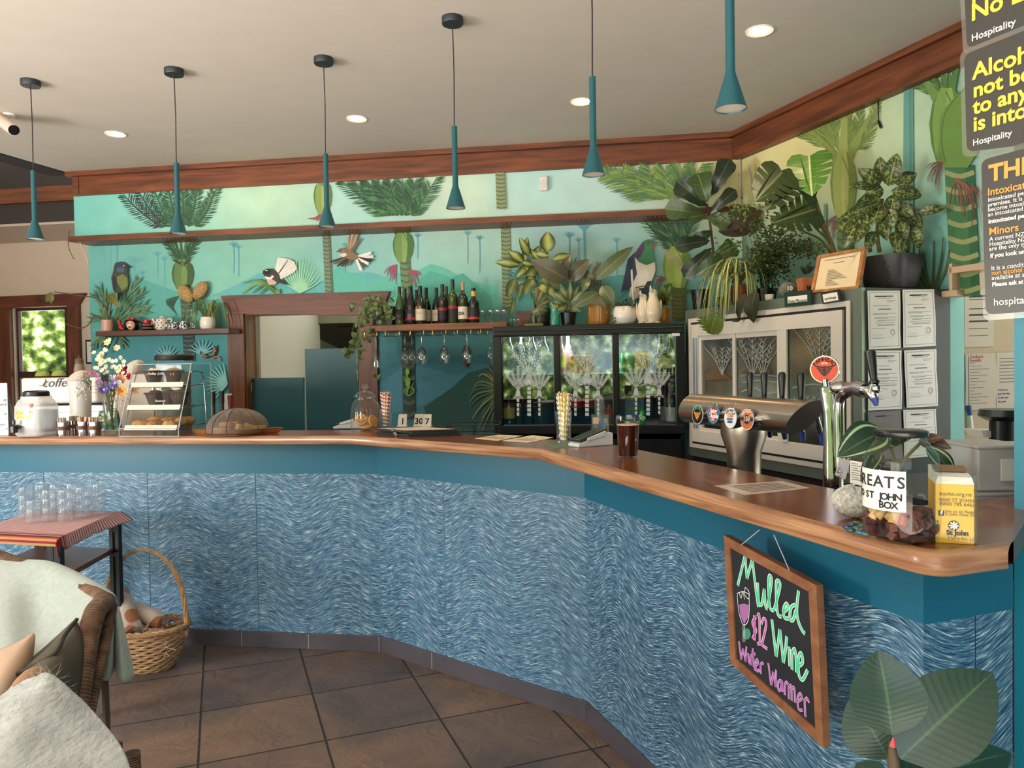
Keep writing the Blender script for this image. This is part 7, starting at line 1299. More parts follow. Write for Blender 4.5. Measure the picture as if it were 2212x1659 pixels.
# large speckled pot with dumb cane
q=wt(1925,.3);q=VP(AR,dR-.2)(1925,618);q.z=wz1;r_=plant('dumb_cane','speckled dumb cane plant in a large grey pot on the sliding fridge',q);Yd=q.y;R_=61*Yd/FPX
m,t,p,N,L=nodes('granite_pot',.5);tc=N('ShaderNodeTexCoord');n=N('ShaderNodeTexNoise');n.inputs['Scale'].default_value=260;L(tc.outputs['Object'],n.inputs[0]);r=ramp(N,[(.5,'38363a'),(.68,'48464a'),(.74,'a8a4a4')]);L(n.outputs[0],r.inputs[0]);L(r.outputs[0],p.inputs['Base Color'])
sqr=lambda a,z:(abs(cos(a-.6))**4.5+abs(sin(a-.6))**4.5)**(-1/4.5);hp=76*Yd/FPX
pot(r_,[(0,0),(R_*.62,0),(R_*.72,.02),(R_*.9,hp),(R_*.85,hp),(R_*.8,hp*.9),(0,hp*.88)],m,56,wob=sqr,soil=(R_*.8,hp*.89))
CANE=leafmat('dumb_cane_leaf','3a4a24','a8a870','2f3c1e','speckle','8a9a54')
leaves(r_,((1920,402,1938,331,40),(1905,392,1900,338,30),(1902,398,1853,364,32),(1935,398,1981,374,30),(1892,402,1834,402,22),(1908,408,1866,424,34),(1925,412,1992,424,32),(1902,428,1838,458,32),(1892,442,1812,474,28),(1930,420,1922,476,32),(1902,442,1884,486,40),(1955,440,1992,494,28),(1978,460,2044,448,22),(1862,456,1803,502,26),(1852,478,1822,536,34),(1915,452,1928,494,34),(1942,460,1958,522,28),(1976,490,1986,538,26),(1872,482,1846,526,26),(1906,470,1916,520,30),(1885,430,1850,440,26),(1925,430,1960,456,30),(1890,500,1870,544,26),(1932,500,1938,546,24),(1960,500,1950,546,22),(1880,452,1866,494,28),(1935,440,1975,470,28)),CANE,Y=Yd-.06)
for pts in([(1935,545),(1938,500),(1930,430)],[(1900,545),(1895,500),(1905,430)],[(1960,545),(1965,500),(1975,462)],[(1880,545),(1870,500),(1860,460)]):stem(r_,pts,.01,mat('cane_stem','6a5c3a',.6,var=.4,vs=30),Yd)
# duty manager name plates on the fridge edge
for c4,lines,bc,lab in(([(1694,632),(1752,626),(1752,657),(1695,663)],(('Duty Manager',.12,.62,.024),),'22362e','green name plate reading Duty Manager on the sliding fridge edge'),([(1772,632),(1812,625),(1816,650),(1777,657)],(('Gail McKnight',.06,.55,.0135),('Duty Manager',.28,.85,.008)),'2c2a28','small name plate with a person name above Duty Manager on the sliding fridge edge')):
 P_=VP(AR,dR-wd-.03);p4=[P_(x,y)for x,y in c4];cen=sum(p4,V((0,0,0)))/4;r_=T('name_plate',lab,'sign',cen);b=B();p4=[p-cen for p in p4];b.hexa([p for p in p4]+[p+P_.n*.01 for p in p4]);b.obj('plate',mat('plate_'+bc,bc,.4),r_,sm=0);SN=lambda u,v:(p4[0]*(1-u)+p4[1]*u)*(1-v)+(p4[3]*(1-u)+p4[2]*u)*v-P_.n*.0012
 i0,i1=(.13,.22)if bc[0]=='2' and bc[1]=='2' else(.1,.1);b=B();b.poly([SN(i0,i1+.1),SN(1-i0,i1+.1),SN(1-i0,1-i1),SN(i0,1-i1)]);b.obj('card',PAPER,r_,sm=0)
 for tx,u,v,s_ in lines:text(tx,s_,SN(i0+.03+u*.6 if len(lines)>1 else i0+.03,v+.14)-P_.n*.001,p4[1]-p4[0],V((0,0,1)),INK,r_)
 # ================================================================= beer fonts behind the right stretch of bar
FDK=E2d=offp(.2175)[2].dot(V((-sin(radians(A3)),cos(radians(A3)),0)))
def BP_(o):return VP(A3,FDK+o)
TAPP=BP_(.42);up3=dv(A3);out3=nrm(A3)
pl,pr=TAPP(1493,884),TAPP(1738,899);zc_=(pl.z+pr.z)/2;pl.z=pr.z=zc_;cx_=TAPP(1607,960);base=V((cx_.x,cx_.y,.9));r_=T('beer_font','brushed steel T shaped beer font with four round badges and four black tap handles','beer tap',base);RP=.05
b=B();b.lathe([(0,0),(.07,0),(.07,.012),(.052,.016),(.05,.16),(.053,.24),(.07,.29),(.07,.33)],32);b.obj('column',STEEL,r_);b=B();a=pl-base;c=pr-base;d_=(c-a).normalized()
n=36;ring_=lambda P_,sh:[P_+out3*RP*cos(2*pi*i/n)+V((0,0,RP*sin(2*pi*i/n)))+d_*(sh*sin(2*pi*i/n))for i in range(n)]
A_,C_=ring_(a,.02),ring_(c,.05);I_=ring_(c,.05);b.add(A_+C_,[(i,(i+1)%n,n+(i+1)%n,n+i)for i in range(n)]+[tuple(range(n-1,-1,-1)),tuple(range(n,2*n))]);b.obj('crossbar',STEEL,r_)
BAD=[(1507,896,'15181c','c8783a','black badge with orange wings'),(1541,894,'c02c3c','3f9ac0','red apple badge with blue rim'),(1578,903,'e2e2e6','2c5aa8','white badge'),(1614,906,'c06a3a','24305a','orange and navy badge')]
def badge(root,cen,R_,nrm_,c1,kind,org):
 ax=nrm_.normalized();u_=V((0,0,1)).cross(ax).normalized();v_=ax.cross(u_);cen=cen-org;Pd=lambda x,y,o=0:cen+u_*x*R_+v_*y*R_+ax*o
 def disc(r,c_,o,b,n=32):b.cur=lin(c_);b.poly([Pd(r*cos(2*pi*i/n),r*sin(2*pi*i/n),o)for i in range(n)])
 b=B();b.tube([cen-ax*.03,cen-ax*.002,cen],[R_*.95,R_*1.06,R_*1.03],32);bo_=b.obj('badge',CHROME,root,label=kind);b=B();disc(1,'e4e2de' if c1!='c02c3c' else '2f86b0',.0006,b);disc(.93 if c1!='c02c3c' else .78,c1,.0012,b);return b,Pd,disc,bo_,u_,v_
def arc_text(tx,R_,a0,a1,sz,m,root,Pd,u_,v_,r):
 os_=[]
 for i,ch in enumerate(tx):
  a=radians(a0+(a1-a0)*i/max(1,len(tx)-1));e_=u_*cos(a-pi/2)+v_*sin(a-pi/2);f_=u_*cos(a)+v_*sin(a);os_.append(text(ch,sz,Pd(r*cos(a),r*sin(a),.002),e_,f_,m,root,align='CENTER',bold=.0004,ext=.0002))
 merge(os_)
def wings(b,Pd,c):
 b.cur=lin(c)
 for sd in(-1,1):
  for j in range(4):y=.22-.17*j;b.poly([Pd(sd*.1,y-.03,.002),Pd(sd*(.68-.12*j),y+.1,.002),Pd(sd*(.62-.12*j),y-.03,.002),Pd(sd*.1,y-.15,.002)])
 b.poly([Pd(-.09,.25,.0021),Pd(.09,.25,.0021),Pd(.09,-.5,.0021),Pd(-.09,-.5,.0021)])
for i,(px,py,c1,c2,kind)in enumerate(BAD):
 w_=BP_(.42-RP-.025)(px,py);vw=out3*.8+dv(A3)*.0+V((0,0,.05));b,Pd,disc,bo_,u_,v_=badge(r_,w_,.031,vw,c1,kind,base)
 if i==0:wings(b,Pd,'e08a3c')
 if i==1:disc(.2,'4a7a3a',.0014,b);b.cur=lin('4f8a3c');b.poly([Pd(-.1,.75,.003),Pd(.1,.75,.003),Pd(.5,1.25,.003),Pd(0,1.05,.003),Pd(-.35,1.3,.003)])
 if i==2:b.cur=lin(c2);b.poly([Pd(-.4,-.5,.002),Pd(.4,-.5,.002),Pd(.4,-.25,.002),Pd(-.4,-.25,.002)])
 if i==3:b.cur=lin(c2);b.poly([Pd(-.93,-.15,.002),Pd(.93,-.15,.002),Pd(.93,.2,.002),Pd(-.93,.2,.002)]);disc(.45,c2,.0021,b)
 b.obj('badge_face',mat('badge_paint',attr=True,rough=.3),bo_,sm=0);tm=lambda h:mat('bt_'+h,h,.4)
 if i==0:arc_text('PANHEAD',0,140,40,.011,tm('3a9a7a'),bo_,Pd,u_,v_,.62)
 if i==1:text('Juicy',.019,Pd(-.5,.1,.0025),u_,v_,PAPER,bo_,bold=.0005,shear=.3);text('Apple',.019,Pd(-.5,-.4,.0025),u_,v_,PAPER,bo_,bold=.0005,shear=.3);text('CIDER',.007,Pd(0,-.68,.0025),u_,v_,PAPER,bo_,align='CENTER')
 if i==2:arc_text("SPEIGHT'S",0,145,35,.009,tm('3a3a4a'),bo_,Pd,u_,v_,.68);text('150',.02,Pd(0,.08,.0022),u_,v_,tm('c8783a'),bo_,align='CENTER',bold=.0006);text('SUMMIT',.009,Pd(0,-.2,.0022),u_,v_,tm('3a4a5a'),bo_,align='CENTER')
 if i==3:arc_text("SPEIGHT'S",0,145,35,.009,tm('e8d8c8'),bo_,Pd,u_,v_,.66);text('150',.02,Pd(0,-.16,.0026),u_,v_,tm('d8b890'),bo_,align='CENTER',bold=.0006)
HP=[(0,0),(.006,0),(.0065,.01),(.008,.02),(.0115,.075),(.0115,.085),(.008,.092),(0,.094)]
for px,py,tp in((1621,868,822),(1652,870,822),(1690,872,823),(1731,875,823)):
 w_=BP_(.42+RP*.6)(px,py)-base;b=B();b.lathe(HP,18,c=w_+V((0,0,.0)));b.obj('tap_handle',BLACK,r_)
 b=B();b.tube([w_-V((0,0,.06)),w_+V((0,0,.004))],.008,10);b.tube([w_-V((0,0,.03)),w_-out3*.05-V((0,0,.03)),w_-out3*.07-V((0,0,.09))],.009,10);b.obj('tap_body',CHROME,r_);b=B();b.tube([w_-out3*.07-V((0,0,.085)),w_-out3*.074-V((0,0,.115))],[.011,.006],10);b.obj('nozzle',mat('blue_nozzle','3a4a9a',.4),r_)
 # single chrome tap with round badge
T2=BP_(.41);bq=T2(1800,1050);base=V((bq.x,bq.y,.9));r_=T('chrome_tap','tall chrome single beer tap with red and black badge and long black handle','beer tap',base);G=lambda x,y:T2(x,y)-base
b=B();b.tube(smooth([V((0,0,0)),G(1800,1050),G(1797,960),G(1794,890),G(1789,838)],6),[.026]*6+[.026,.0255,.025,.024,.023,.022]+[.021]*6+[.021,.022,.023,.024,.025,.026]+[.026],20);b.lathe([(0,0),(.05,0),(.05,.012),(.026,.016)],24);b.obj('pillar',CHROME,r_)
b=B();b.tube(smooth([G(1814,1010),G(1813,940),G(1812,890),G(1815,860),G(1830,842),G(1852,838),G(1868,842)],6),[.013]*18+[.014,.015,.016,.017,.018,.019]+[.017]*13,16);b.ell(G(1817,838),(.03,.022,.018),20,12);b.tube([G(1852,838),G(1870,843)],.02,18);b.obj('spout_arm',CHROME,r_)
b=B();b.tube([G(1868,842),G(1880,846),G(1889,862)],[.014,.015,.009],14);b.tube([G(1884,848),G(1889,828)],[.014,.01],12);b.ell(G(1892,840),(.012,.012,.012));b.obj('faucet',CHROME,r_);b=B();b.tube([G(1889,860),G(1893,876)],[.011,.005],12);b.obj('nozzle',mat('blue_nozzle','3a4a9a',.4),r_)
hd=(G(1879,757)-G(1889,828));b=B();b.tube([G(1889,828),G(1889,828)+hd*.08,G(1889,828)+hd*.1,G(1889,828)+hd*.7,G(1889,828)+hd*.95,G(1879,757)],[.012,.012,.008,.0125,.0135,.008],18);b.obj('handle',BLACK,r_)
w_=T2(1781,798);b=B();b.tube([G(1784,835),G(1782,820)],.008,12);b.obj('badge_stem',CHROME,r_);b,Pd,disc,bo_,u_,v_=badge(r_,w_,.036,EYE-w_+out3*.5,'d4482c','red round badge with black wings',base);wings(b,Pd,'1c1414');b.obj('badge_face',mat('badge_paint',attr=True,rough=.3),bo_,sm=0);arc_text('PANHEAD',0,150,30,.015,INK,bo_,Pd,u_,v_,.62);text('APA',.009,Pd(0,.36,.002),u_,v_,mat('bt_e8d8c8','e8d8c8',.4),bo_,align='CENTER')
# ================================================================= right end of the bar top
STONE=mat('granite_pebble','b4b0a8',.75,var=.45,vs=160,bump=.3,bs=120);q=atz(1822,1122,ZC)+out3*-.03;k=q.y/FPX
b=B();b.grid(lambda u,v:V((50*k*sin(pi*v)*cos(6.283*u),26*k*sin(pi*v)*sin(6.283*u),33*k*(1-cos(pi*v))*(1-.22*cos(6.283*u)*(1 if cos(6.283*u)<0 else-.6))*(.93 if v>.5 else 1))),28,16);tag(b.obj('grey_stone',STONE,loc=V((q.x,q.y,ZC)),rz=radians(-12),weld=True),'rounded pale grey granite stone on the right end of the bar','stone')
for i,(px,py,c)in enumerate(((1830,1143,'1c3a6a'),(1842,1138,'2a4a4a'),(1838,1150,'1a4a4a'),(1852,1146,'3a6a5a'),(1858,1155,'1f6a7a'),(1866,1150,'5a6a4a'),(1850,1136,'4a6a6a'),(1864,1141,'3a5a5a'),(1872,1158,'2a7a8a'))):
 w_=atz(px,py,ZC);b=B();b.ell((0,0,.0045),(.009,.008,.0045),14,8);tag(b.obj('glass_pebble',mat('pebble_'+c,c,.06,spec=.9),loc=w_),['deep blue glass pebble, leftmost of the cluster','dark grey green glass pebble behind the deep blue one','dark teal glass pebble at the front left of the cluster','sea green glass pebble in the middle of the cluster','bright teal glass pebble at the front of the cluster','olive glass pebble close to the big jar','pale green glass pebble at the back of the cluster','grey green glass pebble at the back right of the cluster','turquoise glass pebble half hidden by the big jar'][i],'pebble','glass pebbles beside the stone')
q=atz(1946,1176,ZC);q=on(1947,1180,.062);k=q.y/FPX;r_=T('treats_jar','large glass jar with black lid and a white paper label reading TREATS','jar',q);R_=77*k;h=236*k;s_cap=False
b=B();b.lathe([(0,.004),(R_*.8,0),(R_*.95,.008),(R_,.03),(R_,h*.62),(R_*.93,h*.78),(R_*.72,h*.88),(R_*.64,h*.91),(R_*.64,h*.95)],48);b.obj('jar',glassm('jar_glass',(.93,.95,.91),.08,.02),r_);s_cap=True
b=B();b.lathe([(0,h*.945),(R_*.69,h*.945),(R_*.7,h*.95),(R_*.7,h*.99),(R_*.66,h),(0,h)],40);b.obj('lid',mat('lid_gloss','17181c',.25),r_)
vd=(EYE-q);va=atan2(vd.y,vd.x);a0_,a1_=va-1.35,va+.12;LBL=lambda a,z,o=0:V(((R_*1.006+o)*cos(a),(R_*1.006+o)*sin(a),z));b=B();b.grid(lambda u,v:LBL(a0_+(a1_-a0_)*u,h*(.3+.36*v)-.012*(1-u)*0),14,4);b.obj('paper_label',PAPER,r_)
def ctext(tx,a_,z,sz,m):
 os_=[]
 for ch in tx:
  if ch!=' ':os_.append(text(ch,sz,LBL(a_,z,.0008),V((-sin(a_),cos(a_),0)),(0,0,1),m,r_,align='CENTER',bold=.0004,ext=.0002))
  a_+=sz*(.66 if ch not in 'IJ ' else .38)/R_
 merge(os_)
ctext('TREATS',va-1.46,h*.51,.0275,mat('dark_print','2c2c30',.7));ctext('TO ST JOHN',va-1.42,h*.4,.0165,INK);ctext('BOX',va-.5,h*.325,.016,INK)
b=B()
for i in range(120):a=rnd.uniform(0,6.28);rr=R_*.86*sqrt(rnd.random());b.cur=lin(rnd.choice(['4a2624','5a302a','3a1c1c','6a3a30']));z=.012+rnd.random()*h*(.2 if sin(a)>-2 else .1);b.box((rr*cos(a),rr*sin(a),z),(.02,.014,.012),mx=M.Rotation(rnd.uniform(0,3),3,'Z')@M.Rotation(rnd.uniform(0,3),3,'X'))
for i in range(8):a=va+rnd.uniform(-1.1,.2);b.cur=lin(rnd.choice(['d8bc8a','c8a06a','a84a3a']));b.tube([(R_*.88*cos(a),R_*.88*sin(a),h*.16+rnd.random()*h*.1),(R_*.7*cos(a+.1),R_*.7*sin(a+.1),h*.2+rnd.random()*.02)],.008,10)
b.obj('dog_treats',ATTR,r_,sm=30)['kind']='stuff'
P4=[atz(2021,1172,ZC),atz(2105,1177,ZC)];a=P4[0];ax_=(P4[1]-P4[0]);bw=ax_.length;an=atan2(ax_.y,ax_.x);r_=T('donation_box','yellow and white charity donation box in a clear holder beside the big jar','box',V((a.x,a.y,ZC)),an);k=a.y/FPX;bh=146*k
b=B();b.box((bw/2,.04,bh*.44),(bw,.08,bh*.88));b.obj('yellow_body',mat('charity_yellow','e8b41c',.45,var=.06),r_,sm=0,bev=.001);b=B();b.hexa([(0,.0,bh*.88),(bw,0,bh*.88),(bw,.08,bh*.88),(0,.08,bh*.88),(.006,.01,bh*.98),(bw-.003,.004,bh*.98),(bw-.003,.08,bh*1.08),(.0,.08,bh*1.08)]);b.obj('white_top',WHITE,r_,sm=0);b=B();b.hexa([(.004,.03,bh*1.035),(bw-.004,.03,bh*1.035),(bw-.004,.07,bh*1.085),(.004,.07,bh*1.085),(.004,.03,bh*1.04),(bw-.004,.03,bh*1.04),(bw-.004,.07,bh*1.09),(.004,.07,bh*1.09)]);b.obj('card_lid',mat('kraft_lid','8a6a4a',.7),r_,sm=0)
b=B();b.box((bw/2,-.003,bh*.5),(bw+.004,.002,bh));b.box((bw+.003,.035,bh*.5),(.002,.08,bh));b.obj('clear_holder',ACR,r_,sm=0)
BRN2=mat('brown_print','5a4a1c',.6)
for tx,x,z,s_ in(('stjohn.org.nz',.1,.71,.008),('0800 ST JOHN',.1,.62,.0072),('(0800 785 646)',.1,.56,.0072),('Join us on Facebook',.24,.46,.006),('St John New Zealand',.24,.415,.006),('Here for Life',.32,.06,.0072)):text(tx,s_*1.15,(bw*x,-.0006,bh*z),(1,0,0),(0,0,1),BRN2,r_)
text('St John',.0115,(bw*.28,-.0007,bh*.13),(1,0,0),(0,0,1),INK,r_,bold=.0006);b=B();b.box((bw*.145,-.0006,bh*.445),(.0085,.001,.009));b.lathe([(.0,0),(.0085,0)],24,c=(bw*.47,-.0008,bh*.27),mx=M.Rotation(pi/2,3,'X'));b.obj('emblem',INK,r_,sm=0)
b=B()
for j in range(4):e_=V((cos(pi*j/4),0,sin(pi*j/4)));s_=V((-e_.z,0,e_.x));c_=V((bw*.47,-.0014,bh*.27));b.poly([c_+e_*.007+s_*.0016,c_-e_*.007-s_*.0016,c_-e_*.007+s_*.0016,c_+e_*.007-s_*.0016])
b.obj('white_cross',PAPER,r_,sm=0);text('f',.009,(bw*.13,-.0014,bh*.425),(1,0,0),(0,0,1),PAPER,r_,bold=.0006)
# calathea behind the jar
q=atz(1930,1090,ZC);q=on(1945,1090,.16);q.z=.9;r_=T('calathea','calathea with pale banded round leaves standing behind the big jar','plant',q);pot(r_,[(0,0),(.05,0),(.065,.12),(.06,.12),(0,.1)],BLACK);Yk=q.y
CAL=leafmat('calathea_leaf','1f3226','4a6a3c','26402c','band','a8c490');CALU=leafmat('calathea_under','3a1420','8a7a44','4a3a24')
leaves(r_,((1912,935,1810,985,84),(1900,975,1860,1040,34),(1945,960,1930,925,60),(2000,965,2062,1025,40)),CAL,Y=Yk-.08,shape='ovate');leaves(r_,((1985,950,2055,968,34),(1995,955,2040,945,24)),CALU,Y=Yk-.03)
for pts in([(1930,1060),(1935,1000),(1912,935)],[(1935,1060),(1950,1000),(1990,955)],[(1930,1060),(1920,1010),(1900,975)]):stem(r_,pts,.004,STEMG,Yk-.02)
# acrylic sign holder and labelled appliance back
S1=BP_(.3);r_=T('acrylic_stand','leaning clear acrylic sign holder with a grey warning label behind the stone','sign',V((*S1(1810,1055).xy,ZC)));b=B();p4=[S1(x,y)-r_.location for x,y in((1792,1052),(1822,1044),(1838,990),(1812,985))];b.hexa(p4+[p+S1.n*.02 for p in p4]);b.obj('holder',ACR,r_,sm=0);b=B();p4=[S1(x,y,.002)-r_.location for x,y in((1803,1026),(1826,1036),(1837,995),(1814,989))];b.poly(p4);b.obj('warning_label',mat('grey_label','a8a8b0',.6),r_,sm=0)
b=B();[ribbon(b,[S1(x,y,.003)-r_.location for x,y in t_],.0012,S1.n)for t_ in([(1808,1020),(1819,1022),(1815,1008),(1808,1020)],[(1811,1031),(1819,1033),(1816,1025),(1811,1031)])];b.obj('warning_triangles',INK,r_,sm=0)
r_=T('labelled_device','black device back with a white product label behind the calathea leaf','appliance',V((*S1(1856,1050).xy,ZC)));b=B();p4=[S1(x,y)-r_.location for x,y in((1834,1066),(1880,1070),(1880,1000),(1834,992))];b.hexa(p4+[p+S1.n*.06 for p in p4]);b.obj('case',BLACK,r_,sm=0);b=B();b.poly([S1(x,y,.002)-r_.location for x,y in((1836,1043),(1874,1053),(1874,1000),(1836,994))]);b.obj('product_label',PAPER,r_,sm=0);b=B();[ribbon(b,[S1(1839,1000+5*i,.003)-r_.location,S1(1852+(i*7)%13,1003+5*i,.003)-r_.location],.0011,S1.n)for i in range(8)];b.obj('print',INK,r_,sm=0)
# recess at far right: steel strip, cream pin wall, ledge, papers
NB=Pl((-sin(radians(8)),cos(radians(8)),0),3.75);b=B();trimrun(b,NB(2066,800),NB(2330,800),-NB.n,0,RIGHT(2080,568).z+.1,-.06,0);struct(b.obj('wall_notice',mat('notice_wall','b09c80',.8,var=.03),sm=0))
ST=Pl(NB.n,3.62);b=B();trimrun(b,ST(2034,800),ST(2063,800),-NB.n,0,ST(2050,630).z,-.04,0);o=struct(b.obj('trim_9',ALU,sm=0));b=B()
for x in(2039,2050):
 for y in(662,716,770,824,878,932,986):b.ell(ST(x,y,.001),(.005,.003,.005),8,6)
b.obj('rivets',ALU,o)['kind']='stuff';b=B()
LG=VP(AR,dR-.06)
for x0,y0,x1,y1,th in((2048,578,2260,540,.03),(2020,631,2066,625,.028)):trimrun(b,LG(x0,y0),LG(x1,y0),nR,LG(x0,y0).z-th,LG(x0,y0).z,-.12,0)
trimrun(b,LG(2050,600),LG(2057,600),nR,LG(2050,631).z-.0,LG(2050,570).z,-.1,0);struct(b.obj('trim_10',mat('cream_ledge','d0b498',.6),sm=0))
RL=[(.15,.1,.8,.14),(.15,.17,.8,.18),(.15,.33,.8,.345),(.15,.43,.8,.46),(.15,.54,.8,.57),(.15,.68,.8,.69),(.15,.8,.8,.81)]
sheet('pinned_sheet','white sheet with thick black bars pinned to the cream wall at right','paper',NB,[(2083,626),(2146,624),(2146,748),(2083,750)],.004,RL,mat('dim_paper','b8a898',.7),False,ink=INK)
r_,S=sheet('pinned_sheet',"white sheet headed Today's in red marker on the cream wall",'paper',NB,[(2085,764),(2152,763),(2152,884),(2085,887)],.004,[(.14,.16+.055*i,.3+.5*((i*31)%9)/9,.17+.055*i)for i in range(14)],mat('dim_paper','b8a898',.7),False);RM=mat('red_marker','a83040',.6);text("Today's",.026,S(.14,.08,.001),S(1,.08)-S(0,.08),(0,0,1),RM,r_);text('Events',.026,S(.14,.145,.001),S(1,.08)-S(0,.08),(0,0,1),RM,r_)
r_,S=sheet('pinned_sheet','handwritten sheet in blue ink partly hidden by the teal post','paper',NB,[(2152,762),(2215,760),(2215,880),(2152,883)],.005,[(.1,.1+.06*i,.7,.115+.06*i)for i in range(8)],mat('dim_paper','b8a898',.7),False);BM=mat('blue_marker','3a3f8a',.6)
for i,tx in enumerate(('Cards are','put into the','at the end','the pub')):text(tx,.015,S(.05,.68+.07*i,.001),S(1,.1)-S(0,.1),(0,0,1),BM,r_)
r_=T('marker_pen','white marker pen with blue cap hanging on a string beside the pinned sheets','pen',NB(2096,910,.02));G=lambda x,y:NB(x,y,.02)-r_.location;b=B();b.tube([G(2095,897),G(2099,932)],.011,12);b.obj('barrel',WHITE,r_);b=B();b.tube([G(2093,876),G(2095,897)],.012,12);b.obj('cap',mat('blue_cap','2c4a8a',.4),r_);b=B();b.tube([G(2092,770),G(2093,876)],.0025,5);b.obj('string',mat('cord_teal','6a8a8a',.7),r_)
# plastic tubs, brass bar and dark machine at far right
def boxpx(px0,px1,py0,py1,Y,dep,z0=None):a,c=aty(px0,py1,Y),aty(px1,py0,Y);return((a.x+c.x)/2,Y+dep/2,(a.z+c.z)/2),(c.x-a.x,dep,c.z-a.z)
FPL=glassm('frosted_plastic',(.85,.85,.86),.2,.3,.5,(.72,.7,.7));Yt=1.75
for nm,lab,x0,x1,y0,y1,m_ in(('plastic_tub','upper frosted plastic tub with a paper label beside the teal post',2112,2230,968,1062,FPL),('plastic_tub','lower flat plastic tub of brown rolls beside the teal post',2106,2235,1070,1142,FPL)):
 c_,d_=boxpx(x0,x1,y0,y1,Yt,.16);r_=T(nm,lab,'tub',V((c_[0],c_[1],c_[2]-d_[2]/2)));x,y,z=d_[0]/2,.08,d_[2];b=B();b.hexa([(-x*.9,-y*.9,0),(x*.9,-y*.9,0),(x*.9,y*.9,0),(-x*.9,y*.9,0),(-x,-y,z),(x,-y,z),(x,y,z),(-x,y,z)]);b.obj('tub',m_,r_,sm=0,bev=.004);b=B();b.box((0,0,z+.003),(x*2.1,y*2.1,.006));b.obj('lid',FPL,r_,sm=0,bev=.002)
 if y0==968:b=B();b.box((.015,-y-.001,z*.5),(.05,.002,.05));b.obj('paper_label',PAPER,r_,sm=0)
 else:
  b=B()
  for i in range(7):b.tube([(-x*.8+i*.02,-y*.8,.012),(-x*.8+i*.02,y*.6,.012)],.008,10)
  b.obj('brown_rolls',mat('roll_brown','4a2a24',.6),r_)
b=B();c_,d_=boxpx(2095,2240,1128,1150,Yt-.0,.2);b.box((c_[0],c_[1],(.9+c_[2]-.012)/2),(d_[0],.2,c_[2]-.012-.9));tag(b.obj('tub_riser',BLACK,sm=0),'dark block under the plastic tubs at the right end','block')
b=B();b.tube([aty(2062,1038,1.95),aty(2118,1000,1.95)],.012,14);tag(b.obj('brass_bar',mat('brass','b8903c',.25,1)),'short slanted brass tube poking out behind the donation box','bar')
Yn=3.0;r_=T('dark_grinder','dark green and black machine top partly hidden by the teal post','machine',V((*aty(2165,960,Yn).xy,.9)));G=lambda x,y:aty(x,y,Yn)-r_.location;b=B();b.tube([G(2168,950),G(2168,905)],.05,20);b.obj('neck',BLACK,r_);b=B();b.tube([G(2168,908),G(2168,898),G(2168,884)],[.06,.09,.085],24);b.obj('hopper',mat('dark_green_plastic','24342e',.3),r_);b=B();b.hexa([G(2124,944),G(2220,950),G(2220,950)+V((0,.1,0)),G(2124,944)+V((0,.1,0)),G(2120,930),G(2220,934),G(2220,934)+V((0,.12,0)),G(2120,930)+V((0,.12,0))]);b.obj('tray',WHITE,r_,sm=0);b=B();g_=G(2168,950);b.box((g_.x,g_.y,g_.z/2-.02),(.16,.16,g_.z));b.obj('body',BLACK,r_,sm=0)
o_=offp(-.62)[3];b=B();c_=aty(2110,1060,2.75);b.box((c_.x+.25,c_.y+.35,.45),(1.0,.7,.9),radians(15));tag(b.obj('right_bench',mat('bench_dark','20242c',.5),sm=0),'dark bench under the machine at the far right','bench')
# ================================================================= chalkboard hung from the bar top
CBP=BP_(.1);C4=[(1564,1155.6),(1764,1264),(1780,1615.5),(1579,1432)];c4=[CBP(*p)for p in C4];cen=sum(c4,V((0,0,0)))/4;r_=T('chalkboard','small wood framed chalkboard advertising mulled wine, hung from the bar top','sign',cen);nn=-CBP.n
bi=lambda u,v:(c4[0]*(1-u)+c4[1]*u)*(1-v)+(c4[3]*(1-u)+c4[2]*u)*v-cen
b=B();oq,iq=[bi(*p)for p in((0,0),(1,0),(1,1),(0,1))],[bi(*p)for p in((.07,.075),(.925,.07),(.93,.93),(.07,.93))]
for i in range(4):j=(i+1)%4;fq=[oq[i],oq[j],iq[j],iq[i]];b.hexa([p-nn*.018 for p in fq]+[p+nn*.002 for p in fq])
b.obj('frame',woodm('board_frame','7a4a30','a06a48',(6,6,6),.5),r_,sm=0,bev=.001);b=B();b.hexa([p-nn*.012 for p in iq]+[p-nn*.004 for p in iq]);b.obj('slate',mat('chalk_slate','1c1f27',.55,var=.25,vs=14),r_,sm=0)
CBS=Pl(CBP.n,CBP.d+.003);Z=lambda x,y,o:CBS(1500+x/2.968,1100+y/2.968,o)-cen
def chalk(groups,c,w_,edge='e8efe8'):
 ba,bb=B(),B()
 for g_ in groups:
  q=[(p.x,p.y)for p in smooth(g_,5)];ribbon(ba,[Z(x,y,.0003)for x,y in q],w_*1.75,CBP.n);ribbon(bb,[Z(x,y,.0007)for x,y in q],w_,CBP.n)
 ba.obj('chalk_outline',mat('chalk_'+edge,edge,.8),r_,sm=0);bb.obj('chalk_lettering',mat('chalk_'+c,c,.8),r_,sm=0)
chalk([[(278,490),(325,295)],[(325,295),(337,445)],[(337,445),(372,322)],[(372,322),(392,500),(410,628)],[(406,470),(412,590),(432,608),(448,510)],[(448,510),(455,615),(470,640)],[(470,625),(494,470),(488,428),(476,450),(482,620),(508,650)],[(510,650),(548,500),(540,460),(524,480),(532,660),(560,690)],[(566,665),(600,630),(590,605),(572,640),(578,695),(612,700)],[(648,612),(620,630),(612,700),(632,710),(650,650)],[(668,522),(656,640),(664,710),(690,775),(710,798)]],'4fd0a0',.0052)
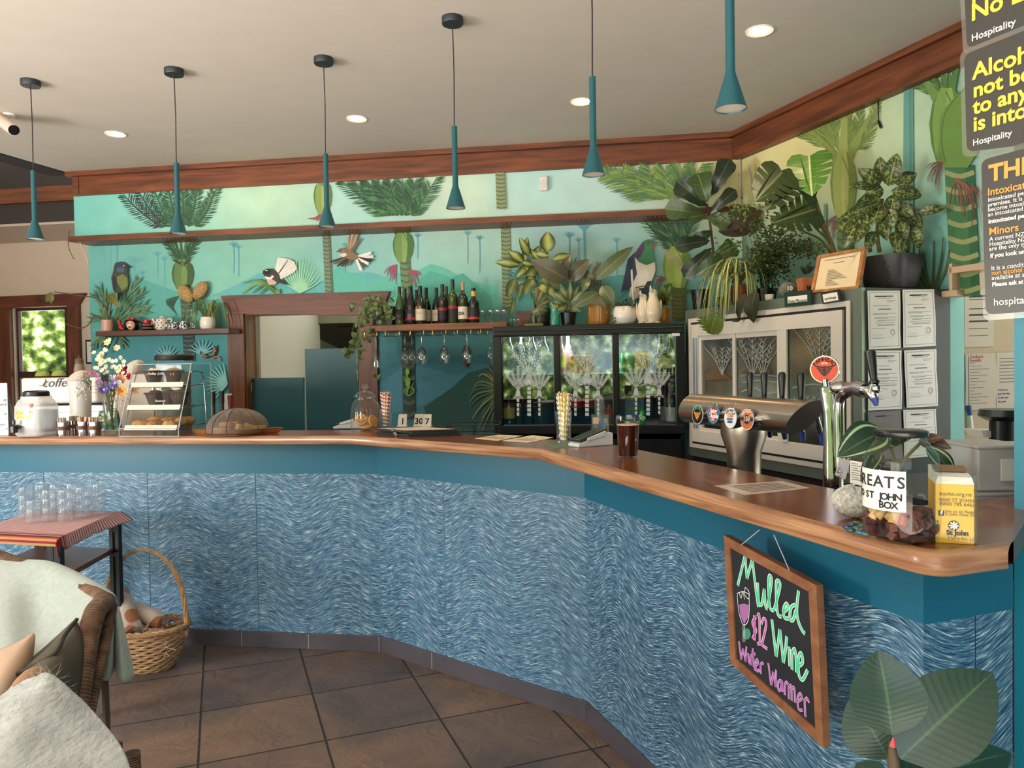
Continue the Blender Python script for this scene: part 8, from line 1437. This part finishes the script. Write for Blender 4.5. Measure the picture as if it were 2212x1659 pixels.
chalk([[(497,706),(512,840),(524,945)],[(524,945),(538,850),(548,770)],[(548,770),(560,880),(570,985)],[(570,985),(584,900),(592,815)],[(606,880),(612,1010)],[(626,1030),(624,900)],[(626,925),(642,895),(652,960),(654,1048)],[(668,1006),(694,980),(684,922),(666,962),(670,1060),(694,1092),(726,1030)]],'4fd0a0',.0052)
chalk([[(396,690),(374,720),(378,750),(396,775),(372,830)],[(384,680),(386,842)],[(404,690),(416,680),(420,864)],[(402,862),(436,862)],[(428,735),(446,700),(460,740),(432,870)],[(432,870),(468,895)]],'c860b0',.0045,'e8d0e4')
chalk([[(286,846),(300,965)],[(300,965),(312,893)],[(312,893),(328,978)],[(328,978),(334,880)],[(345,922),(350,988)],[(360,1000),(362,935)],[(362,940),(376,940),(380,1012)],[(374,890),(386,1022),(394,1015)],[(366,920),(392,930)],[(394,1000),(408,985),(402,962),(392,1000),(402,1036),(418,1030)],[(426,1056),(424,990)],[(424,1000),(434,985),(444,996)],
[(474,985),(492,1128)],[(492,1128),(506,1042)],[(506,1042),(522,1142)],[(522,1142),(524,1030)],[(556,1096),(538,1110),(540,1160),(556,1150),(560,1095),(566,1172)],[(580,1192),(580,1110)],[(580,1125),(590,1108),(602,1122)],[(606,1218),(604,1130)],[(604,1145),(620,1130),(624,1228)],[(624,1150),(640,1145),(646,1240)],[(662,1232),(688,1214),(680,1182),(662,1210),(668,1280),(694,1288)],[(712,1332),(706,1215)],[(706,1235),(720,1210),(736,1242)]],'b85ab8',.0036,'dcc8e0')
b=B();b.poly([Z(x,y,.0004)for x,y in((287,612),(318,604),(350,615),(346,690),(320,736),(296,690))]);b.obj('drawn_wine',mat('chalk_wine','a86aa8',.8),r_,sm=0);b=B();[ribbon(b,[Z(p.x,p.y,.0008)for p in smooth(g_,5)],.0018,CBP.n)for g_ in([(275,540),(282,640),(300,715),(320,742),(344,715),(352,640),(350,545)],[(275,540),(312,528),(350,545)],[(312,742),(312,850)],[(322,742),(324,850)],[(285,530),(300,570),(310,525),(322,580)],[(326,500),(350,530),(348,575),(322,545),(326,500)])];b.obj('drawn_glass',mat('chalk_e8efe8','e8efe8',.8),r_,sm=0);b=B();b.poly([Z(336+26*cos(t),800+36*sin(t),.0006)for t in[6.28*i/20 for i in range(20)]]);b.obj('drawn_base',mat('chalk_base','3f8a70',.8),r_,sm=0)
b=B();h0,h1=BP_(.03)(1640,1149)-cen,BP_(.03)(1672,1160)-cen;b.tube([bi(.22,.0),h0+V((0,0,.004))],.0012,5);b.tube([bi(.74,.0),h1+V((0,0,.004))],.0012,5);b.obj('string',mat('white_string','d8d8d8',.7),r_)
# ================================================================= notices on the teal post
PO=V((V4.x+.004,V4.y,0));PN=V((sin(radians(62)),cos(radians(62)),0));PP=Pl(PN,PO.dot(PN)-.012);pdx=dv(-62)
ORG=mat('poster_orange','e8a04c',.5);YEL=mat('poster_yellow','f0c848',.5);PBK=mat('poster_black','3a3836',.35,var=.06);LAM=glassm('laminate',(.9,.9,.88),.03,.1,.12,(.5,.48,.44))
def poster(lab,c4,lines,off=0):
 p=[PP(x,y,off)for x,y in c4];cen=sum(p,V((0,0,0)))/4;r_=T('notice',lab,'sign',cen,0,'laminated notices on the post');p=[x-cen for x in p];mid=V((0,0,0));b=B()
 def rr(s_,e):
  q=[x*s_+x.normalized()*e for x in p];out=[]
  for i in range(4):
   a,c,d_=q[i-1],q[i],q[(i+1)%4];u0=c+(a-c).normalized()*.016;u1=c+(d_-c).normalized()*.016;out+=[u0*(1-t)**2+c*2*t*(1-t)+u1*t*t for t in(0,.25,.5,.75,1)]
  return out
 q=rr(1,0);b.poly([x-PN*.0008 for x in q]);b.obj('sheet',PBK,r_,sm=0);q=rr(1,.014);b=B();n=len(q);b.add([x-PN*.0004 for x in q]+[x+PN*.001 for x in q],[tuple(range(n)),tuple(range(2*n-1,n-1,-1))]);b.obj('laminate_border',LAM,r_,sm=0)
 for tx,x,y,cap,m_,bo in lines:text(tx,cap*(PP(x,y)-EYE).length/FPX/.69*.96,PP(x,y,off+.002)-cen,pdx,(0,0,1),m_,r_,bold=bo,ext=.0002)
poster('upper black laminated notice with yellow words No Exc, cut by the frame',[(2078,-110),(2330,-260),(2330,5),(2090,106)],[('N',2098,10,27,YEL,.0012),('No Exc',2097,46,29,YEL,.0012),('Hospitality',2098,90,12,PAPER,.0002)])
poster('middle black laminated notice with large yellow words about alcohol',[(2083,118),(2330,20),(2330,300),(2089,328)],[('Alcohol',2101,172,28,YEL,.0012),('not be',2102,211,26,YEL,.0012),('to anyone',2102,247,26,YEL,.0012),('is intox',2102,284,26,YEL,.0012),('Hospitality',2101,315,11,PAPER,.0002)],.002)
poster('lower black laminated notice with orange headings and white paragraphs',[(2120,346),(2330,290),(2330,664),(2130,680)],[('THE',2136,392,29,ORG,.0016),('Intoxication',2133,423,13,ORG,.0004)]+[(t_,2134,y,7.5,PAPER,.0001)for t_,y in(('Intoxicated people a',436),('premises. It is an off',447),('become intoxicated',457.5),('an intoxicated perso',468))]+[('Intoxicated people w',2135,483,7.5,PAPER,.0004),('Minors',2136,508,13,ORG,.0004)]+[(t_,2137,y,7.5,PAPER,.0001)for t_,y in(('A current NZ driver',521),('Hospitality NZ 18+',532),('are the only types',542))]+[('If you look under 25',2139,557,7.5,PAPER,.0004),('It is a condition of',2141,584,8,PAPER,.0001),('non alcohol drinks',2142,594.5,8,ORG,.0002),('available at all tim',2142,605,8,PAPER,.0001),('Please ask at the b',2143,619,7.5,PAPER,.0004),('hospitality',2146,660,13,PAPER,.0002)],.004)
# ================================================================= rubber plant at lower right
q=V((*aty(1935,1640,1.05).xy,0));r_=T('rubber_plant','rubber plant with broad glossy dark green leaves at the lower right corner','plant',q);pot(r_,[(0,0),(.1,0),(.13,.28),(.135,.3),(.12,.3),(0,.27)],mat('plant_pot','3a3c40',.5),soil=(.12,.28));Yq=1.05
RUB=leafmat('rubber_leaf','1b3327','3c5a40','233e2f',rough=.34,veins=16);b=B();b.tube([(0,0,.28),(.01,0,.6),aty(1930,1640,Yq)-q,aty(1928,1600,Yq)-q],[.011,.01,.008,.005],10);b.obj('stem',mat('rubber_stem','5a4a34',.6),r_);b=B();b.tube([aty(1929,1612,Yq-.01)-q,aty(1930,1592,Yq-.01)-q],[.005,.001],8);b.obj('red_bud',mat('red_bud','c04048',.4),r_)
for b_,t_,w_,dy,fc in(((1927,1588),(1898,1404),162,-.03,(-.2,-1,.4)),((1944,1638),(2146,1452),178,-.02,(-.1,-1,.9)),((1920,1640),(1842,1500),130,.06,(-.8,-.6,.9)),((1990,1690),(2185,1625),110,.0,(0,-.6,1)),((1900,1690),(1850,1648),80,-.05,(0,-.5,1)),((1950,1680),(1975,1560),70,.08,(.3,-1,.3))):px_leaf(r_,b_,t_,w_,RUB,Yq+dy,Yq+dy+.03,shape='ovate',face=fc,arch=.06,fold=.12)
for a in(.8,2.4,4.2,5.4):b=B();p_=V((.01,0,.5));leaf(b,p_,p_+V((.2*cos(a),.12*sin(a)-.06,.08)),.1,(0,0,1));b.obj('leaf',RUB,r_,sm=80)
# ================================================================= lower left: side table, tumblers, basket, wicker chair
TZ=.75;FR=atz(122,1166,TZ);BRc=atz(252,1108,TZ);FLc=atz(-70,1156,TZ);ed=BRc-FR;BLc=FLc+ed
r_=T('side_table','small side table with wooden shelf and slotted black metal legs under the striped cloth','table',V((*((FR+BRc+FLc+BLc)/4).xy,0)));o=V((*r_.location.xy,0));WD=woodm('table_wood','4a2a1c','6e4430',(3,12,12),.4)
b=B();q=[x-o for x in(FR,BRc,BLc,FLc)];b.hexa([x-V((0,0,.028))for x in q]+q);b.obj('table_top',mat('pine_edge','b08048',.6),r_,sm=0)
b=B();lz=.585;m_=[x*.93 for x in q];b.hexa([V((x.x,x.y,lz-.022))for x in m_]+[V((x.x,x.y,lz))for x in m_]);b.obj('lower_shelf',WD,r_,sm=0)
tx_=(FR-FLc).normalized()
for c_ in q:
 p0=V((c_.x*.97,c_.y*.97,0));b=B();an=atan2(tx_.y,tx_.x)
 for s_ in(-1,1):b.box(p0+tx_*.017*s_+V((0,0,.36)),(.02,.022,.72),an)
 b.box(p0+V((0,0,.69)),(.02,.018,.06),an);b.box(p0+V((0,0,.56)),(.02,.018,.03),an);b.box(p0+V((0,0,.15)),(.02,.018,.3),an);b.obj('leg',mat('leg_black','17181b',.4),r_,sm=0)
m,t,p,N,L=nodes('striped_tea_towel',.85);tc=N('ShaderNodeTexCoord');s_=N('ShaderNodeSeparateXYZ');L(tc.outputs['UV'],s_.inputs[0])
def frac(sock,k):a=N('ShaderNodeMath');a.operation='MULTIPLY';L(sock,a.inputs[0]);a.inputs[1].default_value=k;f=N('ShaderNodeMath');f.operation='FRACT';L(a.outputs[0],f.inputs[0]);return f.outputs[0]
r1=ramp(N,[(.0,'c8a8a4'),(.4,'b86a78'),(.55,'5a3038'),(.72,'8a3a4a'),(.8,'d0b4ac'),(1,'c8a8a4')]);r1.color_ramp.interpolation='CONSTANT';L(frac(s_.outputs[1],30),r1.inputs[0]);r2=ramp(N,[(0,'b02038'),(.05,'b02038'),(.06,'f0e0dc'),(.09,'b83048'),(.12,'f0e0dc'),(.16,'ffffff'),(1,'ffffff')]);L(s_.outputs[1],r2.inputs[0]);k=N('ShaderNodeMixRGB');k.blend_type='MULTIPLY';k.inputs[0].default_value=1;L(r1.outputs[0],k.inputs[1]);L(r2.outputs[0],k.inputs[2]);L(k.outputs[0],p.inputs['Base Color']);TOWEL=m
r_=T('tea_towel','red and white striped tea towel covering the side table, one corner hanging over','tea towel',FR);b=B();e1=FLc-FR;up=V((0,0,.003))
def TWL(u,v):
 hang=max(0,v*0);a=u*1.16;over=max(0,a-1.0);p_=(BRc-FR)*(1-min(a,1))*0
 x=e1*(1-v)*0;base_=e1*(1-min(u/.82,1))if u<.82 else V((0,0,0));d_=ed*v;drop=0
 if u>.82:q_=(u-.82)/.18;base_=-e1.normalized()*(.012*q_+.07*q_*max(0,v-.55)*2.0);drop=-.055*q_*(1-.25*v)
 if v<.06:drop-=.018*(1-v/.06)
 return base_+d_*(1+.06*(u>.82)*v)+V((0,0,drop+.004+.002*sin(v*40)*(u>.82)))+(-ed.normalized()*.008 if v<.05 else V((0,0,0)))
b.grid(TWL,44,34);b.obj('cloth',TOWEL,r_,solid=.003)
# tumblers, stacked upside down
s_cap=False;TUM=glassm('tumbler_glass',(.93,.95,.97),.24,.04,.1,(.8,.85,.92));FAC=lambda a,z:1+.03*cos(a*10)
b=B();b.lathe([(.03,0),(.031,.004),(.026,.05),(.024,.056),(.0,.057)],40,wob=FAC);proto=b.obj('tumbler',TUM);s_cap=True;first=True
TS=[(56,1119,3),(90,1113,3),(72,1130,2),(106,1127,3),(122,1112,3),(142,1127,3),(158,1110,3),(178,1120,3),(196,1107,2),(214,1113,3)]
for i,(px,py,n_)in enumerate(TS):
 w_=atz(px,py,TZ+.004)
 for j in range(n_):
  lab='%s upturned clear tumbler in the %s stack from the left on the striped tea towel'%(('bottom','middle' if n_==3 else 'top','top')[j],('first','third','second','fourth','fifth','sixth','seventh','eighth','ninth','tenth')[i])
  c=proto if first else dup(proto);first=False;c.location=(w_.x,w_.y,TZ+.009+j*.0415);tag(c,lab,'tumbler','tumblers stacked on the side table')
  # wicker basket with rolled blankets
q=V((*atz(303,1452,0).xy,0))+V((.0,.06,0));r_=T('wicker_basket','oval wicker basket with tall arched handle holding blankets on the floor','basket',q);k=q.y/FPX;WK=mat('willow','b08a62',.55,var=.3,vs=40);RX,RY,RH=92*k,.14,.2
b=B()
for i in range(15):
 z=.006+RH*i/15;f_=.62+.38*(i/15)**.8;n=60;b.tube([V((RX*f_*cos(a),RY*f_*sin(a),z+.0045*sin(a*15+pi*(i%2))))*1.0+V((cos(a),sin(a),0))*.004*sin(a*15+pi*(i%2))for a in[2*pi*j/n for j in range(n)]],.0068,6,closed=True)
b.obj('woven_side',WK,r_);b=B()
for s_ in range(3):b.tube([V(((RX+.006*sin(a*12+s_*2.1))*cos(a),(RY+.006*sin(a*12+s_*2.1))*sin(a),RH+.008*cos(a*12+s_*2.1)))for a in[2*pi*j/96 for j in range(96)]],.007,6,closed=True)
b.obj('braided_rim',WK,r_);b=B()
for s_ in range(4):b.tube([V((RX*.98*cos(t)+.007*cos(t*9+s_*1.57)*cos(t),.007*sin(t*9+s_*1.57),RH+.365*sin(t)**.85+.0*s_))if 0<t<pi else V((RX*.98*cos(t),.006*(s_-1.5),RH-.05))for t in[pi*j/40 for j in range(41)]],.0068,6)
b.obj('handle',WK,r_);b=B();b.lathe([(0,.004),(.6,.004),(.62,.02)],40,mx=M.Diagonal((RX,RY,1)));b.obj('base',WK,r_)
m,t,p,N,L=nodes('orange_blanket',.9);tc=N('ShaderNodeTexCoord');n=N('ShaderNodeTexNoise');n.inputs['Scale'].default_value=9;n.inputs['Detail'].default_value=0;L(tc.outputs['Object'],n.inputs[0]);r=ramp(N,[(.48,'c8b8a8'),(.5,'a86a44')]);L(n.outputs[0],r.inputs[0]);L(r.outputs[0],p.inputs['Base Color']);p.inputs['Sheen Weight'].default_value=.3
def roll(lab,p0,p1,R_,m_):
 p0,p1=aty(*p0)-q,aty(*p1)-q;d_=(p1-p0).normalized();u_=d_.orthogonal().normalized();v_=d_.cross(u_);r2=T('rolled_blanket',lab,'blanket',q+p0,0,'blankets rolled in the basket');b=B();n=70
 sp_=[(R_*(.25+.75*t),2*pi*3*t)for t in[j/n for j in range(n+1)]];A_=[u_*r*cos(a)+v_*r*sin(a)for r,a in sp_];b.add(A_+[x+(p1-p0)for x in A_],[(j,j+1,n+2+j,n+1+j)for j in range(n)]);b.obj('cloth',m_,r2,solid=.006)
roll('rolled blanket in burnt orange and cream pattern, standing in the basket',(288,1368,q.y-.1),(256,1282,q.y+.04),.045,m);roll('second orange patterned blanket lying behind the first in the basket',(352,1345,q.y),(290,1318,q.y+.04),.045,m);roll('plain cream rolled blanket at the bottom of the basket',(312,1392,q.y-.06),(268,1388,q.y),.035,mat('cream_wool','bda594',.9))
r2=T('fringed_blanket','pale pink blanket with loose fringe at the right of the basket','blanket',aty(335,1375,q.y-.03));b=B();b.ell((0,0,-.02),(.085,.06,.06),20,12);b.obj('cloth',mat('pink_wool','b89a8c',.9,bump=.3,bs=60),r2);b=B()
for i in range(110):a=rnd.uniform(0,6.28);p_=V((rnd.gauss(0,.04),-.05,rnd.gauss(0,.03)));b.tube([p_,p_+V((rnd.gauss(0,.012),-.016,rnd.gauss(0,.015))),p_+V((rnd.gauss(0,.025),-.014,rnd.gauss(-.012,.02)))],.0013,4)
b.obj('fringe',mat('fringe_pink','c8aea0',.9),r2)['kind']='stuff'
# wicker armchair with throws and cushions
m,t,p,N,L=nodes('rattan_wrap',.5);tc=N('ShaderNodeTexCoord');s_=N('ShaderNodeSeparateXYZ');L(tc.outputs['UV'],s_.inputs[0]);f=frac(s_.outputs[1],55);n=N('ShaderNodeTexNoise');n.inputs['Scale'].default_value=30;L(tc.outputs['Object'],n.inputs[0]);r=ramp(N,[(.3,'5a3c2a'),(.7,'8f6a4e')]);L(n.outputs[0],r.inputs[0]);g_=N('ShaderNodeMath');g_.operation='PINGPONG';L(f,g_.inputs[0]);g_.inputs[1].default_value=.5;mr_=N('ShaderNodeMapRange');L(g_.outputs[0],mr_.inputs[0]);mr_.inputs[2].default_value=.15;mr_.inputs[3].default_value=.35;k=N('ShaderNodeMixRGB');k.blend_type='MULTIPLY';k.inputs[0].default_value=1;L(r.outputs[0],k.inputs[1]);L(mr_.outputs[0],k.inputs[2]);L(k.outputs[0],p.inputs['Base Color']);b_=N('ShaderNodeBump');b_.inputs['Distance'].default_value=.01;L(g_.outputs[0],b_.inputs['Height']);L(b_.outputs[0],p.inputs['Normal']);RAT=m
A=lambda x,y,Y:aty(x,y,Y);r_=T('wicker_armchair','brown wicker armchair with wrapped frame, mostly covered by throws','armchair',V((*A(90,1500,1.75).xy,0)));o=r_.location
def tub(nm,pts,r,m_=RAT,k=6):b=B();b.tube(smooth([A(*p)-o for p in pts],k),r,14);return b.obj(nm,m_,r_)
tub('side_frame',[(228,1300,1.98),(206,1322,1.92),(190,1380,1.86),(178,1450,1.8),(164,1540,1.74),(150,1640,1.68)],.026);tub('side_frame',[(240,1308,2.0),(232,1350,1.96),(220,1410,1.9),(204,1480,1.84),(186,1560,1.78),(170,1650,1.72)],.016)
b=B()
for i in range(13):t_=i/12;b.tube([A(200-42*t_,1340+250*t_,1.91-.17*t_)-o,A(234-50*t_,1352+250*t_,1.95-.17*t_)-o],.009,8)
b.obj('cross_wrap',RAT,r_);tub('top_rail',[(-90,1180,2.42),(-20,1200,2.36),(50,1225,2.3),(150,1262,2.14),(228,1300,1.98)],.024)
tub('arm',[(30,1560,1.35),(52,1490,1.46),(78,1466,1.52),(96,1480,1.56)],.024,mat('rattan_light','a8805e',.5));b=B();
for i in range(9):t_=i/8;p0=A(-60+280*t_,1205+100*t_,2.36-.36*t_)-o;b.tube([p0,p0+V((.06,-.1,-.42))],.009,6)
b.obj('back_spindles',mat('rattan_dark','4a3426',.6),r_);b=B();c_=A(60,1500,1.75)-o;b.box((c_.x-.3,c_.y+.12,.38),(.55,.6,.1),-.5);b.obj('seat',mat('rattan_dark','4a3426',.6),r_,sm=0)
for dx,dy in((-.12,-.2),(.06,.2),(-.45,.35),(-.55,-.05)):b=B();b.tube([(dx,dy+.1,0),(dx*.95,dy*.95+.1,.38)],.022,10);b.obj('leg',RAT,r_)
def loft(root,nm,rows,m_,k=5,solid=.006,noise_=0):
 R_=[smooth([A(*p)-root.location for p in row],k)for row in rows];n=len(R_[0]);cols=[smooth([R_[i][j]for i in range(len(R_))],k)for j in range(n)];b=B();nn_=len(cols[0]);b.add([cols[j][i]+V((0,0,noise_*rnd.uniform(-1,1)))for j in range(n)for i in range(nn_)],[(j*nn_+i,j*nn_+i+1,(j+1)*nn_+i+1,(j+1)*nn_+i)for j in range(n-1)for i in range(nn_-1)],[(j/(n-1),i/(nn_-1))for j in range(n)for i in range(nn_)]);return b.obj(nm,m_,root,sm=80,solid=solid)
LIN=mat('sage_linen','9fa8a0',.9,var=.1,vs=70,bump=.15,bs=300,sheen=.3);LIN2=LIN
r2=T('sage_throw','pale sage linen throw draped over the back of the wicker armchair','blanket',A(120,1320,2.05))
loft(r2,'draped_cloth',[[(-70,1600,1.72),(-75,1420,1.95),(-70,1280,2.2),(-60,1196,2.38),(-50,1196,2.46),(-48,1260,2.5)],[(20,1600,1.7),(12,1420,1.9),(10,1290,2.12),(28,1222,2.27),(48,1214,2.36),(50,1290,2.42)],[(62,1600,1.68),(70,1430,1.9),(80,1310,2.1),(98,1226,2.2),(112,1222,2.28),(118,1300,2.34)],[(110,1590,1.68),(122,1440,1.86),(136,1340,2.0),(160,1254,2.1),(176,1248,2.18),(180,1340,2.24)],[(150,1500,1.7),(164,1420,1.8),(178,1342,1.9),(216,1284,2.0),(238,1282,2.06),(244,1350,2.1)],[(158,1420,1.76),(166,1380,1.84),(176,1336,1.92),(236,1294,1.98),(252,1300,2.03),(262,1400,2.06)]],LIN)
loft(r2,'hanging_fold',[[(214,1466,1.96),(226,1400,1.98),(244,1310,2.0)],[(234,1469,1.95),(240,1400,1.97),(247,1304,2.0)],[(248,1440,2.08),(246,1390,2.06),(248,1304,2.02)],[(262,1470,1.96),(258,1400,1.98),(250,1306,2.0)],[(278,1471,1.98),(270,1400,2.0),(254,1312,2.02)],[(289,1460,2.04),(276,1400,2.05),(256,1316,2.04)],[(280,1440,2.14),(268,1380,2.12),(256,1318,2.06)]],mat('sage_linen_fold','93a094',.9,var=.1,vs=70,sheen=.3))
r2=T('green_cushion','dark olive cushion with frayed seam inside the wicker armchair','cushion',A(110,1450,1.7));OLI=mat('olive_canvas','4c4536',.85,var=.1,vs=12,bump=.1,bs=200)
loft(r2,'cover',[[(60,1436,1.86),(110,1392,1.88),(164,1342,1.9)],[(24,1470,1.74),(92,1424,1.72),(172,1370,1.84)],[(20,1540,1.64),(100,1450,1.62),(176,1420,1.8)],[(10,1600,1.6),(110,1520,1.6),(166,1500,1.74)],[(20,1660,1.62),(110,1600,1.64),(154,1560,1.7)]],OLI,solid=.012);b=B();b.tube([x-r2.location for x in smooth([A(24,1540,1.63),A(30,1468,1.7),A(60,1444,1.69),A(118,1412,1.69),A(140,1372,1.78),A(166,1338,1.88)],6)],.005,6);b.obj('seam',mat('seam_dark','332e26',.9),r2)
r2=T('tan_cushion','tan cushion with dark stripes and a pointed corner at the left edge','cushion',A(30,1430,1.75));TAN2=mat('tan_canvas','b89a80',.9,var=.06)
loft(r2,'cover',[[(-90,1460,1.95),(-10,1412,1.92),(50,1385,1.9),(73,1370,1.88)],[(-90,1500,1.78),(-10,1440,1.74),(48,1400,1.78),(72,1376,1.87)],[(-90,1580,1.66),(-10,1500,1.64),(50,1445,1.74),(68,1410,1.82)],[(-90,1700,1.64),(-10,1600,1.66),(44,1520,1.76),(60,1450,1.8)]],TAN2,solid=.01);loft(r2,'dark_stripe',[[(-20,1424,1.90),(52,1384,1.88)],[(-20,1430,1.87),(50,1388,1.86)]],mat('stripe_dark','4a443e',.9),solid=.002)
r2=T('fluffy_throw','fluffy pale grey woollen throw in the foreground over the chair arm','blanket',A(110,1600,1.3));FLU=mat('fluffy_wool','a9aba4',.95,var=.22,vs=22,bump=.8,bs=90,sheen=.6,stretch=(.5,.5,2))
o_=loft(r2,'wool',[[(-90,1700,1.15),(-40,1560,1.3),(20,1502,1.42),(40,1490,1.5),(50,1560,1.6)],[(-20,1730,1.12),(40,1560,1.28),(80,1490,1.38),(84,1474,1.46),(90,1540,1.56)],[(60,1760,1.12),(90,1600,1.26),(104,1500,1.36),(98,1466,1.44),(112,1530,1.5)],[(170,1780,1.14),(180,1640,1.26),(160,1550,1.34),(122,1480,1.42),(134,1540,1.5)],[(290,1760,1.2),(272,1650,1.28),(214,1570,1.36),(140,1500,1.44),(146,1560,1.5)]],FLU,k=9,solid=.02)
ps=o_.modifiers.new('wool_pile','PARTICLE_SYSTEM').particle_system.settings;ps.type='HAIR';ps.count=9000;ps.hair_length=.014;ps.hair_step=2;ps.root_radius=.12;ps.tip_radius=.04;ps.brownian_factor=.012;ps.radius_scale=.006;ps.use_advanced_hair=True;o_['kind']='stuff'
# ---------------------------------------------------------------- marks and fittings that belong to one part become its sub-parts
SUBS={'notice':('sheet','lettering'),'name_plate':('plate','card lettering'),'donation_box':('yellow_body','lettering emblem white_cross'),'chalkboard':('slate','chalk_outline chalk_lettering drawn_wine drawn_glass drawn_base'),'wine_bottle':('paper_label','lettering label_band script leaf_emblem'),'treats_jar':('paper_label','lettering'),'pendant_lamp':('shade','inner_reflector bulb'),
'certificate':('sheet','print seal signature lettering'),'pinned_sheet':('sheet','print lettering'),'framed_notice':('page','print'),'window_1':('sash','pane'),'water_dispenser':('jar','lettering sun_motif red_tag'),'paper_menu':('card','print'),'drinks_card':('card','print'),'table_number':('card','lettering'),'menu_clipboard':('board','clip page script'),'handwritten_sign':('sheet','handwriting'),'cookie':('biscuit','iced_face'),'labelled_device':('case','product_label print'),'security_camera':('housing','lens'),'patterned_bag':('paper','spots'),'novelty_teapot':('body','face lips eyes'),'owl_figurine':('body','ear_tufts eyes gilding'),'card_terminal':('base','side_cover')}
for o in list(SC.objects):
 k=o.name.split('.')[0]
 if o.parent is None and k in SUBS:
  host,kids=SUBS[k];h=[c for c in o.children if c.name.split('.')[0]==host]
  if h:
   for c in list(o.children):
    if c.name.split('.')[0]in kids.split():c.parent=h[0]
